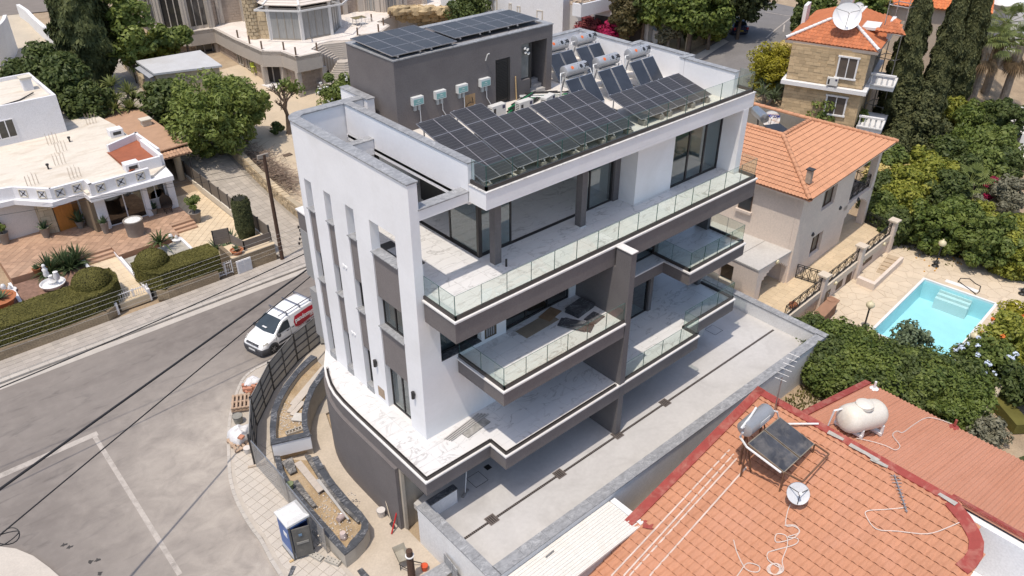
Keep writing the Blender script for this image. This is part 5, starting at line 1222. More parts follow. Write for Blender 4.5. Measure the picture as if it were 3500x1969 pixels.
for a,b,cnt in zip(PRP,PRP[1:],(0,2,2,0,3)):
 d=(b-a);d.z=0;L=d.length;d.normalize();n=Vector((-d.y,d.x,0))
 w=MB().prism([xy(a),xy(b),xy(b+n*.22),xy(a+n*.22)],2.6,3.45).build('parapet',VW,villa)
 for k in range(cnt):
  c=a+d*(L*(k+.5)/cnt)-n*.012;c.z=3.03;ang=math.atan2(d.y,d.x)
  m=MB()
  for s in(-.27,.27):m.ob((c.x+d.x*s,c.y+d.y*s,c.z),(.06,.05,.6),ang)
  for s in(-.27,.27):m.ob((c.x,c.y,c.z+s),(.48,.05,.06),ang)
  o=m.build('ornament_frame',orn,w);MB().ob((c.x,c.y,c.z),(.48,.02,.48),ang).build('ornament_recess',orn,o)if False else None
  m=MB();u=Vector((d.x,d.y,0))
  for s in(1,-1):m.beam(c-u*.24-Vector((0,0,.24*s)),c+u*.24+Vector((0,0,.24*s)),.03,.03)
  m.ob((c.x,c.y,c.z),(.12,.06,.12),ang).build('ornament_cross',IRON,w)
q=[t1(*p,2.95)for p in((810,1140),(1035,1040),(1210,1165),(975,1285))]
rt=thing('tiled_patch','small terracotta tiled roof patch on the corner of the white villa roof','tiled roof',tuple(q[0]))
RT_=plain('terracotta_roof_tile',(.36,.115,.055),.75,.15,2,rv=.16,fine=.06);
uu=(q[2]-q[3]);uu.z=0;vv=(q[0]-q[3]);vv.z=.5
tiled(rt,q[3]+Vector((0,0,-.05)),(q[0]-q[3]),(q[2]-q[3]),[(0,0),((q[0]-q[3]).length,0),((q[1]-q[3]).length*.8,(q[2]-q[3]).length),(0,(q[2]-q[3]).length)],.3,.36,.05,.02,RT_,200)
for a,b in((q[1],q[2]),(q[0],q[1])):
 dd=(b-a).normalized();n=Vector((-dd.y,dd.x,0));MB().prism([xy(a),xy(b),xy(b-n*.2),xy(a-n*.2)],2.6,3.5).build('parapet',VW,villa)
a,b=t1(1215,1165,3.4),t1(1300,1300,3.4)
MB().box(16.45,16.7,57.4,61.4,2.6,3.5).box(14.9,16.44,57.2,57.45,2.6,3.5).build('parapet',VW,villa)
UB=[xy(t1(505,985,zr)),xy(t1(-200,1150,zr))]
ub=MB().box(-8,UB[0][0],UB[0][1],UB[0][1]+7.5,zr-.1,5.45).build('upper_room',VW,villa,'white upper room on the villa roof')
x1,y1=UB[0];y2=y1+7.5
MB().box(-8,x1,y1,y1+.2,5.452,5.75).box(x1-.2,x1,y1+.2,y2,5.452,5.75).box(-8,x1-.2,y2-.2,y2,5.452,5.75).build('roof_rim',VW,ub)
MB().box(-8,x1-.21,y1+.21,y2-.21,5.452,5.47).build('roof_deck',plain('stained_cream_roof',(.66,.60,.51),.85),ub)
p=t1(45,1000,4.0);window(p.x-.9,p.x+.9,y1-.02,y1-.02,zr+.5,4.7,ub,'x',3,fmat=VW,gmat=glass('villa_glass',(.16,.155,.14),.05))
c=t1(210,660,5.6);MB().box(c.x-.35,c.x+.35,c.y-.35,c.y+.35,5.4,6.4).build('chimney',VW,ub);MB().box(c.x-.45,c.x+.45,c.y-.45,c.y+.45,6.42,6.55).build('chimney_cap',orn,ub);
MB().tube([t1(20,790,5.5),t1(150,750,5.52),t1(250,695,5.6)],.05,6).build('roof_cable',TAPE,ub)
vent=[]
for i,p in enumerate(((525,1065),(365,1270),(180,1055))):
 c=t1(*p,zr);tag(MB().tube([c,c+Vector((0,0,.35))],.06,8).lathe([(.11,.3),(.11,.42),(0,.45)],c,8).build('roof_vent',TAPE if i<2 else plain('grey_wood',(.3,.26,.22))),('black vent pipe in the middle of the villa roof','black vent pipe near the villa parapet ornaments','grey vent pipe at the foot of the villa upper room')[i],'vent pipe','vent pipes on the villa roof')
RB=plain('rusty_rebar',(.46,.38,.29),.8,.15)
for i,(p,lb)in enumerate((((400,1080),'rusty starter bars by the grey vent on the villa roof'),((465,1140),'rusty starter bars in the centre of the villa roof'),((455,1235),'rusty starter bars near the middle vent of the villa roof'),((570,1335),'rusty starter bars behind the villa parapet ornaments'),((690,930),'starter bars on the back parapet of the villa'),((570,800),'starter bars at the far back corner of the villa'),((250,1390),'rusty starter bars at the left front of the villa'))):
 c=t1(*p,zr);m=MB()
 for a in(-.35,-.12,.12,.35):
  for b in(-.12,.12):m.tube([(c.x+a,c.y+b,zr-.05),(c.x+a,c.y+b,zr+.7+rnd.random()*.25)],.011,4)
 t=thing('starter_bars',lb,'rebar',tuple(c),0,'starter bars on the villa roof');m.build('bars',RB,t,kind='stuff')
cn=thing('car_canopy','pale brown tiled canopy roof on a round stone column beside the villa','canopy',(18,62,PZ))
BT=plain('pale_brown_tile',(.42,.26,.165),.8,.1,2,rv=.18,fine=.05)
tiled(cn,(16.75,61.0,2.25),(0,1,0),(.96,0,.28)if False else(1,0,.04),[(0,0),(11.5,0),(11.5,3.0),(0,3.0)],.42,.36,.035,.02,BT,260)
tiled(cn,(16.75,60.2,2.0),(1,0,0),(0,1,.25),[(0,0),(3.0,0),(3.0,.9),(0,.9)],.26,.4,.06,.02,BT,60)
ridge(cn,[(16.8,61.0,2.34),(19.75,61.0,2.45)],.09,BT)
MB().tube([(18.9,61.6,PZ-.2),(18.9,61.6,2.2)],.28,14).build('stone_column',STN,cn);MB().tube([(19.55,60.6,PZ-.2),(19.55,60.6,2.1)],.05,6).build('post',IRON,cn)
MB().box(16.8,19.6,60.3,72,1.85,2.0).build('soffit',BARK,cn)
c=t1(1095,920,2.6);MB().box(c.x-.35,c.x+.35,c.y-.3,c.y+.3,2.4,2.85).build('vent_cowl',orn,cn);MB().box(c.x-.45,c.x+.45,c.y-.4,c.y+.4,2.852,2.95).build('cowl_cap',orn,cn)
for k,(p,lb)in enumerate((((870,1005),'white box unit standing on the villa roof edge'),((990,1260),'white open tank box on the villa parapet'))):
 c=t1(*p,2.9);t=thing('roof_box',lb,'box',tuple(c));MB().box(c.x-.5,c.x+.5,c.y-.4,c.y+.4,2.76,3.35).build('box_body',VW,t);MB().box(c.x-.3,c.x+.3,c.y-.42,c.y-.4,2.95,3.2).build('opening',IRON,t)
bw=thing('garden_wall','long tan brick garden wall under the clipped hedges','wall',(5,46.3,-1.4))
for a,b,z in(((-13,46.22),(8.0,46.22),-.7),((8.0,46.22),(8.75,46.7),-.7),((11.1,46.55),(11.75,46.22),-.7),((11.75,46.22),(15.05,46.22),-.62)):
 A,Bq=Vector(a),Vector(b);d=(Bq-A).normalized();n=Vector((-d.y,d.x));MB().prism([a,b,tuple(Bq+n*.25),tuple(A+n*.25)],-1.5,z).build('wall_body',HBW,bw)
 courses(bw,a,b,-1.36,z,.30,.095,.016,.016,HB,limit=220 if a[0]<0 else 40)
bw2=thing('brick_box_wall','raised tan brick wall box with a white shutter by the tall pole','wall',(17,46.3,-1.4))
MB().prism([(16.15,46.22),(19.15,46.22),(19.15,46.45),(16.15,46.45)],-1.5,-.13).box(16.15,16.4,46.45,48.4,-1.5,-.13).build('wall_body',HBW,bw2);courses(bw2,(16.15,46.22),(19.15,46.22),-1.36,-.13,.30,.095,.016,.016,HB,skip=lambda s,z:.12<s<1.2 and z<-.35)
MB().prism([(16.1,46.18),(19.2,46.18),(19.2,46.5),(16.1,46.5)],-.126,-.07).build('wall_cap',CRM,bw2);MB().prism([(16.4,46.5),(19.1,46.5),(19.1,48.3),(16.4,48.3)],-1.4,-.2).build('planter_fill',CRM,bw2)
sh=MB().box(16.3,17.32,46.12,46.2,-1.33,-.38).build('shutter',VW,bw2,'white louvred shutter doors');m=MB()
for x0 in(16.36,16.84):
 for k in range(11):m.box(x0,x0+.42,46.095,46.12,-1.27+k*.078,-1.225+k*.078)
m.build('slats',plain('pale_slat',(.62,.62,.64),.6,.04),sh,kind='stuff')
sf=thing('slatted_screen','grey brown slatted fence screen on top of the brick box wall','fence',(17,46.6,-.1));SLT=plain('taupe_slat',(.20,.17,.145),.75,.1,2)
for a,b,z1 in(((17.0,48.3),(17.25,46.7),.62),((17.25,46.7),(19.2,46.7),.6),((16.0,48.6),(17.0,48.3),1.05)):
 A,Bq=Vector(a),Vector(b);d=Bq-A;ang=math.atan2(d.y,d.x);mid=(A+Bq)/2;n=8
 for k in range(n):z=-.05+(z1+.05)*(k+.5)/n;MB().ob((mid.x,mid.y,z),(d.length,.03,(z1+.05)/n-.012),ang).build('slat',SLT,sf)
 for p in(A,Bq):MB().ob((p.x,p.y,(z1-.1)/2),(.06,.06,z1+.1)).build('post',IRON,sf)
lf=thing('side_fence','long low cream wall with dark fence panels between the drive and the lane','fence',(19.4,55,PZ))
MB().box(19.28,19.5,47.2,80,-1.4,-.35).build('wall_body',plain('cream_render',(.66,.60,.50),.85,.04,1),lf)
for k in range(20):
 y0=47.3+k*1.6
 MB().box(19.36,19.40,y0+.06,y0+1.54,-.3,.75).build('panel',plain('taupe_panel',(.17,.145,.12),.8,.1,2),lf);MB().box(19.33,19.43,y0-.05,y0+.05,-.34,.82).build('post',IRON,lf)
def hedge(label,top,z0,z1,dome,n):
 t=thing('clipped_hedge',label,'hedge',(top[0][0],top[0][1],z0));m=MB().prism(offset(top,-.10),z0,z1-.1)
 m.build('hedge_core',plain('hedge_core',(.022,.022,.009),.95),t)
 P=[];N=[];nn=len(top);xs=[p[0]for p in top];ys=[p[1]for p in top]
 def inside(x,y):
  c=False
  for i in range(nn):
   a,b=top[i-1],top[i]
   if(a[1]>y)!=(b[1]>y)and x<(b[0]-a[0])*(y-a[1])/(b[1]-a[1])+a[0]:c=not c
  return c
 while len(P)<n:
  x,y=rnd.uniform(min(xs),max(xs)),rnd.uniform(min(ys),max(ys))
  if inside(x,y):P.append((x,y,z1-.05+rnd.uniform(-.03,.03)+.03*noise.noise((x*1.2,y*1.2,0))));N.append((0,0,1))
 per=[((Vector(top[i])-Vector(top[i-1])).length,top[i-1],top[i])for i in range(nn)];tot=sum(p[0]for p in per)
 cc=(sum(xs)/nn,sum(ys)/nn);area=sum((top[i-1][0]*top[i][1]-top[i][0]*top[i-1][1])for i in range(nn));sg=1 if area>0 else-1
 for L,a,b in per:
  d=(Vector(b)-Vector(a)).normalized()if L>0 else Vector((1,0));o=Vector((d.y,-d.x))*sg
  for _ in range(int(n*1.1*L/tot)):
   s=rnd.random();z=rnd.uniform(z0,z1-.02);q=Vector(a).lerp(Vector(b),s)+o*(rnd.uniform(-.1,-.0)-.05*(z>z1-.06));P.append((q.x,q.y,z));N.append((o.x,o.y,.35))
 P,N=np.array(P),np.array(N,dtype=float)+NR.normal(size=(len(N),3))*.30
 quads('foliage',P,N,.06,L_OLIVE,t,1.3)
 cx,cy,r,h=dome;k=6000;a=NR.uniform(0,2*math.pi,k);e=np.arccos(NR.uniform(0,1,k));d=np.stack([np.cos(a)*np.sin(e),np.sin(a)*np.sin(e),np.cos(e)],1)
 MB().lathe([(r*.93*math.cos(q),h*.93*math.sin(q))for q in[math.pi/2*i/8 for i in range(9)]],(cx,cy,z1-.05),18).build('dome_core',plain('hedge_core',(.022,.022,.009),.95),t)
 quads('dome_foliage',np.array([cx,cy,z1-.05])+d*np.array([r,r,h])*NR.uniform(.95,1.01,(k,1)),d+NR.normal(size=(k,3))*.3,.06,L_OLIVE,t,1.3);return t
zt_=.56
hl=[xy(t2(*p,zt_))for p in((-600,1330),(0,1140),(420,1010),(700,905),(820,850),(885,775),(870,728),(815,686),(740,705),(650,760),(560,812),(300,890),(0,1000),(-600,1190))]
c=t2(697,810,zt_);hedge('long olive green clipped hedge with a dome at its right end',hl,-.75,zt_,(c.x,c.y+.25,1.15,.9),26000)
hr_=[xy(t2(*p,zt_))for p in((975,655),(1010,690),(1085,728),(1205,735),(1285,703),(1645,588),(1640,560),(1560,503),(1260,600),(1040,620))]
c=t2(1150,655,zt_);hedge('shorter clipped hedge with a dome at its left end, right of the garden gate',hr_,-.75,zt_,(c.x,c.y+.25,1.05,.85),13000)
def gate(label,x0,x1,y,z0,z1):
 t=thing('garden_gate',label,'gate',(x0,y,z0),0,'white iron garden gates');MB().box(x0,x1,y-.02,y+.02,z0+.08,z0+.13).box(x0,x1,y-.02,y+.02,z1-.18,z1-.13).build('rail',VW,t)
 n=int((x1-x0)/.13)
 for k in range(n+1):x=x0+(x1-x0)*k/n;MB().tube([(x,y,z0+.05),(x,y,z1-.03),(x,y,z1)],[.014,.014,.002],5).build('bar',VW,t)
 for x in(x0,(x0+x1)/2,x1):MB().box(x-.03,x+.03,y-.03,y+.03,z0,z1-.05).build('post',VW,t)
gate('white iron double gate with spear tips between the two hedges',9.0,10.8,47.1,-1.05,-.2);gate('small white iron gate beside the white shutter',15.15,16.1,46.5,-1.3,-.3)
struct('gravel_bed',MB().prism([(-8,47.3),(8.7,47.3),(8.7,53.2),(4.5,53.4),(-8,55)],-1.4,-.72),plain('reddish_gravel',(.27,.16,.115),.95,.25,3,bump=.8,bscale=30,fine=.2));struct('gravel_bed',MB().prism([(11.1,47.1),(15.0,47.1),(14.9,52.1),(11.0,52.0)],-1.4,-.70),plain('pale_gravel',(.45,.42,.36),.95,.2,3,bump=.8,bscale=30,fine=.2))
MB_=MB();
for a,b in(((8.75,46.6),(8.95,53.4)),((10.85,46.9),(10.95,53.2)),((4.4,47.3),(4.5,53.5)),((15.0,48.3),(15.05,52.2))):
 A,Bq=Vector(a),Vector(b);d=(Bq-A).normalized();n=Vector((-d.y,d.x));tag(MB().prism([a,b,tuple(Bq+n*.18),tuple(A+n*.18)],-1.4,-.55).build('kerb_wall',VW),{8.75:'low white edging wall left of the garden path',10.85:'low white edging wall right of the garden path',4.4:'low white edging wall left of the fountain bed',15.0:'low white edging wall beside the cream drive'}[a[0]],'edging wall')
f=thing('garden_fountain','white stone fountain with a figure in a round basin on the red gravel','fountain',tuple(t2(405,840,-.7)));c=t2(405,835,-.68);WST=plain('white_carved_stone',(.72,.71,.70),.7,.08,6,bump=.4,bscale=20)
MB().lathe([(.5,0),(.66,.14),(.76,.32),(.69,.34),(.62,.2),(0,.16)],c,20).build('basin',WST,f,smooth=40);MB().lathe([(.34,.15),(.23,.35),(.29,.42),(.17,.52),(.11,.7),(.15,.84),(0,.9)],c,12).build('pedestal',WST,f,smooth=40)
MB().lathe([(.14,.84),(.18,1.0),(.14,1.16),(.17,1.34),(.11,1.4),(.08,1.5),(.12,1.58),(.08,1.68),(0,1.7)],(c.x-.15,c.y+.15,c.z-.05),10).lathe([(.14,0),(.2,.22),(.14,.42),(.16,.55),(0,.62)],(c.x+.3,c.y-.25,c.z+.55),8).build('figure',WST,f,smooth=60)
POTG=plain('grey_clay_pot',(.25,.22,.19),.85,.1,4);POTT=plain('terracotta_pot',(.38,.14,.06),.8,.1,4);L_POT=leafmat('leaf_succulent',(0.046,0.087,0.046),(0.169,0.232,0.117))
def pot(label,p,r,h,mat,n=26,L=.55,leaf=None,ball=0):
 t=thing('plant_pot',label,'plant pot',tuple(p),0,'potted plants of the villa');c=Vector(p)
 MB().lathe([(r*.65,0),(r,h*.95),(r*1.08,h),(r*.9,h),(r*.85,h*.85),(0,h*.82)],c,14).build('pot',mat,t,smooth=40)
 if ball:P,N=clumps((c.x,c.y,c.z+h+ball*1.3),(ball*.8,)*3,16,90,ball*.35,.5);quads('foliage',P,N,.09,leaf or L_MID,t);MB().tube([c+Vector((0,0,h*.8)),c+Vector((0,0,h+ball))],.04,6).build('stem',BARK,t)
 else:
  m=MB();h0=c+Vector((0,0,h*.85))
  for k in range(n):
   a=k*2.4;e=R(rnd.uniform(15,85));l=L*rnd.uniform(.7,1.1);d=Vector((math.cos(a)*math.cos(e),math.sin(a)*math.cos(e),math.sin(e)));s=Vector((-math.sin(a),math.cos(a),0))*.05
   m.add([h0-s,h0+s,h0+d*l*.6+s*1.2,h0+d*l,h0+d*l*.6-s*1.2],[(0,1,2,4),(4,2,3)])
  m.build('leaves',leaf or L_POT,t)
 return t
pot('tall grey pot with a spiky plant by the left end of the front door pier',t2(352,460,VZ),.32,.75,POTG,L=.75);pot('grey pot with a tall spiky plant right of the timber front door',t2(610,390,VZ),.3,.55,POTG,34,.95);pot('slim grey pot with a bright succulent left of the sliding patio door',t2(800,430,VZ),.28,.85,POTG,L=.65)
pot('grey pot with an aloe by the white column, right of the patio door',t2(1160,288,VZ),.3,.5,POTG,L=.6);pot('large grey pot with a round clipped bush at the patio steps',t2(1478,350,PZ),.42,.85,POTG,ball=.6);pot('grey pot at the far left end of the villa porch',t2(45,510,VZ),.35,.85,POTG,ball=.4)
pot('small terracotta pot left of the pair by the fountain bed',t2(290,745,-.7),.26,.5,POTT,18,.45);pot('small terracotta pot right of the pair by the fountain bed',t2(365,720,-.7),.28,.5,POTT,18,.45);pot('round terracotta bowl on the brick box wall',t2(1783,595,-.2),.42,.4,POTT,22,.5);pot('huge terracotta bowl with a succulent at the left edge behind the hedge',t2(20,990,-.7),.9,.7,POTT,30,.8)
c=t2(1025,440,VZ);wl=thing('stone_well_pot','round stone drum with a pale pebble top on the patio','stone drum',tuple(c));MB().lathe([(.58,0),(.62,1.0),(.66,1.05),(.66,1.15),(.55,1.15),(.55,1.1),(0,1.1)],c,22).build('drum',POTG,wl,smooth=40);MB().lathe([(.54,1.12),(0,1.16)],c,18).build('pebbles',plain('white_pebbles',(.66,.66,.64),.8,.2,12),wl)
c=t2(1265,275,VZ);ch=thing('wicker_chair','dark wicker armchair on the villa porch','chair',tuple(c));WK=plain('dark_wicker',(.075,.05,.035),.8,.2,8)
MB().lathe([(.36,.42),(.40,.5),(0,.52)],c,14).build('seat',WK,ch);MB().grid(lambda u,v:(c.x+.42*math.cos(math.pi*(u*1.1-.05)),c.y+.42*math.sin(math.pi*(u*1.1-.05)),c.z+.45+v*(.35+.5*math.sin(math.pi*u))),12,5).build('backrest',WK,ch)
for a in(.8,2.3,3.9,5.5):MB().tube([(c.x+.28*math.cos(a),c.y+.28*math.sin(a),c.z),(c.x+.3*math.cos(a),c.y+.3*math.sin(a),c.z+.45)],.03,6).build('leg',WK,ch)
rosette('flax_clump','dense clump of dark sword leaves beside the patio steps','plant',t2(490,690,-.7),90,1.5,.10,leafmat('leaf_sword',(0.031,0.058,0.023),(0.115,0.152,0.065)),heads=((-.9,0,0),(0,.2,0),(.8,.2,0),(.2,-.4,0)),droop=.4)
rosette('cycad_palm','cycad with arching dark fronds on the pale gravel','palm',t2(1215,560,-.7)+Vector((0,0,.5)),44,1.35,.12,leafmat('leaf_cycad',(0.031,0.058,0.020),(0.108,0.145,0.046)),droop=1.0)
rosette('agave_group','group of spiky agaves beside the drive near the cypress','plant',t2(1690,520,-.85),40,.95,.10,L_POT,heads=((-.7,-.2,0),(0,.3,.2),(.5,.1,.1),(-.2,-1.2,0)),droop=.3)
def cypress(label,x,y,z0,h,r,n,leaf=.14,group=None,mat=None,prof=None,name='cypress_tree',base=.08,core=.8,lumpy=1):
 t=thing(name,label,'cypress',(x,y,z0),0,group);pf=prof or(lambda s:(min(1,(s+.02)*4.5)**.6)*(1-s**2.6)**.75)
 MB().tube([(x,y,z0-.2),(x,y,z0+h*.5),(x,y,z0+h*.95)],[r*.16,r*.12,.02],8).build('trunk',BARK,t)
 s=base+(1-base)*NR.uniform(0,1,n)**1.15;a=NR.uniform(0,2*math.pi,n);nb=NR.uniform(0,1,n)
 lump=1+lumpy*(.16*np.sin(a*3+s*17+x)+.10*np.sin(a*7-s*31)+.08*np.sin(s*60+a*2));rr=r*np.array([pf(q)for q in s])*lump*(core+(1-core)*1.05*np.sqrt(nb))
 P=np.stack([x+rr*np.cos(a),y+rr*np.sin(a),z0+s*h+NR.normal(size=n)*.04],1);N=np.stack([np.cos(a),np.sin(a),NR.uniform(-.1,.7,n)],1)+NR.normal(size=(n,3))*.4
 quads('crown',P,N,leaf,mat or L_CYP,t,1.9,tang=np.tile(np.array([[0,0,1.0]]),(n,1)))
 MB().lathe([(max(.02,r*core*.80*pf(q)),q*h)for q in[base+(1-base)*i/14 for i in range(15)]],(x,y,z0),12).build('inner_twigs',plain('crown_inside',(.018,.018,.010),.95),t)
 return t
c=t2(1860,490,PZ);cypress('short clipped cypress column between the drive and the slatted screen',c.x,c.y,PZ,3.3,.62,9000,.075,prof=lambda s:(.75+.25*min(1,s*3))*(1 if s<.93 else.86),core=.95,lumpy=.12)
for k,(p,lb)in enumerate((((1330,490),'white garden figurine on the pale gravel by the cycad'),((85,870),'white stone bird bath at the left end of the fountain bed'))):
 c=t2(*p,-.7);t=thing('garden_ornament',lb,'ornament',tuple(c));MB().lathe([(.3,0),(.35,.15),(.1,.2),(.12,.35),(0,.5)],c,12).lathe([(.1,.2),(.16,.4),(.1,.55),(0,.6)],(c.x-.3,c.y+.2,c.z),8).build('carving',WST,t,smooth=50)
def t4(x,y,z):return at(800+x*.45547,y*.45547,z)
def g1(x,y,dz=0):return gr(x*.45547,y*.45547,dz)
def g4(x,y,dz=0):return gr(800+x*.45547,y*.45547,dz)
def ZT(off):return lambda x,y:T(x,y)+off
YARD=plain('sandy_concrete',(.54,.44,.315),.85,.08,.5,dirt=(.43,.36,.27),dscale=.3,damt=.7,fine=.04)
struct('yard',drape([(24.2,46.3),(34,46.3),(40,60),(42,74),(38,80),(25.6,78),(24.6,66)],.02,2),YARD)
for a,b in(((25.5,58),(33,57)),((29,47),(30.5,70))):
 A,Bq=Vector(a),Vector(b);d=(Bq-A).normalized();n=Vector((-d.y,d.x))*.012;
LANE=plain('lane_slab',(.40,.355,.30),.85,.08,1.5,fine=.05,dirt=(.32,.285,.24),dscale=.5,damt=.5,rv=.09)
ln=struct('lane',drape([(19.5,46.3),(23.4,46.3),(23.6,58),(24.4,72),(24.9,95),(19.5,95)],.01,2),plain('lane_joint',(.30,.27,.23),.9,.08,2))
pave(ln,[(19.55,46.4),(22.9,46.4),(23.2,58),(24.0,72),(24.5,92),(19.55,92)],ZT(.012),.5,.5,.024,.014,LANE,'paving_slab',0,zj=.004)
HON=plain('honey_stone',(.50,.395,.255),.9,.14,1.6,rv=.16,dirt=(.38,.31,.22),dscale=1,damt=.5);HONM=plain('honey_mortar',(.40,.33,.23),.9,.12,2)
sw=thing('stone_wall','low honey stone wall running up between the lane and the sandy yard','wall',(23.2,60,-1))
SWP=[(23.25,46.4),(23.4,54),(23.75,62),(24.2,70),(24.55,76.5)]
for a,b in zip(SWP,SWP[1:]):
 A,Bq=Vector(a),Vector(b);d=(Bq-A).normalized();n=Vector((d.y,-d.x));m=MB()
 m.prism([a,b,tuple(Bq+n*.42),tuple(A+n*.42)],lambda x,y:T(x,y)-.3,lambda x,y:T(x,y)+.95);m.build('wall_body',HONM,sw)
 courses(sw,b,a,0,.95,.42,.24,.02,.05,HON,'stone',80,.45,.02,zf=T)
 k=0;L=(Bq-A).length
 while k<L:w=rnd.uniform(.35,.65);p=A+d*(k+w/2)+n*.21;MB().ob((p.x,p.y,T(p.x,p.y)+.97),(w*.95,.44,.07),math.atan2(d.y,d.x)).build('cap_stone',HON,sw);k+=w
sw2=thing('stone_wall','honey stone wall beside the flat roofed shed at the top of the lane','wall',(24,85,0));P=[g1(930,500,.0),g1(1105,720,.0)]
A,Bq=P[0].xy,P[1].xy;d=(Bq-A).normalized();n=Vector((-d.y,d.x));MB().prism([tuple(A),tuple(Bq),tuple(Bq+n*.4),tuple(A+n*.4)],lambda x,y:T(x,y)-.3,lambda x,y:T(x,y)+1.5).build('wall_body',HONM,sw2);courses(sw2,A,Bq,0,1.5,.5,.3,.02,.05,HON,'stone',120,.4,.02,zf=T)
shd=thing('garden_shed','beige flat roofed shed with a grey metal door beside the lane','shed',tuple(g1(1190,700)));zs=T(23.5,79)+2.85
q=[t1(*p,zs)for p in((1170,545),(1640,488),(1490,383),(1045,458))];BGE=plain('beige_paint',(.50,.41,.29),.85,.06,1)
MB().prism([xy(p)for p in q],lambda x,y:T(x,y)-.3,zs-.18).build('walls',BGE,shd);MB().prism(offset([xy(p)for p in q],.22),zs-.175,zs).build('flat_roof',plain('grey_felt_roof',(.50,.50,.50),.8,.07,.8,dirt=(.40,.38,.35),dscale=.5,damt=.6),shd)
a,b=Vector(q[3].xy),Vector(q[0].xy);d=(b-a).normalized();n=Vector((d.y,-d.x));ang=math.atan2(d.y,d.x)
for s0,s1 in((.12,.46),(.48,.82)):
 c=a.lerp(b,(s0+s1)/2)+n*.03;MB().ob((c.x,c.y,zs-1.55),((b-a).length*(s1-s0),.05,2.3),ang).build('metal_door',plain('grey_metal_door',(.33,.34,.36),.6,.08,2),shd)
c=a.lerp(b,.6)+n*.06;MB().ob((c.x,c.y,zs-1.2),(.4,.02,.5),ang).build('notice',CRM,shd);c=a.lerp(b,.5)+n*.3;MB().ob((c.x,c.y,zs-.4),((b-a).length*.85,.6,.05),ang,.25).build('door_hood',plain('grey_metal_door',(.33,.34,.36)),shd)
MZ=4.6;mn=thing('stone_mansion','sprawling pale mansion of pinkish stone blocks with a big white terrace behind the new building','mansion',(35,72,2))
MCON=plain('fair_grey_concrete',(.47,.42,.365),.85,.05,.8,dirt=(.40,.36,.31),dscale=.5,damt=.4);BLK=plain('pinkish_stone_block',(.42,.34,.275),.9,.1,1.5,rv=.14);BLKJ=plain('block_joint',(.33,.275,.225),.9,.1,2)
band=[t4(*p,MZ).xy for p in((-641,195),(-531,240),(-341,242),(-156,216),(0,297),(205,388),(350,390),(465,432),(655,393))]
def seg_wall(par,a,b,z0,z1,th,mat,name):
 A,Bq=Vector(a),Vector(b);d=(Bq-A).normalized();n=Vector((-d.y,d.x));return MB().prism([tuple(A),tuple(Bq),tuple(Bq+n*th),tuple(A+n*th)],z0,z1).build(name,mat,par)
for a,b in zip(band,band[1:]):seg_wall(mn,a,b,MZ-1.45,MZ+.02,.35,MCON,'terrace_band')
inn=[Vector(p)+Vector((.35,1.1))for p in band]
lowt=T(34,72)
for k,(a,b)in enumerate(zip(inn,inn[1:])):
 w=seg_wall(mn,a,b,0.2,MZ-1.4,.3,BLKJ,'lower_wall');L=(b-a).length;d=(b-a).normalized();ang=math.atan2(d.y,d.x);n=Vector((d.y,-d.x))
 ops={2:[(.15,.85,1.0,2.6)],3:[(.0,.01,0,0)],4:[(.08,.3,1.1,2.8),(.42,.62,1.0,2.7)],5:[(.1,.95,-1.2,2.6)]}.get(k,[])
 courses(w,a,b,.6,MZ-1.42,.52,.26,.018,.035,BLK,'stone_block',60,skip=lambda s,z:any(o[0]*L<s<o[1]*L and o[2]+.9<z<o[3]+.6 for o in ops))
 for o in ops:
  if o[1]-o[0]<.05:continue
  c=a.lerp(b,(o[0]+o[1])/2)+n*.05;ww=L*(o[1]-o[0]);z0,z1=o[2]+.9,min(o[3]+.6,MZ-1.42)
  f=MB();
  for s in(-1,0,1):f.ob((c.x+d.x*s*(ww/2-.05),c.y+d.y*s*(ww/2-.05),(z0+z1)/2),(.1,.14,z1-z0),ang)
  for z in(z0+.05,z1-.05):f.ob((c.x,c.y,z),(ww,.14,.1),ang)
  f=f.build('window',MCON,w);MB().ob((c.x,c.y,(z0+z1)/2),(ww-.1,.06,z1-z0-.1),ang).build('pane',plain('dark_pane',(.05,.05,.05),.12,.1,2,spec=.7)if k!=5 else plain('garage_dark',(.06,.05,.045),.9),f)
for k in(3,5,6,7,8):p=band[k]+Vector((.15,.35));MB().box(p.x-.22,p.x+.22,p.y-.22,p.y+.22,.2,MZ-1.452).build('pier',MCON,mn)
back=[t4(*p,MZ).xy for p in((655,393),(575,370),(640,325),(740,305),(870,300),(928,262),(1085,242),(1150,193),(1070,166),(1212,97),(1660,50),(1700,-40))]
TP=[tuple(p)for p in band]+[tuple(p)for p in back]+[tuple(t4(900,-200,MZ).xy),tuple(t4(-300,-120,MZ).xy),tuple(t4(-641,150,MZ).xy)]
MB().prism(TP,MZ-.35,MZ).build('terrace_deck',plain('pale_terrace',(.68,.61,.54),.75,.04,1),mn)
wtile=plain('white_terrace_tile',(.72,.66,.60),.7,.05,.8,rv=.05,dirt=(.60,.51,.44),dscale=.35,damt=.6);pave(mn,TP,MZ+.002,1.25,1.25,.02,.012,wtile,'terrace_tile',R(20))
for a,b in zip(back[4:],back[5:]):seg_wall(mn,b,a,MZ-2.6,MZ+.03,.3,MCON,'terrace_edge')
def stair(par,L,M_,Rr,n,z0,z1):
 for k in range(n):
  s=k/n;z=z0+(z1-z0)*(k+.5)/n
  l,m_,r=(Vector((a[0]+(b[0]-a[0])*s,a[1]+(b[1]-a[1])*s))for a,b in(L,M_,Rr));P=[t4(l.x,l.y,z),t4(m_.x,m_.y,z),t4(r.x,r.y,z)]
  off=Vector((.62,.9,0));MB().prism([xy(P[0]),xy(P[1]),xy(P[2]),xy(P[2]+off),xy(P[1]+off),xy(P[0]+off)],z-1.6,z).build('step',MCON,par)
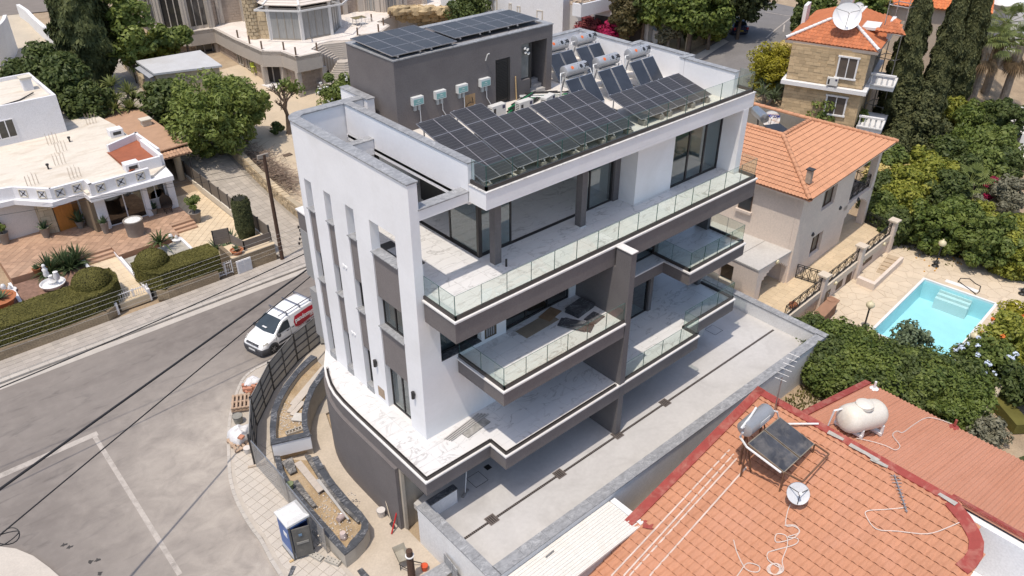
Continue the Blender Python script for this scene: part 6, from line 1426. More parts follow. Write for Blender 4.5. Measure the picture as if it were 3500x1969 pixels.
st_=thing('outdoor_stairs','two flights of angled outdoor stairs going down from the mansion terrace','stairs',tuple(t4(780,440,2.5)))
stair(st_,((590,375),(765,455)),((665,335),(800,440)),((880,312),(885,430)),8,MZ,3.2);stair(st_,((770,470),(690,605)),((830,470),(840,608)),((890,455),(895,615)),8,3.1,1.6)
MB().prism([xy(t4(*p,1.5))for p in((612,615),(650,640),(900,635),(900,590),(700,600))],.3,1.5).build('landing',MCON,st_)
up=[(-641,195),(-531,238),(-341,240),(-170,214),(-96,190),(84,165),(110,158),(760,128),(835,113),(950,93),(985,88),(1095,96),(1135,97),(1245,76),(1280,66),(1430,36)]
upP=[t4(*p,MZ).xy+Vector((.2,.5))for p in up];glaz={0,1,2,6,10,12};HG=plain('tall_dark_glazing',(.045,.042,.04),.08,.2,1.2,spec=.8);CURT=plain('pale_curtain_behind_glass',(.30,.30,.29),.3,.2,4,stretch=(5,5,.3),spec=.6)
for k,(a,b)in enumerate(zip(upP,upP[1:])):
 d=(b-a).normalized();L=(b-a).length;ang=math.atan2(d.y,d.x);n=Vector((d.y,-d.x))
 if k in glaz:
  w=seg_wall(mn,a+d*.3,b-d*.3,MZ+.35 if k<3 else MZ+.05,MZ+4.2,.08,HG if k<3 else CURT,'glazing');f=MB()
  for s in range(4):p=a.lerp(b,.08+.84*s/3);f.ob((p.x,p.y,MZ+2.1),(.09,.16,4.2),ang)
  f.build('mullions',MCON,w)
  if k<3:seg_wall(mn,a,b,MZ+.0,MZ+.34,.3,MCON,'sill_wall')
 else:
  w=seg_wall(mn,a,b,MZ+.0,MZ+4.2,.3,BLKJ,'upper_wall')
  if L>1.2:courses(w,a,b,MZ+.02,MZ+4.0,.52,.26,.018,.035,BLK,'stone_block',40)
 for p in(a,b):MB().ob((p.x+n.x*.1,p.y+n.y*.1,MZ+2.1),(.55,.5,4.2),ang).build('concrete_pillar',MCON,mn)
MB().prism([tuple(p)for p in upP]+[tuple(upP[-1]+Vector((4,14))),tuple(upP[0]+Vector((0,14)))],MZ+4.2,MZ+4.6).build('roof_slab',MCON,mn)
pv_=thing('glass_pavilion','octagonal glazed pavilion with a white timber roof on the mansion terrace','pavilion',tuple(t4(600,230,MZ)))
A,Bq,Cc,Dd=[t4(*p,MZ).xy for p in((285,297),(520,303),(722,263),(792,205))];s=(Bq-A).length;d=(Bq-A).normalized();n=Vector((-d.y,d.x));ctr=(A+Bq)/2+n*s*1.2;r=s*1.3066
oct_=[ctr+Vector((math.cos(math.atan2(A.y-ctr.y,A.x-ctr.x)+k*math.pi/4),math.sin(math.atan2(A.y-ctr.y,A.x-ctr.x)+k*math.pi/4)))*r for k in range(8)]
PW=plain('pavilion_white',(.68,.66,.63),.6,.04,1.5);he=3.1
for k in range(8):
 a,b=oct_[k],oct_[(k+1)%8];dd=(b-a).normalized();ang=math.atan2(dd.y,dd.x);c=(a+b)/2;L=(b-a).length
 g=MB().ob((c.x,c.y,MZ+he/2),(L-.15,.05,he),ang).build('glazing',CURT,pv_);f=MB()
 for q in range(5):p=a.lerp(b,.03+.94*q/4);f.ob((p.x,p.y,MZ+he/2),(.08,.12,he),ang)
 f.ob((c.x,c.y,MZ+.08),(L,.14,.16),ang).ob((c.x,c.y,MZ+he-.1),(L,.14,.2),ang);f.build('frame',plain('taupe_frame',(.30,.27,.23),.6,.06),g)
 MB().beam((a.x,a.y,MZ),(a.x,a.y,MZ+he+.5),.3,.3).build('post',PW,pv_)
 out=[ctr+(p-ctr)*1.12 for p in(a,b)];rp=MB().slab([(out[0].x,out[0].y,MZ+he+.35),(out[1].x,out[1].y,MZ+he+.35),(ctr.x,ctr.y,MZ+he+2.6)],.1).build('roof_panel',plain('boarded_pale_roof',(.66,.59,.52),.7,.04,1.5),pv_)
 m=MB()
 for q in range(1,14):s0=q/14;a3,b3_,c3_=Vector((*out[0],MZ+he+.36)),Vector((*out[1],MZ+he+.36)),Vector((*ctr,MZ+he+2.61));m.beam(a3.lerp(c3_,s0),b3_.lerp(c3_,s0),.05,.03)
 m.build('battens',plain('batten_shadow_line',(.50,.43,.37),.7,.05),rp,kind='stuff');MB().beam((out[0].x,out[0].y,MZ+he+.38),(ctr.x,ctr.y,MZ+he+2.66),.2,.12).build('hip_rib',PW,pv_)
 o2=[ctr+(p-ctr)*1.42 for p in(a,b)]
 if k in(0,1,2):MB().beam((o2[0].x,o2[0].y,MZ+he+.1),(o2[1].x,o2[1].y,MZ+he+.1),.1,.16).beam((out[0].x,out[0].y,MZ+he+.2),(o2[0].x,o2[0].y,MZ+he+.1),.1,.14).beam((out[1].x,out[1].y,MZ+he+.2),(o2[1].x,o2[1].y,MZ+he+.1),.1,.14).build('pergola_beam',PW,pv_)
c=t4(160,285,MZ);col_=thing('stone_column','round column of rough honey stones left of the glass pavilion','column',tuple(c));MB().tube([c,c+Vector((0,0,6))],.62,14).build('core',HONM,col_)
for rw in range(17):
 for k in range(9):
  a=2*math.pi*(k+.5*(rw%2))/9;MB().ob((c.x+.64*math.cos(a),c.y+.64*math.sin(a),MZ+.2+rw*.34),(.12,.40,.29),a+rnd.uniform(-.1,.1)).build('stone',HON,col_)
c=t4(215,285,MZ);wl2=thing('stone_screen_wall','short wall of irregular honey stones beside the stone column','wall',tuple(c));a,b=t4(165,290,MZ).xy,t4(272,292,MZ).xy;seg_wall(wl2,a,b,MZ,MZ+2.6,.8,HONM,'wall_body');courses(wl2,a,b,MZ,MZ+2.6,.55,.42,.03,.05,HON,'stone',60,.5,.03)
BOL=plain('brown_bollard',(.16,.11,.075),.6,.15,4)
for k,p in enumerate(((30,283),(118,327),(210,368),(375,374),(465,414),(623,380),(928,264),(1085,239),(1122,190),(1033,160),(1173,135),(1210,93),(1630,45),(795,-30))):
 c=t4(*p,MZ+.02);tag(MB().tube([c,c+Vector((0,0,.75))],.085,7).build('bollard_light',BOL),'short brown bollard light on the edge of the mansion terrace','bollard','bollard lights along the mansion terrace')
c=t4(940,185,MZ);tb=thing('patio_table','small patio table on the mansion terrace with wire chairs round it','table',tuple(c));MB().box(c.x-.7,c.x+.7,c.y-.5,c.y+.5,MZ+.72,MZ+.76).build('table_top',plain('olive_table',(.20,.17,.09),.5,.2),tb)
for a in(-.55,.55):
 for b in(-.35,.35):MB().tube([(c.x+a,c.y+b,MZ),(c.x+a,c.y+b,MZ+.72)],.03,5).build('leg',STEEL,tb)
for k,(dx,dy,lb)in enumerate(((-1.3,-.2,'wire patio chair left of the terrace table'),(1.3,.1,'wire patio chair right of the terrace table'),(-.2,-1.1,'wire patio chair in front of the terrace table'),(.3,1.1,'wire patio chair behind the terrace table'))):
 ch=thing('wire_chair',lb,'chair',(c.x+dx,c.y+dy,MZ),0,'wire chairs round the terrace table');m=MB();x,y=c.x+dx,c.y+dy
 for i in range(6):m.tube([(x-.22+.088*i,y-.22,MZ+.45),(x-.22+.088*i,y+.22,MZ+.45)],.012,4).tube([(x-.22+.088*i,y+.22,MZ+.45),(x-.22+.088*i,y+.27,MZ+.95)],.012,4)
 m.build('wire_seat',WPL,ch);
 for a in(-.2,.2):
  for b in(-.2,.2):MB().tube([(x+a,y+b,MZ),(x+a,y+b,MZ+.45)],.018,4).build('leg',WPL,ch)
rk=thing('rock_wall','rugged wall of piled honey coloured rocks at the end of the mansion terrace','rock wall',tuple(t4(1430,170,2)))
def boulder(c,s,seed):
 m=MB();rr=random.Random(seed);sx,sy,sz=s*rr.uniform(.8,1.5),s*rr.uniform(.7,1.1),s*rr.uniform(.5,.85)
 vs=[]
 for j in range(5):
  for i in range(8):
   e=-math.pi/2+math.pi*j/4;a=i*math.pi/4;f=rr.uniform(.78,1.15);ce=math.copysign(abs(math.cos(e))**.55,1);vs.append((c[0]+sx*ce*math.cos(a)*f,c[1]+sy*ce*math.sin(a)*f,c[2]+sz*math.sin(e)*f))
 m.add(vs,[(j*8+i,j*8+(i+1)%8,(j+1)*8+(i+1)%8,(j+1)*8+i)for j in range(4)for i in range(8)]);return m
i_=0
for rw in range(5):
 for k in range(13):
  p=t4(1225+k*35+rnd.uniform(-9,9),205-rw*27+rnd.uniform(-6,6)-(k*.9),2.6+rw*.62);boulder((p.x,p.y+rw*.3,p.z),rnd.uniform(.5,.8),50+i_).build('rock',plain('ochre_rock',(.46,.35,.205),.9,.22,1.2,rv=.2,bump=.5,bscale=6),rk);i_+=1
MB().prism([xy(t4(*p,3))for p in((1215,190),(1680,150),(1670,60),(1215,100))],0,4.3).build('rock_core',HONM,rk)
MB().prism([xy(g4(*p))for p in((110,600),(320,690),(330,650),(380,640),(215,585))],.5,1.35).build('white_ramp',plain('white_ramp',(.70,.68,.66),.8,.04),mn)
c=g4(155,570);tc_=thing('childs_chair','tiny yellow green child chair against the mansion wall','chair',tuple(c));LG=plain('lime_plastic',(.45,.50,.08),.5);MB().box(c.x-.2,c.x+.2,c.y-.2,c.y+.2,c.z+.9,c.z+.95).build('seat',LG,tc_);MB().box(c.x-.2,c.x+.2,c.y+.16,c.y+.2,c.z+.95,c.z+1.3).build('backrest',LG,tc_)
for a in(-.16,.16):
 for b in(-.16,.16):MB().box(c.x+a-.03,c.x+a+.03,c.y+b-.03,c.y+b+.03,c.z+.3,c.z+.9).build('leg',LG,tc_)
c=g4(395,1158,.03);tag(MB().ob(c,(.75,.75,.03)).build('drain_cover',plain('rusty_grate',(.12,.085,.06),.8,.2,6)),'rusty square drain cover in the sandy yard','drain cover')
WW=plain('white_garden_wall',(.74,.73,.72),.85,.04,1,dirt=(.62,.6,.57),dscale=.6,damt=.4)
struct('driveway',drape([xy(g1(*p))for p in((-200,-20),(150,40),(400,230),(480,420),(330,640),(-400,700))],.02,2),plain('pale_driveway',(.50,.43,.33),.9,.07,.6,dirt=(.42,.37,.29),dscale=.3,damt=.6))
struct('upper_road',drape([xy(g1(*p))for p in((-300,0),(370,-30),(380,85),(130,110),(-300,150))],.04,2),plain('brown_asphalt',(.21,.18,.155),.9,.08,.8))
sg_=thing('stepped_wall','white wall stepping down the slope by the drive at the top left','wall',tuple(g1(300,260)))
P=[g1(*p).xy for p in((150,130),(215,175),(270,235),(330,290),(390,340),(450,410),(490,470))]
for k,(a,b)in enumerate(zip(P,P[1:])):seg_wall(sg_,a,b,T(*b)-.5,T(*a)+1.5,.4,WW,'wall_step')
cv=thing('curved_wall','curved white garden wall at the left edge of the picture','wall',tuple(g1(60,460)))
P=[g1(*p).xy for p in((-500,560),(-200,560),(0,513),(80,470),(128,410),(136,370))];smooth_strip(resample([tuple(p)for p in P],0,2),.35,T(*P[3])-.6,T(*P[3])+3.6).build('wall_body',WW,cv,smooth=40)
def a1(x,y,z):return at(1600+x*.45558,y*.45558,z)
def ga(x,y,dz=0):return gr(1600+x*.45558,y*.45558,dz)
def b4(x,y,z):return at(2500+x*.45558,y*.45558,z)
def gb(x,y,dz=0):return gr(2500+x*.45558,y*.45558,dz)
def b5(x,y,z):return at(2500+x*.45558,600+y*.45558,z)
def k2(x,y,z):return at(2380+x*.345,300+y*.345,z)
def k3(x,y,z):return at(2420+x*.345,680+y*.345,z)
whz=5.2;A,Bq=a1(232,97,whz).xy,a1(543,149,whz).xy;d=(Bq-A).normalized();n=Vector((-d.y,d.x));ang=math.atan2(d.y,d.x)
wh=thing('white_house','plain white house with small shuttered windows behind the water heaters','house',(A.x,A.y,4));WHP=plain('old_white_paint',(.70,.70,.71),.85,.04,.6,dirt=(.60,.59,.58),dscale=.6,damt=.6)
def pxs(x,y):
 best=None
 for k in range(-100,400):
  q=A+d*(k*.08);z=whz;e=abs((q-a1(x,y,whz).xy).dot(d));
  if best is None or e<best[0]:best=(e,k*.08)
 return best[1]
L0=-8.0;L1_=(a1(705,178,whz).xy-A).dot(d)
a,b=A+d*L0,A+d*L1_
MB().prism([tuple(a),tuple(b),tuple(b+n*10),tuple(a+n*10)],2.5,9.2).build('house_body',WHP,wh)
for x0,x1,y0,y1 in((212,258,5,97),(327,352,32,114),(390,418,47,118),(516,570,83,148)):
 s0,s1=pxs(x0,(y0+y1)/2+30),pxs(x1,(y0+y1)/2+30);h=(y1-y0)*.0142*1.0;c=A+d*((s0+s1)/2)-n*.02
 w=MB()
 for s in(-1,1):w.ob((c.x+d.x*s*(s1-s0)/2,c.y+d.y*s*(s1-s0)/2,whz+h/2),(.1,.14,h),ang)
 w.ob((c.x,c.y,whz-.03),((s1-s0)+.2,.2,.08),ang).ob((c.x,c.y,whz+h),((s1-s0)+.1,.14,.08),ang);w=w.build('window',plain('cream_frame',(.55,.50,.42),.7),wh);MB().ob((c.x,c.y,whz+h/2),((s1-s0)-.08,.06,h-.08),ang).build('shutter',WHP,w)
e=b;f_=a1(780,185,whz).xy;bx=thing('balcony_block','white flat balcony slab with a low parapet on the corner of the white house','balcony',(e.x,e.y,6))
q=[a1(*p,7.6).xy for p in((782,62),(848,75),(1140,5),(1080,-45))];MB().prism([tuple(p)for p in q],6.9,7.3).build('slab',WHP,bx)
for p0,p1 in zip(q,q[1:3]+[q[3]]):seg_wall(bx,p0,p1,7.3,8.1,.2,WHP,'parapet')
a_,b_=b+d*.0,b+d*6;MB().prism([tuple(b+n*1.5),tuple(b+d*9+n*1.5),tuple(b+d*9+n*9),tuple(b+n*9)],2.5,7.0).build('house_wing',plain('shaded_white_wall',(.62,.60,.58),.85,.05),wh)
MB().prism([tuple(b+d*3+n*1.4),tuple(b+d*8.5+n*1.4),tuple(b+d*8.5+n*1.48),tuple(b+d*3+n*1.48)],3.4,6.2).build('dark_opening',plain('garage_dark',(.06,.05,.045),.9),wh)
jn=MB()
for k in range(40):p=a1(rnd.uniform(760,1050),rnd.uniform(-30,35),7.4);jn.ob((p.x,p.y,7.4+rnd.random()*.3),(rnd.uniform(.2,.9),rnd.uniform(.2,.6),.12),rnd.random()*3,rnd.uniform(-.3,.3))
tag(jn.build('roof_debris',plain('rusty_debris',(.42,.33,.24),.9,.35,2)),'scattered building debris on the white house balcony','debris')
RP=[gb(*p).xy for p in((-480,560),(-100,310),(60,200),(140,60),(200,20),(300,20),(480,60),(490,220),(300,430),(100,720),(-250,720))]
struct('upper_street',drape([tuple(p)for p in RP],.05,2),plain('grey_asphalt',(.175,.165,.16),.9,.09,.6,dirt=(.23,.215,.20),dscale=.4,damt=.6,bump=.2,bscale=30))
pvr=struct('pavement',drape([xy(gb(*p))for p in((-330,460),(-225,395),(-60,300),(-20,320),(-330,530))],.10,2),plain('dusty_mortar',(.46,.41,.35)))
lm=MB()
for p,q in(((455,130),(250,95)),((455,130),(258,292)),((198,345),(188,410)),((397,190),(388,245))):
 a,b=gb(*p),gb(*q);dd=(b.xy-a.xy).normalized();nn=Vector((-dd.y,dd.x))*.07;N_=8
 for k in range(N_):s,e=a.lerp(b,k/N_).xy,a.lerp(b,(k+1)/N_).xy;lm.add([(v.x,v.y,T(v.x,v.y)+.075)for v in(s-nn,e-nn,e+nn,s+nn)],[(0,1,2,3)])
struct('road_marking',lm,plain('worn_white_paint',(.62,.57,.51)))
gwl=thing('garden_wall','low tan garden wall along the upper street below the trees','wall',tuple(ga(1750,390)));P=[ga(1645,385).xy,ga(1760,330).xy,ga(1890,262).xy]
for a,b in zip(P,P[1:]):seg_wall(gwl,a,b,T(*a)-.4,T(*b)+.9,.35,HONM,'wall_body');courses(gwl,a,b,T(*a),T(*b)+.85,.5,.25,.02,.03,HB,'brick',60)
MB().prism([tuple(p)for p in(P[0],P[2],P[2]+Vector((.2,.4)),P[0]+Vector((.2,.4)))],T(*P[0]),T(*P[2])+.96).build('cap',plain('wall_cap',(.48,.40,.30),.85),gwl)
sx_=thing('garden_steps','white sided garden steps beside the far utility pole','steps',tuple(ga(1330,300)))
for k in range(6):c=ga(1330-k*14,318-k*13);MB().ob((c.x,c.y,c.z+.1*k),(1.6,.5,.3),R(-30)).build('step',MCON,sx_)
c=ga(1375,300);MB().ob((c.x,c.y,c.z+.6),(.3,2.6,1.2),R(-30)).build('side_wall',WW,sx_)
c=ga(1250,300);t=pole('utility_pole','grey brown utility pole with a crossbar beside the bougainvillea',c.x,c.y,c.z,c.z+5.6,.13);MB().ob((c.x,c.y,c.z+5.2),(2.6,.1,.12),R(-42)).build('crossbar',IRON,t)
NAVY=plain('navy_car_paint',(.012,.018,.06),.22,.05,1,fine=0,spec=.6)
car=thing('parked_car','dark blue hatchback parked on the upper street seen from behind','car',(0,0,0))
cs=[(1.95,.58,.6,.45),(1.85,.72,.76,.6),(1.2,.86,.82,.68),(.85,.94,.83,.70),(.45,1.2,.83,.62),(.1,1.37,.83,.56),(-.8,1.40,.83,.56),(-1.4,1.33,.83,.55),(-1.75,1.0,.82,.66),(-1.92,.9,.8,.66),(-1.97,.6,.76,.6)]
loft(cs,lambda x,zt,wb,wt:[(wb-.05,.2),(wb,.45),(wb,min(.80,zt-.1)),(wt+.04,zt-.07),(wt-.1,zt)]).build('body',NAVY,car,smooth=40)
DW=plain('dark_windscreen',(.035,.045,.05),.06,.15,2)
MB().add([(-1.42,-.52,1.30),(-1.42,.52,1.30),(-1.74,.62,1.02),(-1.74,-.62,1.02)],[(0,1,2,3),(3,2,1,0)]).build('rear_window',DW,car).location.x-=.02
for s in(1,-1):
 MB().slab([(.5,s*.84,.90),(-1.4,s*.84,.90),(-1.2,s*.70,1.28),(.0,s*.70,1.30)],s*.012).build('side_window',DW,car);MB().box(-1.98,-1.86,s*.66-.1,s*.66+.1,.62,.85).build('tail_light',RED,car)
 MB().lathe([(0,-.07),(.09,0),(0,.07)],(.45,s*.92,.95),8,Vector((1,0,0))).build('door_mirror',BUMP,car)
 for x in(1.2,-1.25):wheel(car,x,s*.74,s,.29,.18)
MB().box(-2.0,-1.96,-.25,.25,.48,.58).build('number_plate',plain('yellow_plate',(.6,.45,.05),.5),car);MB().box(-2.01,-1.95,-.72,.72,.3,.46).build('bumper',BUMP,car)
p=z3=at(1800+2270*.31832,60+205*.31832,0);c=gr(1800+2265*.31832,60+190*.31832);car.location=(c.x+1.0,c.y+1.3,T(c.x,c.y)+.06);car.rotation_euler=(0,-.04,R(57))
BZ=5.6;SHE=thing('stone_clad_house','two storey sandstone clad house with an orange tiled hip roof and huge white dish','house',(58,34,2));SAND=plain('sandstone_cladding',(.50,.375,.225),.85,.1,1.2,rv=.15);SANDJ=plain('sandstone_joint',(.42,.31,.185),.85,.1,2)
Lc,Rc=b4(372,600,BZ).xy,b4(1012,697,BZ).xy;d=(Rc-Lc).normalized();n=Vector((-d.y,d.x));ang=math.atan2(d.y,d.x);Wd=(Rc-Lc).length
wl_=Lc+d*.3+n*.45;wr_=Rc-d*.35+n*.45;EZ=8.75;SW_=plain('white_trim',(.72,.71,.70),.8,.03,1)
hb=MB().prism([tuple(wl_),tuple(wr_),tuple(wr_+n*9.5),tuple(wl_+n*9.5)],1.5,EZ-.2).build('house_body',SANDJ,SHE)
win=[(.62,.85,BZ+.75,BZ+2.45,BZ),(.57,.82,BZ-2.3,BZ-.75,BZ-3)]
sk=lambda z0:(lambda s,z:any(w[0]*Wd*.92-.1<s<w[1]*Wd*.92+.1 and w[2]-.1<z<w[3]+.1 for w in win))
courses(hb,wl_,wr_,BZ+.1,EZ-.4,.55,.27,.012,.03,SAND,'cladding_stone',150,.2,skip=sk(0));courses(hb,wl_,wr_,BZ-3.2,BZ-.35,.55,.27,.012,.03,SAND,'cladding_stone',130,.2,skip=sk(0))
MB().prism([tuple(wr_),tuple(wr_+n*9.5),tuple(wr_+n*9.5-d*.05),tuple(wr_-d*.05)],BZ,EZ-.2).build('side_wall',SW_,SHE)
MB().prism([tuple(Lc),tuple(Rc),tuple(Rc+n*10),tuple(Lc+n*10)],BZ-.3,BZ+.02).build('storey_band',SW_,SHE)
for w in win:
 a,b=wl_+d*(w[0]*Wd*.92),wl_+d*(w[1]*Wd*.92);c=(a+b)/2-n*.05;L=(b-a).length;f=MB()
 for s in(-1,0,1):f.ob((c.x+d.x*s*L/2,c.y+d.y*s*L/2,(w[2]+w[3])/2),(.12 if s else.07,.16,w[3]-w[2]),ang)
 f.ob((c.x,c.y,w[2]),(L+.25,.26,.12),ang).ob((c.x,c.y,w[3]),(L+.25,.2,.12),ang);f=f.build('window',SW_,SHE);MB().ob((c.x,c.y,(w[2]+w[3])/2),(L,.05,w[3]-w[2]),ang).build('pane',plain('brown_shutter_pane',(.11,.09,.075),.3,.1),f)
OT=plain('orange_roof_tile',(.46,.155,.065),.75,.12,2,rv=.16,fine=.05)
el,er=b4(405,292,EZ).xy,b4(1105,390,EZ).xy;dd=(er-el).normalized();nn=Vector((-dd.y,dd.x));EW=(er-el).length;rise=1.25;run=2.7
MB().prism([tuple(el),tuple(er),tuple(er+nn*11),tuple(el+nn*11)],EZ-.28,EZ-.05).build('eaves',plain('taupe_eaves',(.36,.31,.27),.8),SHE)
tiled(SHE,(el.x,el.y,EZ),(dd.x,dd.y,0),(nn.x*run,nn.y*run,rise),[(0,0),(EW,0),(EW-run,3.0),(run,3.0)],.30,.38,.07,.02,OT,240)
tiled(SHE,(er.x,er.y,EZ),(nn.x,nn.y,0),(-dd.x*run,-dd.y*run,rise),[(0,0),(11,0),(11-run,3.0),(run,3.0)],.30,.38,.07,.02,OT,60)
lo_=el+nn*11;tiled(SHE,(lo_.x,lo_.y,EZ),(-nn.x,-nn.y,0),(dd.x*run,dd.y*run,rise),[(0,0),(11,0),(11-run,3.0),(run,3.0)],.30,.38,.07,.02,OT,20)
tl_,tr_=el+dd*run+nn*run,er-dd*run+nn*run;zt2=EZ+rise
MB().prism([tuple(tl_),tuple(tr_),tuple(tr_+nn*6),tuple(tl_+nn*6)],zt2-.25,zt2-.12).build('roof_terrace',WHP,SHE);
for a,b in((tl_,tr_),(tr_,tr_+nn*6),(tl_+nn*6,tl_)):seg_wall(SHE,a,b,zt2-.3,zt2+.12,.2,SW_,'terrace_rim')
for a,b in((el,tl_),(er,tr_)):ridge(SHE,[(a.x,a.y,EZ+.12),(b.x,b.y,zt2+.12)],.13,SW_)
for p in(el+nn*6.2,er+nn*4.6):MB().ob((p.x,p.y,EZ+.75),(.3,1.6,1.6),ang).build('gable_fin',SW_,SHE)
c=tr_+nn*1.4+dd*.9;gz=MB().ob((c.x,c.y,EZ+.9),(2.0,2.2,.2),ang).build('dormer',SW_,SHE);tiled(SHE,(c.x-1.2,c.y-1.3,EZ+.9),(dd.x,dd.y,0),(nn.x,nn.y,.45),[(0,0),(2.3,0),(1.15,1.9)],.3,.38,.07,.02,OT,20)
def dish(label,c,r,dirv,mat=None,txt=None,stand=.6,depth=.22,group=None):
 t=thing('satellite_dish',label,'satellite dish',(c[0],c[1],c[2]-stand),0,group);D=Vector(dirv).normalized();m=mat or SW_
 prof=[(r*k/8,-depth*r+depth*r*(k/8)**2)for k in range(9)];prof=prof+[(r*1.0,.03)]+[(r*k/8,-depth*r+depth*r*(k/8)**2-.04)for k in range(8,-1,-1)]
 MB().lathe(prof,Vector(c),28,D).build('reflector',m,t,smooth=40);f=Vector(c)+D*r*.85;m2=MB();q=D.to_track_quat('Z','Y').to_matrix()
 for k in range(3):e=Vector(c)+q@Vector((r*.93*math.cos(k*2.094+.5),r*.93*math.sin(k*2.094+.5),0));m2.tube([e,f],.018,5)
 m2.build('feed_arms',IRON,t);MB().lathe([(0,-.1),(.07,-.1),(.07,.1),(0,.1)],f,8,D).build('feed_horn',LBOX,t)
 b=Vector(c)-D*depth*r*1.1;MB().tube([b,b-D*.2,(b.x-D.x*.3,b.y-D.y*.3,c[2]-r*.7-stand)],.06,7).build('mount',STEEL,t);return t
c=b4(868,120,zt2+.85);dish('huge white mesh satellite dish on the sandstone house roof',c,1.08,(-.72,-.50,.48),plain('dish_white',(.74,.74,.74),.5,.03,2),stand=.2);c=b4(955,55,zt2+.9);dish('smaller white dish behind the huge one on the sandstone house',c,.42,(-.7,-.5,.45),stand=.3)
c=b4(868,18,zt2+1.0);t=thing('water_tank','pale cylinder tank behind the huge white dish','tank',tuple(c));MB().lathe([(0,-.8),(.5,-.78),(.52,0),(.5,.78),(0,.8)],c,16,Vector((1,.4,0))).build('tank_shell',TANK,t,smooth=40)
t=ac('white air conditioner below the upper window of the sandstone house',0,0,0,ang,'air conditioners on the stone house');c=wl_+d*(.60*Wd*.92)-n*.35;t.location=(c.x,c.y,BZ+.12)
for k,(z,lb)in enumerate(((BZ+.05,'upper white balustrade at the right side of the sandstone house'),(BZ-3.0,'lower curved white balustrade of the sandstone house'))):
 p0=Rc+d*.2+n*(2.2-k*1.5);bs=thing('balustrade',lb,'balustrade',(p0.x,p0.y,z));MB().ob((p0.x+d.x*.6,p0.y+d.y*.6,z+.86),(1.9,.25,.14),ang).ob((p0.x+d.x*.6,p0.y+d.y*.6,z+.04),(1.9,.25,.1),ang).build('rail',SW_,bs)
 MB().prism([tuple(p0-d*.4),tuple(p0+d*1.55),tuple(p0+d*1.55+n*4),tuple(p0-d*.4+n*4)],z-.35,z-.02).build('balcony_slab',SW_,bs)
 for q in range(5):c=p0+d*(-.25+q*.41);MB().lathe([(.06,.08),(.09,.25),(.05,.5),(.08,.75)],(c.x,c.y,z),8).build('baluster',SW_,bs,smooth=60)
scf=thing('metal_scaffold','thin grey metal tower frame at the right side of the sandstone house','scaffold',(*Rc,2));m=MB();c=Rc+d*1.2+n*5
for a in(0,1.6):
 for b in(0,1.6):m.tube([(c.x+a,c.y+b,2),(c.x+a,c.y+b,zt2+2.2)],.04,5)
for z in(3,5,7,9,zt2+1.2,zt2+2.2):m.tube([(c.x,c.y,z),(c.x+1.6,c.y,z),(c.x+1.6,c.y+1.6,z),(c.x,c.y+1.6,z),(c.x,c.y,z)],.035,5)
m.build('tubes',STEEL,scf)
OR=thing('orange_roof_house','cream house with a long bright orange tiled roof behind the cypresses','house',tuple(b4(1500,150,6)));oz=8.2;p0,p1=b4(1020,20,oz).xy,b4(1955,105,oz).xy;d2=(p1-p0).normalized();n2=Vector((-d2.y,d2.x));OT2=plain('bright_orange_tile',(.62,.19,.065),.7,.1,2,rv=.14,fine=.05)
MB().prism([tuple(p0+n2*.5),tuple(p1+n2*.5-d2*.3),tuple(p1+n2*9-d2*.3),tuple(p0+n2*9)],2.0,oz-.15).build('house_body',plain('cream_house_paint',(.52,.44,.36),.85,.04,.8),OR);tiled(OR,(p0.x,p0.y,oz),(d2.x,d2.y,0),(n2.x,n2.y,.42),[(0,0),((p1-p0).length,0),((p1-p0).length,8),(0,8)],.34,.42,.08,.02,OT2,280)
c=b4(2010,75,6.5);fw=thing('white_annex','low white flat roofed annex at the top right corner','house',tuple(c));MB().prism([xy(b4(*p,6.8))for p in((1950,45),(2250,75),(2300,-40),(1955,-30))],2.5,6.8).build('house_body',WHP,fw);MB().lathe([(.9,0),(1.2,.6),(.7,1.1),(0,1.2)],b4(2040,75,6.8),16).build('white_dome',WW,fw,smooth=50)
rw_=thing('white_terrace','white paved terrace and low white wall at the right edge of the picture','terrace',tuple(gb(2150,1100)));WT=plain('white_terrace_paint',(.70,.67,.63),.8,.04,1)
MB().prism([xy(gb(*p))for p in((2090,905),(2300,930),(2300,1290),(2075,1270),(1990,1190),(2080,1000))],-1.0,T(*xy(gb(2130,1100)))+.25).build('terrace_slab',WT,rw_)
for a,b,h in(((2100,905),(2300,935),1.4),((2040,1262),(2300,1300),.7)):seg_wall(rw_,gb(*a).xy,gb(*b).xy,-1,T(*xy(gb(*a)))+h,.25,WW,'low_wall')
c=gb(2170,1180);MB().box(c.x-.4,c.x+.4,c.y-.4,c.y+.4,c.z,c.z+2.2).build('pillar',WW,rw_);MB().box(c.x-.6,c.x+1.2,c.y+.4,c.y+2.2,c.z,c.z+1.6).build('dark_box',IRON,rw_)
PHP=plain('pinkish_house_paint',(.70,.595,.51),.85,.03,.7,dirt=(.52,.45,.40),dscale=.5,damt=.4);CT=plain('coral_roof_tile',(.53,.265,.15),.75,.05,2,rv=.07,fine=.03)
hx,hy=41.0,20.5;ha=R(4.6);ux=Vector((math.cos(ha),math.sin(ha)));uy=Vector((-ux.y,ux.x));TZ=-.2
def H_(u,v):p=Vector((hx,hy))+ux*u+uy*v;return(p.x,p.y)
ph=thing('pool_house','two storey pinkish house with a coral hip roof and a terrace above the pool','house',(hx,hy,TZ))
bd=MB();w1,w2=(1.35,2.75),(3.4,4.9)
def hp(u0,u1,v0,v1,z0,z1,m):return m.prism([H_(u0,v0),H_(u1,v0),H_(u1,v1),H_(u0,v1)],z0,z1)
hp(0,6.75,.35,11,TZ-1.3,5.85,bd);hp(6.75,11.4,3.2,11,TZ-1.3,5.85,bd);hp(6.75,11.4,.0,3.19,2.35,2.65,bd)
bd.build('house_body',PHP,ph)
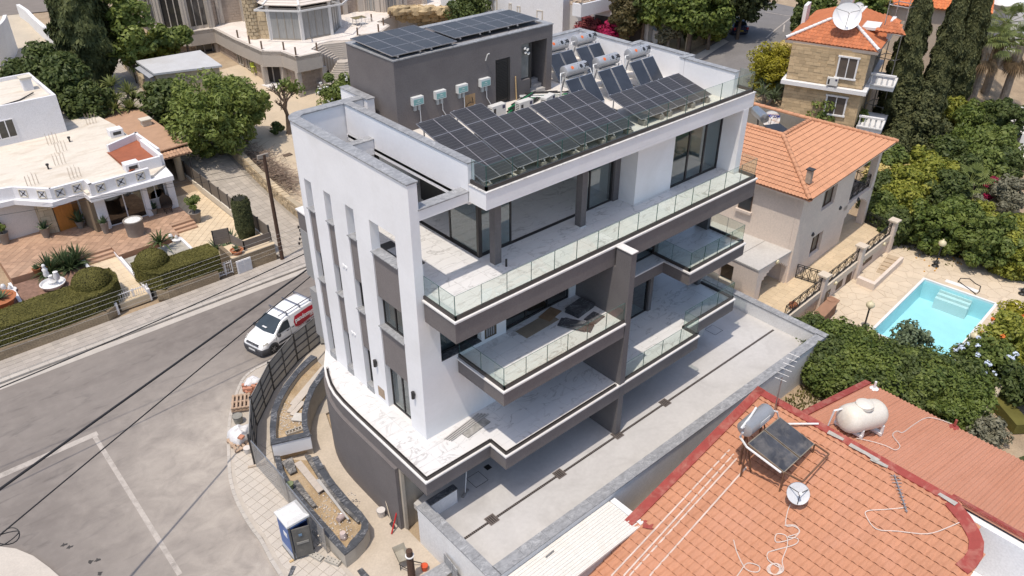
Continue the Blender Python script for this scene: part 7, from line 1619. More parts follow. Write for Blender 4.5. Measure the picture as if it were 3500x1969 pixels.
def pane_wall(u0,u1,z0,z1,ops):
 m=MB();cuts=sorted(set([u0,u1]+[o for q in ops for o in q[:2]]))
 for a,b in zip(cuts,cuts[1:]):
  q=[o for o in ops if o[0]<=a and o[1]>=b]
  if not q:hp(a,b,0,.34,z0,z1,m)
  else:
   zz=z0
   for o in sorted(q,key=lambda o:o[2]):hp(a,b,0,.34,zz,o[2],m);zz=o[3]
   hp(a,b,0,.34,zz,z1,m)
 return m
OPS=[(2.6,4.1,.55,2.0),(2.9,4.7,3.75,5.25)]
pane_wall(0,6.75,TZ-1.3,5.85,OPS).build('front_wall',PHP,ph)
BRN=plain('brown_frame',(.10,.06,.04),.6,.1);
for o in OPS:
 f=MB();
 for s in(o[0],(o[0]+o[1])/2-.04,o[1]-.08):hp(s,s+.08,.2,.28,o[2],o[3],f)
 hp(o[0],o[1],.2,.28,o[2],o[2]+.08,f);hp(o[0],o[1],.2,.28,o[3]-.08,o[3],f);f=f.build('window',BRN,ph);hp(o[0],o[1],.25,.3,o[2],o[3],MB()).build('pane',plain('curtained_pane',(.20,.17,.13),.3,.3,2),f)
fw_=MB().prism([H_(-.05,3.2),H_(0,3.2),H_(0,4.1),H_(-.05,4.1)],3.7,4.95).build('window',BRN,ph);MB().prism([H_(-.055,3.25),H_(-.05,3.25),H_(-.05,4.05),H_(-.055,4.05)],3.75,4.9).build('pane',plain('dark_pane',(.05,.05,.05)),fw_);MB().prism([H_(-.2,3.1),H_(0,3.1),H_(0,4.2),H_(-.2,4.2)],3.52,3.68).build('sill',PHP,ph)
fw_=MB().prism([H_(-.05,6.0),H_(0,6.0),H_(0,6.9),H_(-.05,6.9)],3.7,4.95).build('window',BRN,ph);MB().prism([H_(-.2,5.9),H_(0,5.9),H_(0,7.0),H_(-.2,7.0)],3.52,3.68).build('sill',PHP,ph)
for u in(10.95,):hp(u,u+.45,0,.45,TZ,5.85,MB()).build('column',PHP,ph)
hp(6.75,7.3,0,.4,TZ,5.85,MB()).build('column',PHP,ph)
ar=MB();N_=12
for k in range(N_):
 u0,u1=7.3+3.65*k/N_,7.3+3.65*(k+1)/N_;zz=1.55+.8*math.sin(math.pi*(k+.5)/N_);hp(u0,u1,.02,.4,zz,2.348,ar)
ar.build('arch',PHP,ph)
hp(6.9,11.35,.5,3.15,2.652,2.66,MB()).build('balcony_floor',plain('taupe_floor',(.33,.27,.22),.8),ph)
def railing(par,a,b,z,h=.92,n=None):
 A,Bq=Vector(a),Vector(b);L=(Bq-A).length;m=MB();P=lambda s,zz:(A.x+(Bq.x-A.x)*s,A.y+(Bq.y-A.y)*s,z+zz)
 for zz in(.08,.18,h-.12,h):m.beam(P(0,zz),P(1,zz),.035,.035)
 k=n or max(1,round(L/.85))
 for i in range(k+1):m.beam(P(i/k,0),P(i/k,h),.04,.04)
 for i in range(k):
  m.beam(P(i/k,.18),P((i+1)/k,h-.12),.022,.022).beam(P(i/k,h-.12),P((i+1)/k,.18),.022,.022)
  for q in(.25,.75):m.beam(P((i+q)/k,.18),P((i+q)/k,h-.12),.02,.02)
 return m.build('iron_railing',plain('black_iron',(.02,.02,.02),.5,.1),par)
railing(ph,H_(7.3,.2),H_(10.95,.2),2.66)
railing(ph,H_(10.95,.2),H_(11.2,3.1),2.66)
E0,e=5.9,.55
def HV(u,v,z):p=H_(u,v);return Vector((p[0],p[1],z))
rs=.36;ru=4.35
u3,v3=Vector((ux.x,ux.y,0)),Vector((uy.x,uy.y,0));W_=11.95+e;sl=math.hypot(ru,ru*rs);kx=ru/sl*sl
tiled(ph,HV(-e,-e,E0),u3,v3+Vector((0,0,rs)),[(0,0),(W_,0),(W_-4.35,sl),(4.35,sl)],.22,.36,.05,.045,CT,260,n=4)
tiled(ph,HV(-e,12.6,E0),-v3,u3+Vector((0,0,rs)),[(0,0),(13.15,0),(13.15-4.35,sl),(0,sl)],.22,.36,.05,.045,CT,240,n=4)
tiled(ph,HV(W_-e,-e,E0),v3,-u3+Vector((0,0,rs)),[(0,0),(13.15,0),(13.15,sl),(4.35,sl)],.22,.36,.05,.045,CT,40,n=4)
za=E0+ru*rs;ridge(ph,[HV(-e,-e,E0+.06),HV(ru-e,ru-e,za+.06)],.14,CT);ridge(ph,[HV(ru-e,ru-e,za+.06),HV(W_-e-ru,ru-e,za+.06)],.14,CT);ridge(ph,[HV(W_-e-ru,ru-e,za+.06),HV(W_-e,-e,E0+.06)],.14,CT)
ridge(ph,[HV(ru-e,ru-e,za+.06),HV(ru-e,12.6,za+.06)],.14,CT);ridge(ph,[HV(W_-e-ru,ru-e,za+.06),HV(W_-e-ru,12.6,za+.06)],.14,CT)
hp(-e+.05,W_-e-.05,-e+.05,12.5,E0-.16,E0-.03,MB()).build('soffit',PHP,ph)
GW=plain('grey_cement_wall',(.25,.225,.19),.9,.1,1);hp(ru-e+.05,W_-e-ru-.05,ru-e+.1,12.5,E0+.2,E0+.3,MB()).build('well_floor',plain('cement_floor',(.42,.40,.37),.9),ph);hp(W_-e-ru-.16,W_-e-ru-.04,ru-e+.1,12.5,E0+.3,za,MB()).build('well_wall',GW,ph);hp(ru-e+.1,W_-e-ru-.16,ru-e+.02,ru-e+.12,E0+.3,za,MB()).build('well_wall',GW,ph)
p=b5(580,30,6.55);chm=MB().ob((p.x,p.y,6.75),(.3,.3,.8),ha).build('flue',plain('stained_flue',(.40,.33,.26),.8,.2,4),ph);MB().ob((p.x,p.y,7.2),(.42,.42,.06),ha).build('flue_cap',IRON,chm)
h1=thing('solar_water_heater','old silver solar water heater in the roof well of the pool house','solar water heater',tuple(k2(630,260,za+.1)));c=k2(630,262,za+.25);MB().lathe([(0,-.85),(.3,-.8),(.33,-.7),(.33,.7),(.3,.8),(0,.85)],c,18,Vector((.55,.83,.0))).build('tank',STEEL,h1,smooth=40);MB().slab([c+Vector(v)for v in((-.9,-.9,-.3),(.2,-1.4,-.3),(1.0,-2.6,-1.2),(-.1,-2.1,-1.2))],.06).build('collector',COLL,h1);MB().tube([c+Vector((.3,.3,-.2)),c+Vector((.4,.2,-1.3))],.05,5).build('stand',IRON,h1)
dm=plain('rust_streaked_dish',(.72,.70,.67),.6,.05,2,dirt=(.40,.17,.05),dscale=1.6,damt=.9,stretch=(.6,.6,3));c=k2(742,310,za+.2);dd_=Vector((-.75,-.48,.45)).normalized();t=dish('white rust streaked dish with blue lettering on the pool house roof',c,.56,dd_,dm,stand=.2,depth=.12)
me=text_mesh('FAMICOM',.25,.008);me.materials.append(plain('blue_lettering',(.03,.05,.30),.5));rgt=Vector((0,0,1)).cross(dd_).normalized();upv=dd_.cross(rgt)
for v in me.vertices:v.co=Vector(c)+rgt*v.co.x*.92+upv*(v.co.y+.2)+dd_*(-.067+.067*((v.co.x*.92)**2+(v.co.y+.2)**2)/.31+.025)
put('lettering',me,t)
cpz=2.1;cp=thing('arched_carport','flat roofed carport with a wide arch attached to the pool house','carport',(38,20.7,TZ));m=MB();
def cq(x0,x1,y0,y1,z0,z1,m):return m.box(x0,x1,y0,y1,z0,z1)
cq(37.55,38.1,20.62,21.0,TZ-1.3,cpz-.1,m);N_=12
for k in range(N_):cq(38.1+2.75*k/N_,38.1+2.75*(k+1)/N_,20.64,21.0,1.0+.72*math.sin(math.pi*(k+.5)/N_),cpz-.1,m)
cq(40.85,41.0,20.62,21.0,TZ-1.3,cpz-.1,m);cq(37.55,37.8,21.0,22.3,TZ-1.3,cpz-.1,m);cq(37.55,37.8,22.3,23.3,TZ-1.3,.35,m);cq(37.55,37.8,22.3,23.3,1.55,cpz-.1,m);cq(37.55,37.8,23.3,25.2,TZ-1.3,cpz-.1,m);cq(37.55,37.8,25.2,26.0,TZ-1.3,.35,m);cq(37.55,37.8,25.2,26.0,1.55,cpz-.1,m);cq(37.55,37.8,26.0,29,TZ-1.3,cpz-.1,m)
m.build('carport_wall',PHP,cp);MB().box(37.5,41.0,20.6,29,cpz-.098,cpz).build('flat_roof',plain('sheeted_pale_roof',(.50,.48,.45),.8,.06,.8,dirt=(.40,.37,.34),dscale=.7,damt=.6),cp)
for y in(22.4,24.2,26.2):MB().box(37.5,41.0,y,y+.025,cpz+.001,cpz+.012).build('felt_seam',plain('felt_seam',(.22,.21,.2),.8),cp)
MB().box(37.8,41.0,28.5,28.8,TZ,cpz-.1).build('back_wall',PHP,cp)
sc_=thing('parked_car','silver car half seen through the carport opening','car',(39.0,24.2,TZ));loft(cs,lambda x,zt,wb,wt:[(wb-.05,.2),(wb,.45),(wb,min(.80,zt-.1)),(wt+.04,zt-.07),(wt-.1,zt)]).build('body',plain('silver_car_paint',(.40,.38,.36),.3,.04,1,metal=.5),sc_,smooth=40)
for s in(1,-1):
 for x in(1.2,-1.25):wheel(sc_,x,s*.74,s,.29,.18)
sc_.location=(39.1,24.6,TZ);sc_.rotation_euler=(0,0,R(-88))
tz=thing('pool_terrace','raised cream paved terrace of the pool house with iron railings','terrace',(45,19.5,TZ));STAMP=plain('stamped_cream_paving',(.60,.475,.315),.75,.06,1.2,rv=.06,dirt=(.50,.39,.26),dscale=.7,damt=.6,fine=.04)
ty=lambda x:18.35+(x-38)*.062
TPO=[(36.6,18.3),(41.7,ty(41.7)),(46.9,ty(46.9)),(51.9,ty(51.9)),(52.4,21.4),(53,24),(47.6,24),(47.6,21.05),(41.0,20.5),(41.0,28.4),(37.8,28.4),(36.6,21)]
MB().prism(TPO,-1.5,TZ-.02).build('retaining_block',PHP,tz);pave(tz,TPO,TZ-.018,.5,.5,.014,.014,STAMP,'paving_slab',ha,brick=.5)
for a,b in(((37.2,18.3),(41.5,ty(41.5)-.02)),((42.0,ty(42)),(46.6,ty(46.6))),((47.1,ty(47.1)),(51.6,ty(51.6)))):
 A,Bq=Vector(a),Vector(b);dd=(Bq-A).normalized();nn=Vector((-dd.y,dd.x));MB().prism([tuple(A-nn*.12),tuple(Bq-nn*.12),tuple(Bq+nn*.22),tuple(A+nn*.22)],-.5,-.04).build('coping',CRM if False else plain('cream_coping',(.60,.52,.42),.8,.05),tz);railing(tz,a,b,-.04)
for x in(41.75,46.85,51.85):MB().box(x-.22,x+.22,ty(x)-.25,ty(x)+.2,-1.5,.95).build('pillar',PHP,tz);MB().box(x-.32,x+.32,ty(x)-.35,ty(x)+.3,.952,1.06).build('pillar_cap',plain('cream_coping',(.60,.52,.42)),tz)
railing(tz,(42.0,20.5),(42.35,18.9),TZ,1.0,4);railing(tz,(51.95,19.5),(52.3,21.3),TZ);railing(tz,(37.0,20.4),(37.0,18.4),TZ,.5)
for x0,x1,z0,z1,nm in((42.6,43.3,-1.4,-.55,'door'),(44.2,45.0,-1.25,-.6,'window'),(45.6,46.3,-1.45,-.55,'door'),(48.0,49.3,-1.0,-.5,'window')):MB().prism([(x0,ty(x0)-.03),(x1,ty(x1)-.03),(x1,ty(x1)+.02),(x0,ty(x0)+.02)],z0,z1).build('basement_'+nm,BRN,tz)
lampm=plain('cream_globe',(.62,.55,.36),.4,.04,3)
for u,v,z in((2.4,-.02,2.35),(6.0,-.02,2.9),(8.9,-.02,2.5)):p=H_(u,v);MB().lathe([(0,-.06),(.14,-.05),(.15,0),(.1,.08),(0,.1)],(p[0],p[1],z),10,Vector((-uy.x,-uy.y,0))).build('wall_light',IRON,ph)
for x in(43.5,47.4,50.6):MB().lathe([(0,0),(.13,0),(.12,.1),(0,.13)],(x,ty(x)-.14,-.3),10,Vector((0,-1,0))).build('wall_light',lampm,tz)
p=H_(-1.3,.0);MB().lathe([(0,0),(.15,0),(.13,.1),(0,.13)],(39.5,20.63,1.9),10,Vector((0,-1,0))).build('wall_light',lampm,cp)
sp_=thing('sunken_steps','sunken stone steps with a low pinkish wall beside the pool terrace','steps',(49.5,18.4,-1.45));w=[b5(*p,-.95)for p in((945,765),(1075,820),(1295,615),(1270,608),(1070,795),(960,750))];MB().prism([xy(p)for p in w],-1.5,-.95).build('low_wall',PHP,sp_)
for k in range(5):q=[b5(x,y,-1.40+.07*k)for x,y in((1085+19*k,722-27*k),(1175+18*k,752-28*k),(1190+18*k,727-28*k),(1100+19*k,697-27*k))];MB().prism([xy(p)for p in q],-1.5,-1.40+.07*k).build('step',plain('tan_step',(.46,.36,.25),.85,.08),sp_)
DK=[(36.5,15.6),(41.2,13.6),(41.5,9.0),(46.6,8.2),(55.2,11.2),(54.6,16.6),(53.4,19.6),(36.5,18.25)]
crazy=plain('crazy_paving',(.60,.50,.375),.8,.07,1.3,rv=.035,dirt=(.54,.45,.34),dscale=.6,damt=.5,fine=.04);pc_=[(42.05,14.95),(50.2,15.62),(50.6,11.4),(42.45,10.7)]
PXY=[(42.0,15.0),(50.2,15.65),(50.62,11.38),(42.42,10.75)]
hole_x0,hole_x1,hole_y0,hole_y1=40,52,10,16
pd=thing('pool_deck','crazy paved cream stone deck round the swimming pool','paving',(47,16.5,-1.45))
def voronoi(poly,step,seed,avoid):
 rr=random.Random(seed);xs=[p[0]for p in poly];ys=[p[1]for p in poly];pts=[]
 x=min(xs)-step
 while x<max(xs)+step:
  y=min(ys)-step
  while y<max(ys)+step:pts.append((x+rr.uniform(-.45,.45)*step,y+rr.uniform(-.45,.45)*step));y+=step
  x+=step
 def half(P,mx,my,nx,ny):
  out=[]
  for i in range(len(P)):
   a,b=P[i-1],P[i];da=(a[0]-mx)*nx+(a[1]-my)*ny;db=(b[0]-mx)*nx+(b[1]-my)*ny
   if(da<=0)!=(db<=0):t=da/(da-db);out.append((a[0]+(b[0]-a[0])*t,a[1]+(b[1]-a[1])*t))
   if db<=0:out.append(b)
  return out
 cells=[]
 for p in pts:
  if not any(True for _ in[0]):continue
  P=[(p[0]-step*1.5,p[1]-step*1.5),(p[0]+step*1.5,p[1]-step*1.5),(p[0]+step*1.5,p[1]+step*1.5),(p[0]-step*1.5,p[1]+step*1.5)]
  for q in pts:
   dx,dy=q[0]-p[0],q[1]-p[1];L=math.hypot(dx,dy)
   if 0<L<step*2.6:P=half(P,(p[0]+q[0])/2-dx/L*.012,(p[1]+q[1])/2-dy/L*.012,dx/L,dy/L)
   if len(P)<3:break
  if len(P)<3:continue
  n_=len(poly);a=sum(poly[i-1][0]*poly[i][1]-poly[i][0]*poly[i-1][1]for i in range(n_));sgn=1 if a>0 else-1
  cx,cy=sum(v[0]for v in P)/len(P),sum(v[1]for v in P)/len(P)
  def ins(poly,x,y):
   c=False
   for i in range(len(poly)):
    a,b=poly[i-1],poly[i]
    if(a[1]>y)!=(b[1]>y)and x<(b[0]-a[0])*(y-a[1])/(b[1]-a[1])+a[0]:c=not c
   return c
  if not ins(poly,cx,cy):continue
  if ins(avoid,cx,cy):continue
  for i in range(len(avoid)):
   a,b=avoid[i-1],avoid[i];dx,dy=b[0]-a[0],b[1]-a[1];L=math.hypot(dx,dy);nx,ny=dy/L,-dx/L
   if all(((v[0]-a[0])*nx+(v[1]-a[1])*ny)*AVS<0 for v in((cx,cy),)):continue
   if((cx-a[0])*nx+(cy-a[1])*ny)*AVS>0 and any(((v[0]-a[0])*nx+(v[1]-a[1])*ny)*AVS<0 for v in P)and-.2*L<=((cx-a[0])*dx+(cy-a[1])*dy)/L<=1.2*L:
    P=half(P,a[0],a[1],-nx*AVS,-ny*AVS)
    if len(P)<3:break
  if len(P)>=3:cells.append(P)
 return cells
av=offset(PXY,.16);a_=sum(av[i-1][0]*av[i][1]-av[i][0]*av[i-1][1]for i in range(4));AVS=1 if a_>0 else-1
cells=voronoi(DK,.72,4,av);cells.sort(key=lambda P:cdist((P[0][0],P[0][1],-1.45)))
rest=MB()
for k,P in enumerate(cells):
 z=-1.418+rnd.uniform(-.004,.004)
 if k<300:MB().prism(P,-1.46,z).build('paving_stone',crazy,pd)
 else:rest.prism(P,-1.46,z)
if rest.v:rest.build('paving_stones',crazy,pd,kind='stuff')
jm=MB()
for i in range(4):
 a,b=av[i-1],av[i];
rect=[(40,10),(52,10),(52,16),(40,16)]
for i in range(4):jm.add([(*av[i-1],-1.436),(*av[i],-1.436)]+[(*p,-1.436)for p in()],[])if False else None
def ringmesh(outer,inner,z,m):
 no,ni=len(outer),len(inner)
 for i in range(4):m.add([(*outer[i-1],z),(*outer[i],z),(*inner[i],z),(*inner[i-1],z)],[(0,1,2,3)])
 return m
joint=plain('deck_joint',(.54,.45,.34),.9,.08,2)
if Vector(PXY[0]).x<45:ordered=[av[3],av[2],av[1],av[0]]
ringmesh([(39.9,9.9),(52.1,9.9),(52.1,16.1),(39.9,16.1)],ordered,-1.436,jm)
jb=MB().prism([(36.5,15.6),(39.9,14.2),(39.9,18.4),(36.5,18.25)],-1.5,-1.437).prism([(39.9,16.1),(54.6,16.1),(53.4,19.6),(39.9,18.5)],-1.5,-1.437).prism([(52.1,10.2),(55.2,11.2),(54.6,16.1),(52.1,16.1)],-1.5,-1.437).prism([(41.4,9.9),(41.5,9.0),(46.6,8.2),(52.1,9.9)],-1.5,-1.437)
jm.v+=[];o=len(jm.v);jm.v+=jb.v;jm.f+=[tuple(i+o for i in f)for f in jb.f];jm.build('joint_bed',joint,pd)
pool=thing('swimming_pool','rectangular turquoise swimming pool with white steps and rim','swimming pool',(46,13,-1.5))
PT=plain('pool_mosaic',(.56,.74,.78),.5,.05,1.5,fine=.03,dirt=(.62,.79,.82),dscale=.4,damt=.5);inn_=PXY;zb=-2.85
m=MB();m.add([(*p,zb)for p in inn_],[(0,1,2,3)]);
for i in range(4):m.add([(*inn_[i-1],-1.44),(*inn_[i],-1.44),(*inn_[i],zb),(*inn_[i-1],zb)],[(0,1,2,3)])
m.build('pool_basin',PT,pool)
b=NB('pool_water');P_=b.pos();nb_=b.noise(P_,3.2,4,.6,.6);nrm=b.bump(nb_,.22,.05)
tr_w=b.n('ShaderNodeBsdfTransparent');tr_w.inputs[0].default_value=(.74,.94,.97,1);gl=b.n('ShaderNodeBsdfGlossy');gl.inputs['Roughness'].default_value=.02;b.l(nrm,gl.inputs['Normal']);fr=b.n('ShaderNodeFresnel');fr.inputs[0].default_value=1.33;b.l(nrm,fr.inputs['Normal']);mx=b.n('ShaderNodeMixShader');b.l(fr.outputs[0],mx.inputs[0]);b.l(tr_w.outputs[0],mx.inputs[1]);b.l(gl.outputs[0],mx.inputs[2]);b.l(mx.outputs[0],b.out.inputs[0])
wq=[(*p,-1.56)for p in offset(inn_,-.002)];MB().add(wq if(Vector(wq[1])-Vector(wq[0])).cross(Vector(wq[2])-Vector(wq[0])).z>0 else wq[::-1],[(0,1,2,3)]).build("pool_water",b.m,pool)
RIM=plain('white_pool_rim',(.74,.73,.71),.7,.03,2)
for i in range(4):
 a,q=Vector(inn_[i-1]),Vector(inn_[i]);a2,q2=Vector(av[i-1]),Vector(av[i]);MB().prism([tuple(a),tuple(q),tuple(q2),tuple(a2)],-1.46,-1.405).build('rim',RIM,pool)
s0,s1=Vector((50.25,14.6)),Vector((50.45,12.6));dd=(s1-s0).normalized();nn=Vector((-dd.y,dd.x));
MB().prism([tuple(s0+nn*.62),tuple(s1+nn*.62),tuple(s1+nn*1.0),tuple(s0+nn*1.0)],-1.6,-1.40).build('step_alcove',RIM,pool)
for k in range(4):MB().prism([tuple(s0+nn*(.6-.32*k)),tuple(s1+nn*(.6-.32*k)),tuple(s1+nn*(.3-.32*k)),tuple(s0+nn*(.3-.32*k))],-2.85,-1.60-.16*k).build('pool_step',RIM,pool)
lad=MB();c=b5(1650,1350,-1.42)
for s in(0,.55):q=c+Vector((.35*s,-.9*s,0));lad.tube([q+Vector((-.5,0,-.6)),q+Vector((-.45,0,.35)),q+Vector((-.1,-.03,.62)),q+Vector((.35,-.05,.5)),q+Vector((.5,-.05,0))],.04,6)
lad.build('ladder_rail',STEEL,pool)
for k,(p,lb)in enumerate((((990,1155),'garden globe lamp at the near left corner of the pool'),((1527,680),'garden globe lamp on the far side of the deck below the fruit trees'),((1965,1180),'garden globe lamp on the right side of the pool'),((1755,1395),'garden globe lamp by the pool ladder'),((2180,890),'garden globe lamp at the right edge of the picture by the deck corner'))):
 c=b5(*p,-1.42);t=thing('garden_lamp',lb,'garden lamp',tuple(c),0,'globe lamps round the pool');MB().lathe([(.22,0),(.24,.06),(.14,.14),(.16,.3),(.07,.42),(.05,.5),(.05,1.5),(.09,1.52),(.05,1.6)],c,10).build('post',plain('black_iron',(.02,.02,.02)),t,smooth=35);MB().lathe([(.08,1.58),(.2,1.64),(.26,1.76),(.22,1.9),(.1,1.98),(.06,2.0),(.05,2.08),(0,2.12)],c,14).build('globe',lampm,t,smooth=60)
q=[b5(*p,-.45)for p in((620,1020),(745,900),(815,935),(700,1060))];bq=thing('brick_bar_counter','brown outdoor counter with a round sink by the terrace wall','counter',tuple(q[0]));CTOP=plain('brown_stone_top',(.33,.185,.115),.6,.1,2);MB().prism(offset([xy(p)for p in q],-.08),-1.45,-.53).build('counter_body',plain('brown_brickwork',(.22,.12,.075),.85,.15,3),bq);MB().prism([xy(p)for p in q],-.528,-.45).build('counter_top',CTOP,bq);c=b5(752,930,-.44);MB().lathe([(.3,0),(.3,.02),(.22,.02),(.2,-.06),(0,-.08)],(c.x,c.y,-.44),16).build('sink',CTOP,bq);MB().tube([c+Vector((.1,.35,0)),c+Vector((.1,.35,.3)),c+Vector((.05,.15,.3))],.025,5).build('tap',STEEL,bq)
pts=[b5(*p,-1.39)for p in((1700,800),(1720,770),(1790,775),(1830,810),(1870,830),(1860,870),(1835,890),(1700,790))];tag(MB().tube(pts,.03,5).build('pool_hose',CBL),'black hose lying on the deck beside the pool steps','hose')
c=b5(460,992,-.1);tag(MB().lathe([(.18,0),(.28,.2),(.26,.3),(.1,.3),(0,.28)],c,10).build('clay_ornament',POTT),'round brown clay ornament on the terrace wall by the railing','ornament')
def s6(x,y):return(2500+x*.4963,1250+y*.4963)
RX,RZ,RS=27.5,2.69,.26
def rp(px,py,dz=0):
 d=ray(px,py);a=RZ-RS*RX+dz;t=(a-CAMH)/(d.z-RS*d.x);return Vector((d.x*t,d.y*t,CAMH+d.z*t))
def r6p(x,y,dz=0):return rp(*s6(x,y),dz)
def r3p(x,y,dz=0):return rp(1600+x*.4963,1250+y*.4963,dz)
rh=thing('terracotta_roof_house','neighbouring house with a big weathered terracotta tiled roof edged in red paint','house',(22,8,-1.5))
RTM=plain('weathered_salmon_tile',(.50,.235,.135),.75,.09,1.1,rv=.06,fine=.05,dirt=(.56,.28,.185),dscale=.5,damt=.6,stretch=(.4,1,1));RTB=plain('salmon_sheet',(.50,.23,.14),.72,.06,1.0,fine=.04,dirt=(.56,.28,.19),dscale=.4,damt=.6,stretch=(.3,1,1))
curve=[r6p(*p)for p in((1540,935),(1640,1055),(1700,1150),(1733,1235),(1725,1330),(1685,1395),(1620,1452))]
k_=math.sqrt(1+RS*RS);XL=12.6;uv=lambda p:(14.0-p.y,(p.x-XL)*k_)
poly=[(0,0)]+[(0,(RX-XL)*k_)]+[uv(p)for p in curve]+[(uv(curve[-1])[0]+.1,0)]
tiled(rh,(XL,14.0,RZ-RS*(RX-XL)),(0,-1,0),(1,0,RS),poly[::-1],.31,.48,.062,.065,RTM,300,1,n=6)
EDGE=plain('dark_red_paint',(.30,.055,.045),.8,.12,2.5,dirt=(.42,.20,.15),dscale=2.0,damt=.7)
def edge(pts,w,dz,name='painted_edge',par=None,side=1):
 m=MB();inn=strip_wall([xy(p)for p in pts],w,0,1,side)[1]
 for k in range(len(pts)-1):
  a,b=pts[k],pts[k+1];c,d=inn[k+1],inn[k]
  zf=lambda x:RZ-RS*abs(RX-x)+dz;q=[Vector((v[0],v[1],zf(v[0])))for v in(a,b,c,d)]
  if(q[1]-q[0]).cross(q[2]-q[0]).z<0:q=q[::-1]
  m.slab(q,.12)
 return m.build(name,EDGE,par or rh)
edge([(XL,14.05,0),(20,14.05,0),(RX,14.05,0)],.42,.15,side=-1);edge([(RX-.02,14.05,0),(RX-.02,9,0),(RX-.02,curve[0].y,0)],.34,.15,side=-1);edge([tuple(p)for p in curve],.5,.15,side=-1)
MB().prism([(XL+.3,13.6),(RX-.2,13.6),(RX-.2,curve[0].y),(XL+.3,curve[0].y)],-3,lambda x,y:RZ-RS*(RX-x)-.2).build('walls',plain('grey_house_wall',(.45,.43,.41),.85,.06),rh)
pat=MB()
for p in((720,480),(870,570),(960,620),(1020,665),(1490,915)):
 c=r6p(*p,.165);pat.ob(c,(.25,.7,.012),rnd.uniform(-.2,.2))
pat.build('mortar_patch',plain('grey_mortar',(.42,.40,.36),.9,.15,6),rh)
fz=lambda x:RZ-RS*(x-RX);xe=34.0;nS=24
for k in range(nS):
 y0=11.75-k*.92;m=MB();W=5*6
 me_v=[]
 for i in range(W+1):
  y=y0-.94*i/W;dz=.03*math.cos(2*math.pi*i/6)+.03+(.008 if k%2 else 0)
  me_v+=[(RX+.02,y,fz(RX+.02)+dz),(xe,y,fz(xe)+dz)]
 m.add(me_v,[(2*i,2*i+2,2*i+3,2*i+1)for i in range(W)]);me_f=m.f;m.f=[f[::-1]for f in me_f]if False else me_f
 m.build('corrugated_sheet',RTB,rh,smooth=60)
MB().slab([(RX+.05,11.7,fz(RX)-.03),(xe-.1,11.7,fz(xe)-.03),(xe-.1,-10,fz(xe)-.03),(RX+.05,-10,fz(RX)-.03)][::-1],.1).build('roof_base',RTB,rh)
edge([(RX,11.8,0),(31,11.8,0),(xe,11.8,0)],.32,.10,side=-1);edge([(RX+.05,curve[0].y+.2,0),(RX+.05,0,0),(RX+.05,-8,0)],.2,.10,side=1)
MB().prism([(RX+.2,11.4),(xe-.4,11.4),(xe-.4,-10),(RX+.2,-10)],-3,lambda x,y:fz(x)-.2).build('walls',plain('grey_house_wall',(.45,.43,.41)),rh)
GWH=plain('white_roof_paint',(.74,.74,.745),.75,.03,.8)
MB().box(RX-.25,RX+.04,-9,curve[0].y+.05,-1,2.45).build('parapet',GWH,rh,'white parapet wall at the right end of the roof');MB().prism([(14,-9),(RX-.26,-9),(RX-.26,curve[0].y+.3),(20,curve[0].y+.3)],-1,.2).build('flat_roof',GWH,rh)
for k,(a,b)in enumerate((((1800,580),(985,1449)),((1830,610),(1070,1449)),((1850,640),(1110,1449)),((1915,700),(1250,1449)))):
 p,q=r3p(*a,.085),r3p(*b,.085);n=24;m=MB()
 p2=Vector((p.x,p.y,p.z));q2=Vector((q.x,p.y-.25*(k>9),RZ-RS*(RX-q.x)+.085));q2.y=q.y
 m.tube([p2.lerp(q2,i/n)+Vector((0,0,.012*(i%2)))for i in range(n+1)],.045,5).build('white_stripe',plain('faded_white_stripe',(.62,.50,.43),.8,.15,3),rh)
for p in((1240,1095),):c=r3p(*p,.1);MB().ob(c,(.4,.42,.02),.6).build('red_patch',EDGE,rh)
sh2=thing('solar_water_heater','grey tank solar water heater with two dusty collectors on the terracotta roof','solar water heater',tuple(r6p(300,560)))
TL,TR,BR,BL=at(*s6(112,533),3.55),at(*s6(333,352),3.55),at(*s6(574,540),2.85),at(*s6(365,735),2.85)
for f0,f1 in((0,.485),(.515,1)):
 q=[TL.lerp(TR,f0),TL.lerp(TR,f1),BL.lerp(BR,f1),BL.lerp(BR,f0)][::-1];c=MB().slab(q,.09).build('collector',plain('aged_frame',(.30,.26,.20),.6,.15,metal=.3),sh2);ctr=sum(q,Vector())/4;nr=(q[1]-q[0]).cross(q[2]-q[0]).normalized()*.006;MB().slab([ctr+(p-ctr)*.955+nr for p in q],.004).build('collector_glass',plain('dusty_collector_glass',(.06,.062,.07),.35,.35,1.2,dirt=(.22,.20,.18),dscale=1.4,damt=.55),c)
c0,c1_=at(*s6(100,430),3.9),at(*s6(235,318),3.9);ax=(c1_-c0).normalized();ln_=(c1_-c0).length*.62;c=(c0+c1_)/2
MB().lathe([(0,-ln_),(.22,-ln_*.99),(.35,-ln_*.92),(.36,0),(.35,ln_*.92),(.22,ln_*.99),(0,ln_)],c,20,ax).build('tank',plain('dull_grey_tank',(.36,.37,.385),.42,.07,2,metal=.35),sh2,smooth=40);MB().ob(c+Vector((.15,-.34,.05)),(.7,.02,.28),math.atan2(ax.y,ax.x)).build('label',LBOX,sh2)
RST=plain('rusty_frame',(.16,.085,.05),.8,.25,4);m=MB()
for p in(TL,TR,BL,BR):g=Vector((p.x,p.y,RZ-RS*(RX-p.x)));m.beam(g,p-Vector((0,0,.05)),.06,.06)
e1,e2=at(*s6(672,608),2.72),at(*s6(490,800),2.6);m.beam(BR,e1,.06,.06).beam(e1,e2,.06,.06).beam(e2,BL,.06,.06);
for p in(c-ax*ln_*.7,c+ax*ln_*.7):g=Vector((p.x,p.y,RZ-RS*(RX-p.x)));m.beam(g,p-Vector((0,0,.3)),.07,.07).beam(Vector((g.x,g.y-.6,RZ-RS*(RX-p.x))),p-Vector((0,0,.3)),.05,.05)
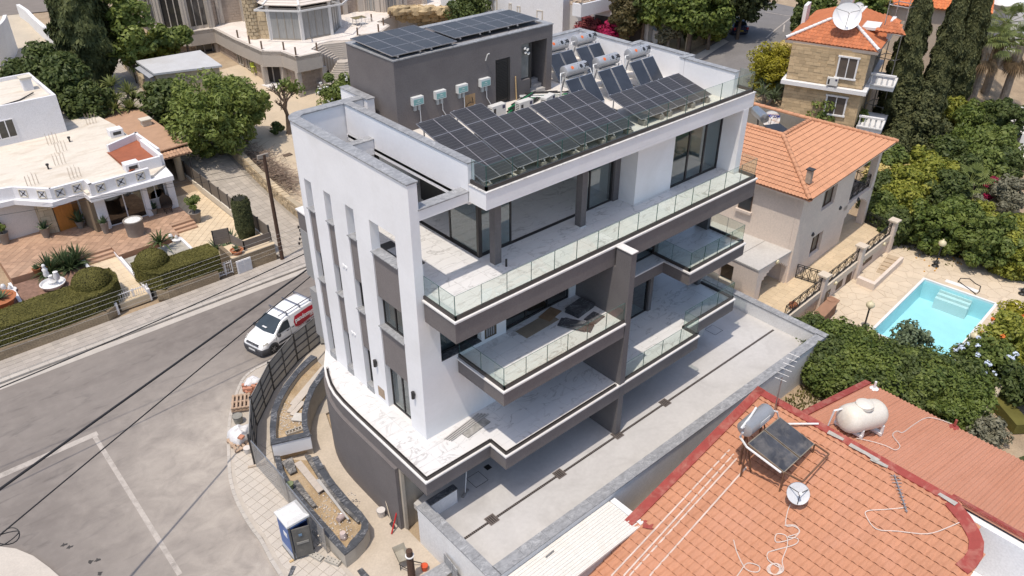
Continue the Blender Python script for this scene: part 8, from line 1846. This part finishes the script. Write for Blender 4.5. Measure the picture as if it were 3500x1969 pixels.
m.build('stand',RST,sh2,kind='stuff')
MB().tube([c-ax*ln_+Vector((0,0,.2)),c-ax*(ln_+.25)+Vector((0,0,.25)),c-ax*(ln_+.25)+Vector((.8,.1,.4)),c+ax*.2+Vector((0,.2,.42))],.05,6).tube([c-ax*ln_*1.05-Vector((0,0,.1)),at(*s6(60,490),3.4),TL+Vector((-.2,-.1,-.02)),TL.lerp(BL,.95)+Vector((-.12,0,0))],.05,6).build('lagged_pipe',WPL,sh2)
MB().tube([c+ax*ln_+Vector((0,.1,0)),TR+Vector((.3,.3,-.1)),TR+Vector((.6,.2,-.9)),at(*s6(600,400),2.85)],.045,6).build('lagged_pipe',WPL,sh2)
dc=r6p(460,880,.75);t=dish('small grey satellite dish standing in the middle of the terracotta roof',dc,.45,(-.55,-.42,.72),plain('grey_dish',(.55,.56,.58),.45,.08,3),stand=.15,depth=.1)
ya=thing('yagi_antenna','long grey aerial lying on the terracotta tiles','aerial',tuple(r6p(1165,880,.1)));a,b=r6p(1122,750,.16),r6p(1208,1010,.16);m=MB().tube([a,b],.028,6);dd=(b-a).normalized();nn=Vector((dd.y,-dd.x,0)).normalized()
for k in range(11):p=a.lerp(b,.04+.092*k);w_=.30-.018*k if k>2 else.38;m.tube([p-nn*w_*.5,p+nn*w_*.5],.016,5)
m.build('boom_and_rods',STEEL,ya)
am=thing('aerial_mast','thin aerial mast strapped beside the grey water tank','aerial',tuple(r6p(280,350)));p=r6p(285,355);MB().tube([p,p+Vector((0,0,2.3))],.03,6).tube([p+Vector((-.2,0,2.2)),p+Vector((1.6,.4,2.6))],.018,5).build('mast',STEEL,am);m=MB()
for k in range(6):q=p+Vector((-.1+.3*k,.07*k,2.22+.07*k));m.tube([q+Vector((.05,-.25,0)),q+Vector((-.05,.25,0))],.012,4)
m.build('rods',STEEL,am)
WCB=plain('off_white_cable',(.62,.52,.46),.6,.05)
def rcable(label,pts,far=False,r=.022):
 P=[]
 for p in pts:
  if far:
   d=ray(*s6(*p));a=RZ+RS*RX+.08;t_=(a-CAMH)/(d.z+RS*d.x);P.append((d.x*t_,d.y*t_,CAMH+d.z*t_))
  else:P.append(tuple(r6p(*p,.12)))
 Q=[Vector(P[0])]
 for i in range(len(P)-1):
  p0,p1,p2,p3=(Vector(P[max(0,min(len(P)-1,i+k))])for k in(-1,0,1,2))
  for s in(.25,.5,.75,1.0):Q.append(.5*((2*p1)+(p2-p0)*s+(2*p0-5*p1+4*p2-p3)*s*s+(3*p1-p0-3*p2+p3)*s**3))
 return tag(MB().tube(Q,r,5).build('loose_cable',WCB),label,'cable','loose cables on the terracotta roof')
coil=[(300+60*math.cos(k*.8)*(1-.02*k),1400+38*math.sin(k*.8))for k in range(26)]
rcable('tangled white cable running from the dish into a coil',[(405,955),(385,1010),(375,1100),(430,1105),(470,1140),(420,1190),(310,1215),(310,1160),(375,1170),(385,1240),(350,1340)]+coil);rcable('second white cable looping beside the coil below the dish',[(365,1100),(440,1100),(465,1150),(385,1180),(455,1190),(440,1230),(300,1270),(250,1290),(255,1340),(330,1390)])
rcable('white cable running from the long aerial to the rounded roof edge',[(1190,978),(1060,990),(935,1000),(930,1040),(1000,1125),(1150,1140),(1350,1158),(1500,1110),(1640,1045)]);rcable('white cable looping at the bottom edge of the terracotta roof',[(15,1200),(40,1290),(100,1400),(180,1420),(190,1380),(110,1360),(60,1420),(30,1460)])
rcable('white cable on the far roof slope beside the cream tank',[(860,500),(960,520),(1060,550),(1130,580),(1160,550),(1110,480),(1140,450),(1180,460),(1250,410),(1340,360),(1430,370),(1540,410)],True)
def fp(px,py,dz=0):
 d=ray(*s6(px,py));a=RZ+RS*RX+dz;t_=(a-CAMH)/(d.z+RS*d.x);return Vector((d.x*t_,d.y*t_,CAMH+d.z*t_))
tc2=fp(900,345,.88);tk=thing('water_tank','big cream white water tank on the far slope of the terracotta roof','water tank',tuple(fp(880,470)));ax=Vector((1,-.32,-.14)).normalized();CRT=plain('cream_tank_shell',(.70,.655,.58),.5,.03,1,dirt=(.66,.56,.40),dscale=.6,damt=.6)
MB().lathe([(0,-1.12),(.30,-1.10),(.50,-1.02),(.61,-.86),(.645,-.65),(.645,.65),(.61,.86),(.50,1.02),(.30,1.10),(0,1.12)],tc2,24,ax).build('tank_shell',CRT,tk,smooth=40);lt=tc2+Vector((-.1,0,.60));MB().lathe([(.36,0),(.37,.14),(.3,.2),(0,.21)],lt,18).build('lid',CRT,tk,smooth=40);MB().lathe([(.40,-.02),(.40,.04),(.36,.04)],lt,18).build('lid_ring',plain('grey_ring',(.40,.39,.37),.6),tk)
m=MB()
for s in(-.6,.6):
 p=tc2+ax*s;m.ob((p.x,p.y,fz(p.x)+.2),(.2,1.3,.12),0).beam((p.x,p.y-.6,fz(p.x)+.03),(p.x,p.y-.6,p.z-.3),.1,.1).beam((p.x,p.y+.6,fz(p.x)+.03),(p.x,p.y+.6,p.z-.3),.1,.1)
m.build('cradle',WPL,tk);MB().tube([tc2-ax*.9+Vector((0,.3,.4)),tc2-ax*1.2+Vector((0,.4,.3)),tc2-ax*1.2+Vector((0,.5,-.8)),tc2-ax*1.3+Vector((0,-1.0,-.85))],.045,6).build('pipe',WPL,tk)
for p,lb in(((980,165),'thin white vent pipe near the top corner of the far roof slope'),((1530,430),'vent stub with a red patch near the far eave')):q=fp(*p,0);tag(MB().tube([q,q+Vector((0,0,.5))],.06,7).lathe([(.2,.04),(.22,.08),(.06,.12)],q,10).build('vent_pipe',WPL if p[0]<1000 else EDGE),lb,'vent pipe')
wr=thing('white_sheet_roof','low white ribbed sheet roof between the courtyard wall and the terracotta roof','roof',(16,14.6,.3));WSH=plain('white_ribbed_sheet',(.70,.675,.625),.6,.04,1,dirt=(.56,.51,.44),dscale=1,damt=.5);zwr=.52
P0,P1=(19.15,15.12),(9.5,15.12);MB().prism([(9.5,13.4),(19.15,13.4),(19.15,15.12),(9.5,15.12)],zwr-.12,zwr-.02).build('deck',WSH,wr)
for k in range(6):
 y=13.45+k*.29;MB().box(9.5,18.85,y,y+.27,zwr-.018,zwr+.002).build('sheet',WSH,wr);MB().box(9.5,18.85,y+.115,y+.15,zwr+.004,zwr+.028).build('rib',WSH,wr)
MB().box(18.87,19.15,13.4,15.12,zwr-.018,zwr+.05).build('edge_trim',WPL,wr);MB().box(9.6,19.0,13.5,13.7,-1.5,zwr-.13).box(18.8,19.0,13.7,15.0,-1.5,zwr-.13).build('support_wall',plain('grey_house_wall',(.45,.43,.41)),wr)
a,b=at(2147/1*0+1600+535*.4963,1250+1320*.4963,zwr+.05),at(1600+590*.4963,1250+1275*.4963,zwr+.05);tag(MB().beam(a,b,.05,.05).build('metal_bracket',STEEL),'small rusty metal bracket lying on the white ribbed roof','bracket')
def G_(px,py,hc):return gr(px,py,hc)
def TB(x,y):return(2500+x*.45558,y*.45558)
def TB5(x,y):return(2500+x*.45558,600+y*.45558)
def TA_(x,y):return(1600+x*.45558,y*.45558)
def T1(x,y):return(x*.45547,y*.45547)
def T4(x,y):return(800+x*.45547,y*.45547)
def tr(label,cat,pix,hc,rad,mat,ncl,nl,cr,leaf,name='tree',group=None,tw=.16,limbs=6,shell=.45,bark=None,asp=1.6,flat=.75):
 p=G_(*pix,hc);z0=T(p.x,p.y);return tree(name,label,cat,p.x,p.y,z0,hc+rad[2],rad,mat,ncl,nl,cr,leaf,tw,p.z,group,shell,limbs,flat,bark,asp)
def sb(label,pix,rad,mat,ncl=30,nl=130,cr=.4,leaf=.13,name='shrub',cat='shrub',extra=None,dz=0,group=None,shell=.3):
 p=G_(*pix,rad[2]*.95+dz);return shrub(name,label,cat,(p.x,p.y,p.z-rad[2]*.95),rad,mat,ncl,nl,cr,leaf,group,shell,extra)
FRUIT=plain('citrus_fruit',(.55,.26,.02),.5,.1,3);LEM=plain('lemon_fruit',(.55,.42,.04),.5,.1,3);WFL=plain('white_petals',(.72,.72,.70),.7,.05,3)
c=gr(*T1(735,665));cypress('huge dark green conifer behind the white villa at the top left',c.x,c.y,c.z,15.5,2.45,32000,.26,core=.68,name='conifer',mat=leafmat('leaf_conifer',(.030,.044,.016),(.115,.128,.042),.7,.1,.8),prof=lambda s:(min(1,(s+.05)*3.2)**.7)*(1-s**2.2)**.8,base=.02)
tr('tall light green tree rising behind the huge conifer','tree',T1(925,190),5.4,(2.3,2.3,4.0),L_ACID,80,80,.75,.27,shell=.3)
tr('dark leafed lemon tree at the back corner of the white villa','tree',T1(470,620),3.0,(2.1,2.1,2.3),L_DARK,110,110,.75,.22);tr('dark pointed evergreen left of the lemon tree','tree',T1(340,540),3.0,(1.5,1.5,2.4),L_DARK,90,110,.7,.22);tr('low dark evergreen at the far left behind the villa chimney','tree',T1(160,600),2.2,(1.4,1.3,1.6),L_DARK,80,110,.65,.22);sb('small grey green bush behind the villa at the left edge',T1(20,690),(1.5,1.3,1.0),L_GREY);sb('dense dark shrub between the conifer and the yuccas',T1(640,790),(2.0,1.8,2.2),L_DARK,60,120,.6,.2)
L_YUC=leafmat('leaf_yucca',(.08,.11,.03),(.28,.30,.10))
for k,(p,hs,lb)in enumerate((((870,790),((-1.0,.3,2.6),(.4,.8,2.9),(1.3,-.2,2.3),(-.3,-.8,1.4),(.9,-1.0,1.2),(1.8,.6,1.5),(.1,-.1,2.0)),'many headed yucca at the bend of the lane by the villa'),)):rosette('yucca',lb,'yucca',gr(*T1(p[0]+25,p[1]+125)),52,1.3,.15,L_YUC,hs,None,.5,.14)
tr('small orange tree with fruit behind the shed','fruit tree',T1(1150,370),1.9,(2.6,2.0,1.7),L_LIME,60,110,.6,.2);p=G_(*T1(1120,360),2.0);Pq,Nq=clumps((p.x,p.y,p.z),(2.6,2.0,1.7),70,3,.2,.85);quads('oranges',Pq,Nq,.17,FRUIT,bpy.data.objects[[o.name for o in bpy.data.objects if o.get('category')=='fruit tree'][0]],1.0,kind='stuff')
tr('papaya like broad leaved tree in front of the mansion bay window','tree',T1(1260,270),3.2,(1.5,1.5,1.1),L_MID,30,70,.55,.32);tr('thin topped small tree beside the mansion corner','tree',T1(1390,260),3.4,(.7,.7,.6),L_MID,12,60,.4,.3)
tr('big feathery yellow green pepper tree beside the stone wall','tree',T1(1600,840),3.7,(3.9,3.6,3.3),L_ACID,180,120,.8,.17,tw=.25,limbs=9,shell=.25,asp=2.4);tr('pepper tree limb crown reaching over the yard, right of the big pepper tree','tree',T1(1790,750),3.9,(2.2,2.1,2.1),L_ACID,70,150,.6,.17,asp=2.4);tr('dark fig tree at the left foot of the pepper tree','tree',T1(1240,760),2.1,(1.8,1.7,1.9),L_DARK,60,100,.6,.27)
sb('round bush dotted with white flowers below the mansion stairs',T4(785,690),(2.3,1.9,1.7),L_MID,70,130,.6,.17,extra=(60,WFL,.12));sb('dark green shrub beyond the rock wall',T4(1760,95),(2.6,2.2,2.6),L_DARK,60,120,.7,.22)
bt=thing('bare_tree','half bare tree with twisted grey branches in the sandy yard','tree',tuple(gr(*T4(415,1005))));c=gr(*T4(415,1005));m=MB();tips=[]
def branch(p,d,L,r,depth):
 q=p+d*L;m.tube([p,p.lerp(q,.5)+Vector((rnd.uniform(-.1,.1),rnd.uniform(-.1,.1),0))*L,q],[r,r*.8,r*.6],5)
 if depth==0:tips.append(q);return
 for k in range(3 if depth>1 else 4):branch(q,(d+Vector((rnd.uniform(-.9,.9),rnd.uniform(-.9,.9),rnd.uniform(-.25,.6)))).normalized(),L*rnd.uniform(.6,.8),r*.6,depth-1)
branch(c-Vector((0,0,.2)),Vector((.05,0,1)),1.9,.28,4);m.build('branches',BARK,bt);Pq=np.array([tuple(t)for t in tips if t.x-c.x>.1][:40]);Pq=np.repeat(Pq,10,0)+NR.normal(size=(len(Pq)*10,3))*.25;quads('sparse_leaves',Pq,NR.normal(size=(len(Pq),3)),.2,L_MID,bt)
c=gr(*T4(385,975));shrub('shrub','tiny round bush beside the bare tree','shrub',(c.x-.9,c.y-.3,c.z),(.5,.5,.5),L_DARK,14,90,.25,.12)
br=MB()
for _ in range(900):
 s=rnd.random();p=gr(*T4(130+330*s+rnd.gauss(0,40),1180+250*s+rnd.gauss(0,45)));a=rnd.random()*6.28;L=rnd.uniform(.4,1.3);e=rnd.uniform(-.1,.5);z=rnd.random()*.7;q=p+Vector((0,0,z));br.tube([q,q+Vector((math.cos(a)*L,math.sin(a)*L,e*L))],[.022,.008],3,False)
struct('brushwood',br,plain('dry_brushwood',(.27,.20,.15),.95,.3,2),kind='stuff')
L_BRI=leafmat('leaf_bright_tree',(0.046,0.080,0.016),(0.200,0.246,0.052));L_PINE=leafmat('leaf_pine',(0.031,0.043,0.016),(0.100,0.116,0.039))
tr('broad leafy tree nearest the white house by the upper street','tree',TA_(1480,0),4.4,(2.6,2.4,2.3),L_BRI,120,120,.85,.26,tw=.22);tr('big leafy street tree in the middle of the row','tree',TA_(1690,40),4.5,(2.9,2.7,2.4),L_BRI,130,120,.85,.26,tw=.22);tr('leafy tree hanging over the garden wall next to the blue car','tree',TA_(1830,125),3.2,(1.8,1.7,1.5),L_BRI,80,120,.75,.24);tr('dark tall tree at the end of the row behind the blue car','tree',TA_(1830,-60),4.8,(2.3,2.3,2.4),L_PINE,100,110,.8,.24);tr('dark pine over the bend of the upper street','tree',TA_(2070,-60),4.5,(2.8,2.6,2.4),L_PINE,100,110,.8,.24);tr('leafy tree behind the row at the top edge','tree',TA_(1620,-30),5.0,(3.2,3.0,2.6),L_BRI,90,110,.85,.26)
tr('grey leaved olive tree in the dry front garden','olive tree',TA_(1510,225),1.9,(1.35,1.3,1.15),L_GREY,60,110,.4,.13,bark=BARKG);sb('small green bush left of the olive tree',TA_(1390,170),(1.0,.9,1.1),L_LIME);rosette('yucca','yucca beside the blue car at the end of the trees','yucca',G_(*TA_(1930,110),1.0),40,1.0,.11,L_YUC,((0,0,.6),(.7,.3,.9)),None,.5,.1)
sb('bright magenta bougainvillea beside the utility pole',TA_(1110,235),(1.6,1.4,1.5),L_PINK,60,130,.45,.14,'bougainvillea','bougainvillea');sb('rusty red bougainvillea spreading left of the magenta one',TA_(930,215),(2.0,1.4,1.2),leafmat('rusty_bougainvillea',(0.122,0.034,0.031),(0.341,0.069,0.083),.7,.2,.9),60,120,.45,.14,'bougainvillea','bougainvillea');tr('dark olive brown creeper mass above the bougainvillea','tree',TA_(1190,90),3.6,(1.8,1.7,2.2),leafmat('leaf_brown_olive',(0.054,0.051,0.018),(0.177,0.138,0.059)),90,120,.6,.2);tr('dark foliage between the white house balcony and the street trees','tree',TA_(1330,10),4.4,(1.6,1.6,2.0),L_DARK,50,110,.6,.22);sb('bush along the garden wall below the street trees',TA_(1850,245),(1.8,1.0,.9),L_LIME,40,110,.4,.16);sb('shady bush under the street trees',TA_(1700,250),(2.0,1.2,1.0),L_DARK,40,110,.4,.16)
struct('verge',drape([xy(gr(*TA_(*p)))for p in((1330,340),(1650,390),(1900,250),(2000,180),(1700,120),(1350,200))],.03,1.5),plain('ochre_garden_soil',(.42,.29,.15),.95,.2,1,bump=.3,bscale=8))
tr('spreading tree at the upper end of the street left of the stone house','tree',TB(640,60),2.6,(1.9,1.8,1.9),L_BRI,80,120,.7,.22);tr('green tree behind the sandstone house roof','tree',TB(1000,20),3.5,(2.4,2.0,1.9),L_BRI,70,110,.7,.22);tr('small tree at the corner of the sandstone house by the street','tree',TB(530,150),2.2,(1.0,1.0,1.4),L_DARK,30,110,.45,.18)
sb('golden yellow conifer bush on the street corner by the stone house',TB(290,490),(1.9,1.7,2.2),L_YEL,90,170,.55,.12);sb('pale cream golden bush behind the golden conifer',TB(385,370),(.9,.9,1.0),L_CREAM,30,110,.35,.13);rosette('yucca','group of blue green yuccas in front of the golden conifer','yucca',gr(*TB(260,770)),44,1.15,.11,L_BLUE,((-.8,0,.9),(.3,.6,1.4),(.9,-.3,.8),(0,-.6,.5),(1.6,.4,.9)),None,.5,.12);rosette('yucca','single yucca head against the sandstone wall','yucca',gr(*TB(425,800)),44,1.15,.12,L_BLUE,((0,0,1.6),(.3,.5,.9)),None,.5,.12)
tr('green tree in front of the lower window of the sandstone house','tree',TB(720,830),2.2,(2.2,1.6,1.7),L_MID,80,120,.55,.18);tr('leafy shrub tree at the right foot of the sandstone house','tree',TB(890,905),1.8,(1.5,1.3,1.3),L_MID,50,120,.45,.17);sb('small shrub at the foot of the sandstone wall',TB(515,815),(.8,.7,.9),L_DARK)
CYPG='tall cypresses right of the sandstone house'
for p,h,r,lb in(((1165,1050),13.8,1.75,'tall dark cypress nearest the sandstone house'),((1440,985),15.0,1.5,'tall dark cypress in the middle of the three'),((1620,900),15.5,1.35,'tall dark cypress furthest right of the three')):
 c=gr(*TB(*p));cypress(lb,c.x,c.y,c.z,h,r,30000,.2,CYPG,core=.74,prof=lambda s:(min(1,(s+.06)*3.0)**.6)*(1-s)**.42*(1-.25*s),base=.02)
for p,r,lb in(((1290,850),(2.0,1.8,3.4),'dense dark cypress skirt between the first two cypresses'),((1400,1050),(2.4,2.0,2.6),'dense dark evergreen at the foot of the cypresses'),((1180,1130),(1.6,1.5,1.8),'dark shrub mass below the nearest cypress')):sb(lb,TB(*p),r,L_CYP,90,150,.6,.17)
L_FAN=leafmat('leaf_fan_palm',(.07,.10,.025),(.25,.29,.09));L_DEAD=leafmat('dead_fronds',(.10,.065,.035),(.24,.165,.09),.9,.1)
def fan_palm(label,c,h,n,L):
 t=thing('fan_palm',label,'palm',tuple(c),0,'fan palms');top=Vector(c)+Vector((0,0,h));MB().tube([Vector(c)-Vector((0,0,.2)),Vector(c).lerp(top,.5),top],[.42,.36,.4],9).build('trunk',BARKG,t)
 for mat,nm,nn,e0,e1,hh in((L_FAN,'fronds',n,-.35,1.35,0),(L_DEAD,'dead_skirt',n//2,-1.25,-.75,-.4)):
  m=MB()
  for k in range(nn):
   a=k*2.399+rnd.random()*.4;e=rnd.uniform(e0,e1);d=Vector((math.cos(a)*math.cos(e),math.sin(a)*math.cos(e),math.sin(e)));st=L*rnd.uniform(.5,.75);hub=top+Vector((0,0,hh))+d*st;s=Vector((-math.sin(a),math.cos(a),0));u=s.cross(d)
   m.tube([top+Vector((0,0,hh)),hub],[.03,.018],4,False);nb_=13
   for q in range(nb_):
    f=(q/(nb_-1)-.5)*2;dv=(d*math.cos(f*1.25)+s*math.sin(f*1.25)).normalized();l=L*.62*(1-.25*abs(f));w_=.05;pv_=dv.cross(u).normalized()*w_;mid=hub+dv*l*.6;tip=hub+dv*l+Vector((0,0,-l*.35))
    m.add([hub,mid+pv_,tip,mid-pv_],[(0,1,2,3)])
  m.build(nm,mat,t)
 return t
fan_palm('tall fan palm with ragged fronds right of the cypresses',gr(*TB(1770,840)),6.6,34,2.1);fan_palm('tall fan palm at the right edge of the picture',gr(*TB(2010,830)),6.4,34,2.1);fan_palm('fan palm behind the other two at the right edge',gr(*TB(1900,700)),7.0,30,2.0)
GD=[((1680,860),1.6,(1.6,1.5,1.5),L_LIME,'yellow green shrub between the palm trunks'),((1850,920),2.2,(2.2,2.0,1.9),L_BRI,'big leafy garden tree right of the cypresses'),((2000,900),2.6,(2.1,2.0,2.0),L_DARK,'dark leafy garden tree below the right fan palm'),((1960,1100),2.0,(2.2,2.0,1.7),L_MID,'leafy tree beside the white terrace wall'),((1780,1100),1.8,(2.0,1.9,1.6),L_BRI,'rounded tree in the middle of the dense garden'),((1600,1180),1.9,(2.0,1.8,1.6),L_DARK,'dark tree behind the oleander clumps'),((1420,1260),1.8,(1.7,1.6,1.4),L_LIME,'bright yellow green oleander near the terrace railing'),((1330,1330),1.2,(1.1,1.0,.9),L_CREAM,'cream flowering shrub left of the bright oleander'),((1130,1330),1.2,(1.0,1.0,.9),L_CREAM,'cream flowering shrub beside the loggia column'),((1180,1240),1.7,(1.4,1.3,1.4),L_MID,'green shrub behind the loggia'),((1560,1330),1.6,(1.7,1.6,1.3),L_LIME,'lime green bush in the garden centre'),((1700,1290),1.7,(1.9,1.7,1.4),L_DARK,'dark bush in front of the lime green one'),((1880,1250),1.7,(1.9,1.7,1.5),L_MID,'leafy shrub near the green netting'),((2040,1240),1.5,(1.5,1.4,1.3),L_DARK,'dark shrub by the white terrace at the right')]
for p,hc,rad,mat,lb in GD:tr(lb,'tree',TB(*p),hc,rad,mat,75,120,.55,.19,name='garden_tree')
G5=[((1120,90),1.3,(1.3,1.2,1.2),L_DARK,'dark shrub beside the terrace pillar end'),((1130,270),1.5,(1.4,1.3,1.4),L_MID,'green shrub just outside the terrace railing'),((1290,190),1.8,(1.3,1.3,1.2),L_LIME,'bright umbrella leaved tree right of the terrace'),((1290,60),1.8,(1.5,1.4,1.3),L_LIME,'bright lime shrub above the umbrella leaved tree'),((1460,60),1.8,(1.8,1.6,1.5),L_LIME,'lime green tree with drooping leaves'),((1620,130),1.8,(1.6,1.5,1.5),L_DARK,'dark shrub left of the small fan palm'),((1560,370),1.9,(2.3,2.0,1.9),L_BRI,'orange tree with a round crown nearest the terrace'),((1680,330),1.7,(1.6,1.5,1.5),L_BRI,'orange tree in the middle behind the soil bed'),((1930,480),1.9,(2.2,1.9,1.8),L_MID,'orange tree with a round crown near the pool lamp'),((1230,380),1.3,(1.2,1.1,1.1),L_DARK,'dark low tree at the end of the terrace')]
for p,hc,rad,mat,lb in G5:tr(lb,'tree',TB5(*p),hc,rad,mat,90,130,.5,.17,name='garden_tree')
for p,rad,lb in(((1760,330),(1.9,1.3,1.3),'yellow green hedge bush left of the orange tree'),((1860,350),(1.8,1.2,1.2),'yellow green hedge bush behind the orange tree'),((2080,440),(1.8,1.3,1.3),'yellow green hedge bush at the right edge'),((2130,600),(1.6,1.5,1.4),'yellow green hedge bush at the right edge, lowest of the row'),((1700,460),(1.2,1.0,.9),'yellow green low bush between the two orange trees')):sb(lb,TB5(*p),rad,L_LIME,70,150,.45,.15,group='yellow green hedge bushes beyond the pool')
sb('grey olive bush at the top right of the garden',TB5(2060,150),(1.5,1.4,1.4),L_GREY,50,120,.45,.15);sb('small magenta flowering bush in the right garden',TB5(1960,105),(.6,.6,.9),L_PINK,24,90,.3,.13,'bougainvillea','bougainvillea');sb('tuft of dry grey twigs beside the green netting',TB5(1850,240),(.6,.6,1.0),L_GREY,24,70,.3,.12)
nt_=[gr(*TB5(*p),.9)for p in((1600,210),(1640,180),(1820,235),(1810,290))];tag(MB().slab(nt_[::-1]if(nt_[1]-nt_[0]).cross(nt_[2]-nt_[0]).z<0 else nt_,.03).build('shade_net',plain('dark_green_net',(.03,.075,.055),.85,.1,3)),'dark green shade net stretched in the right garden','netting')
rks=thing('rock_pile','small pile of pale rocks on the bare soil at the right','rocks',tuple(gr(*TB5(1940,225))))
for k in range(9):p=gr(*TB5(1910+rnd.uniform(-25,65),200+rnd.uniform(-10,40)),.2+.25*(k>5));boulder((p.x,p.y,p.z),.32,300+k).build('rock',plain('pale_garden_rock',(.55,.42,.28),.9,.15,2),rks)
fan_palm('small leaning fan palm in the middle of the right garden',gr(*TB5(1740,200)),1.6,24,1.5)
BIG=[((590,1210),(1.42,1.14,1.02)),((740,1250),(1.61,1.33,1.10)),((880,1310),(1.71,1.42,1.19)),((700,1380),(1.52,1.33,1.10)),((1010,1390),(1.80,1.52,1.27)),((860,1460),(1.71,1.52,1.19)),((1180,1430),(1.80,1.52,1.27)),((1080,1500),(1.80,1.61,1.27)),((1330,1500),(1.80,1.61,1.27)),((1280,1525),(1.90,1.61,1.27)),((1480,1520),(1.80,1.61,1.19)),((1480,1595),(1.90,1.61,1.27)),((1640,1555),(1.80,1.52,1.19)),((1680,1675),(1.71,1.52,1.10)),((760,1500),(1.33,1.23,0.94)),((1020,1585),(1.42,1.23,1.02))]
wher=('at the courtyard corner','beside the courtyard corner below the counter','below the near pool lamp','against the outside of the courtyard wall','at the near corner of the pool','in the second row near the courtyard wall','along the near edge of the pool','in the middle of the big hedge','reaching toward the pool ladder','in the front row above the tiled roof','by the pool ladder','above the far eave of the tiled roof','at the far end of the big hedge by the pool','at the lowest end of the big hedge','in the gap below the courtyard wall','just above the corner of the tiled roof')
for(p,rad),w_ in zip(BIG,wher):sb('dense glossy hedge shrub '+w_,TB5(*p),rad,L_BRI if hash_%3==0 else L_DARK,110,170,.5,.125,name='hedge_shrub',group='hedge shrubs between the pool and the tiled roof')if False else sb('dense glossy hedge shrub '+w_,TB5(*p),rad,(L_DARK,L_BRI,L_MID)[BIG.index((p,rad))%3],110,170,.5,.125,name='hedge_shrub',group='hedge shrubs between the pool and the tiled roof')
tr('loose blue green sapling sticking out in front of the pool','tree',TB5(1340,1230),2.0,(1.1,1.0,1.0),L_BLUE,34,70,.4,.15);sb('pale blue flowering plumbago at the lower right of the pool',TB5(1900,1400),(1.9,1.6,1.3),L_MID,80,130,.5,.14,extra=(60,plain('pale_blue_petals',(.55,.62,.74),.7),.12));sb('yellow green bush with orange flowers at the right edge below the pool',TB5(2110,1250),(1.9,1.6,1.5),L_LIME,80,150,.5,.14,extra=(14,plain('orange_petals',(.65,.16,.03),.7),.14));sb('yellow bush at the right edge beside the pool deck',TB5(2170,1120),(1.3,1.2,1.3),L_YEL,50,140,.45,.14);sb('dark shrub at the lower right corner beyond the garden wall',s6(1980,150),(1.4,1.4,1.2),L_DARK,50,120,.45,.15);sb('grey green grassy shrub at the end of the tiled roof',s6(1750,455),(1.0,.9,.7),L_GREY,40,110,.35,.12)
gw3=thing('garden_wall','cream block garden wall between the big hedge and the lawn','wall',tuple(gr(*s6(1800,300))));A,Bq=gr(*s6(1690,440)).xy,gr(*s6(1960,60)).xy;seg_wall(gw3,A,Bq,-2,-.3,.25,plain('cream_block_wall',(.48,.41,.31),.9,.1,2),'wall_body');courses(gw3,A,Bq,-1.4,-.35,.45,.22,.02,.02,plain('cream_block',(.52,.45,.34),.9,.08,2,rv=.1),'block',80)
struct('lawn',drape([(36,5.5),(47,1.5),(60,0),(60,-12),(35,-12)],.02,3),plain('lawn_green',(.06,.075,.022),.95,.25,2,bump=.6,bscale=25,fine=.15));hp_=gr(*s6(1890,350));tag(MB().ob((hp_.x,hp_.y,hp_.z+.3),(2.6,.8,.6),.9).build('lawn_bench_hedge',L_OLIVE),'low clipped box hedge on the lawn at the lower right','hedge')
gs=[]
for _ in range(5200):
 x,y=rnd.uniform(36,56),rnd.uniform(-8,4);gs.append((x,y,T(x,y)+.05))
for _ in range(1500):
 p=rnd.choice((((53,15),(58,22)),((32,11.8),(36,15))))
 x,y=rnd.uniform(p[0][0],p[1][0]),rnd.uniform(p[0][1],p[1][1]);gs.append((x,y,T(x,y)+.03))
gs=np.array(gs);o=quads('grass_tufts',gs,NR.normal(size=(len(gs),3))*np.array([1,1,.3]),.12,leafmat('grass_blades',(0.077,0.087,0.023),(0.246,0.217,0.078)),None,2.2,tang=np.tile(np.array([[0,0,1.0]]),(len(gs),1)));o['kind']='stuff'
for k in range(16):
 p=gr(*TB5(rnd.uniform(1350,1900),rnd.uniform(560,720)),.05);tag(MB().lathe([(0,-.055),(.05,-.03),(.06,0),(.05,.03),(0,.055)],p,8).build('fallen_orange',FRUIT,smooth=60),'fallen orange on the bare soil below the fruit trees by the pool','orange','fallen oranges below the fruit trees')
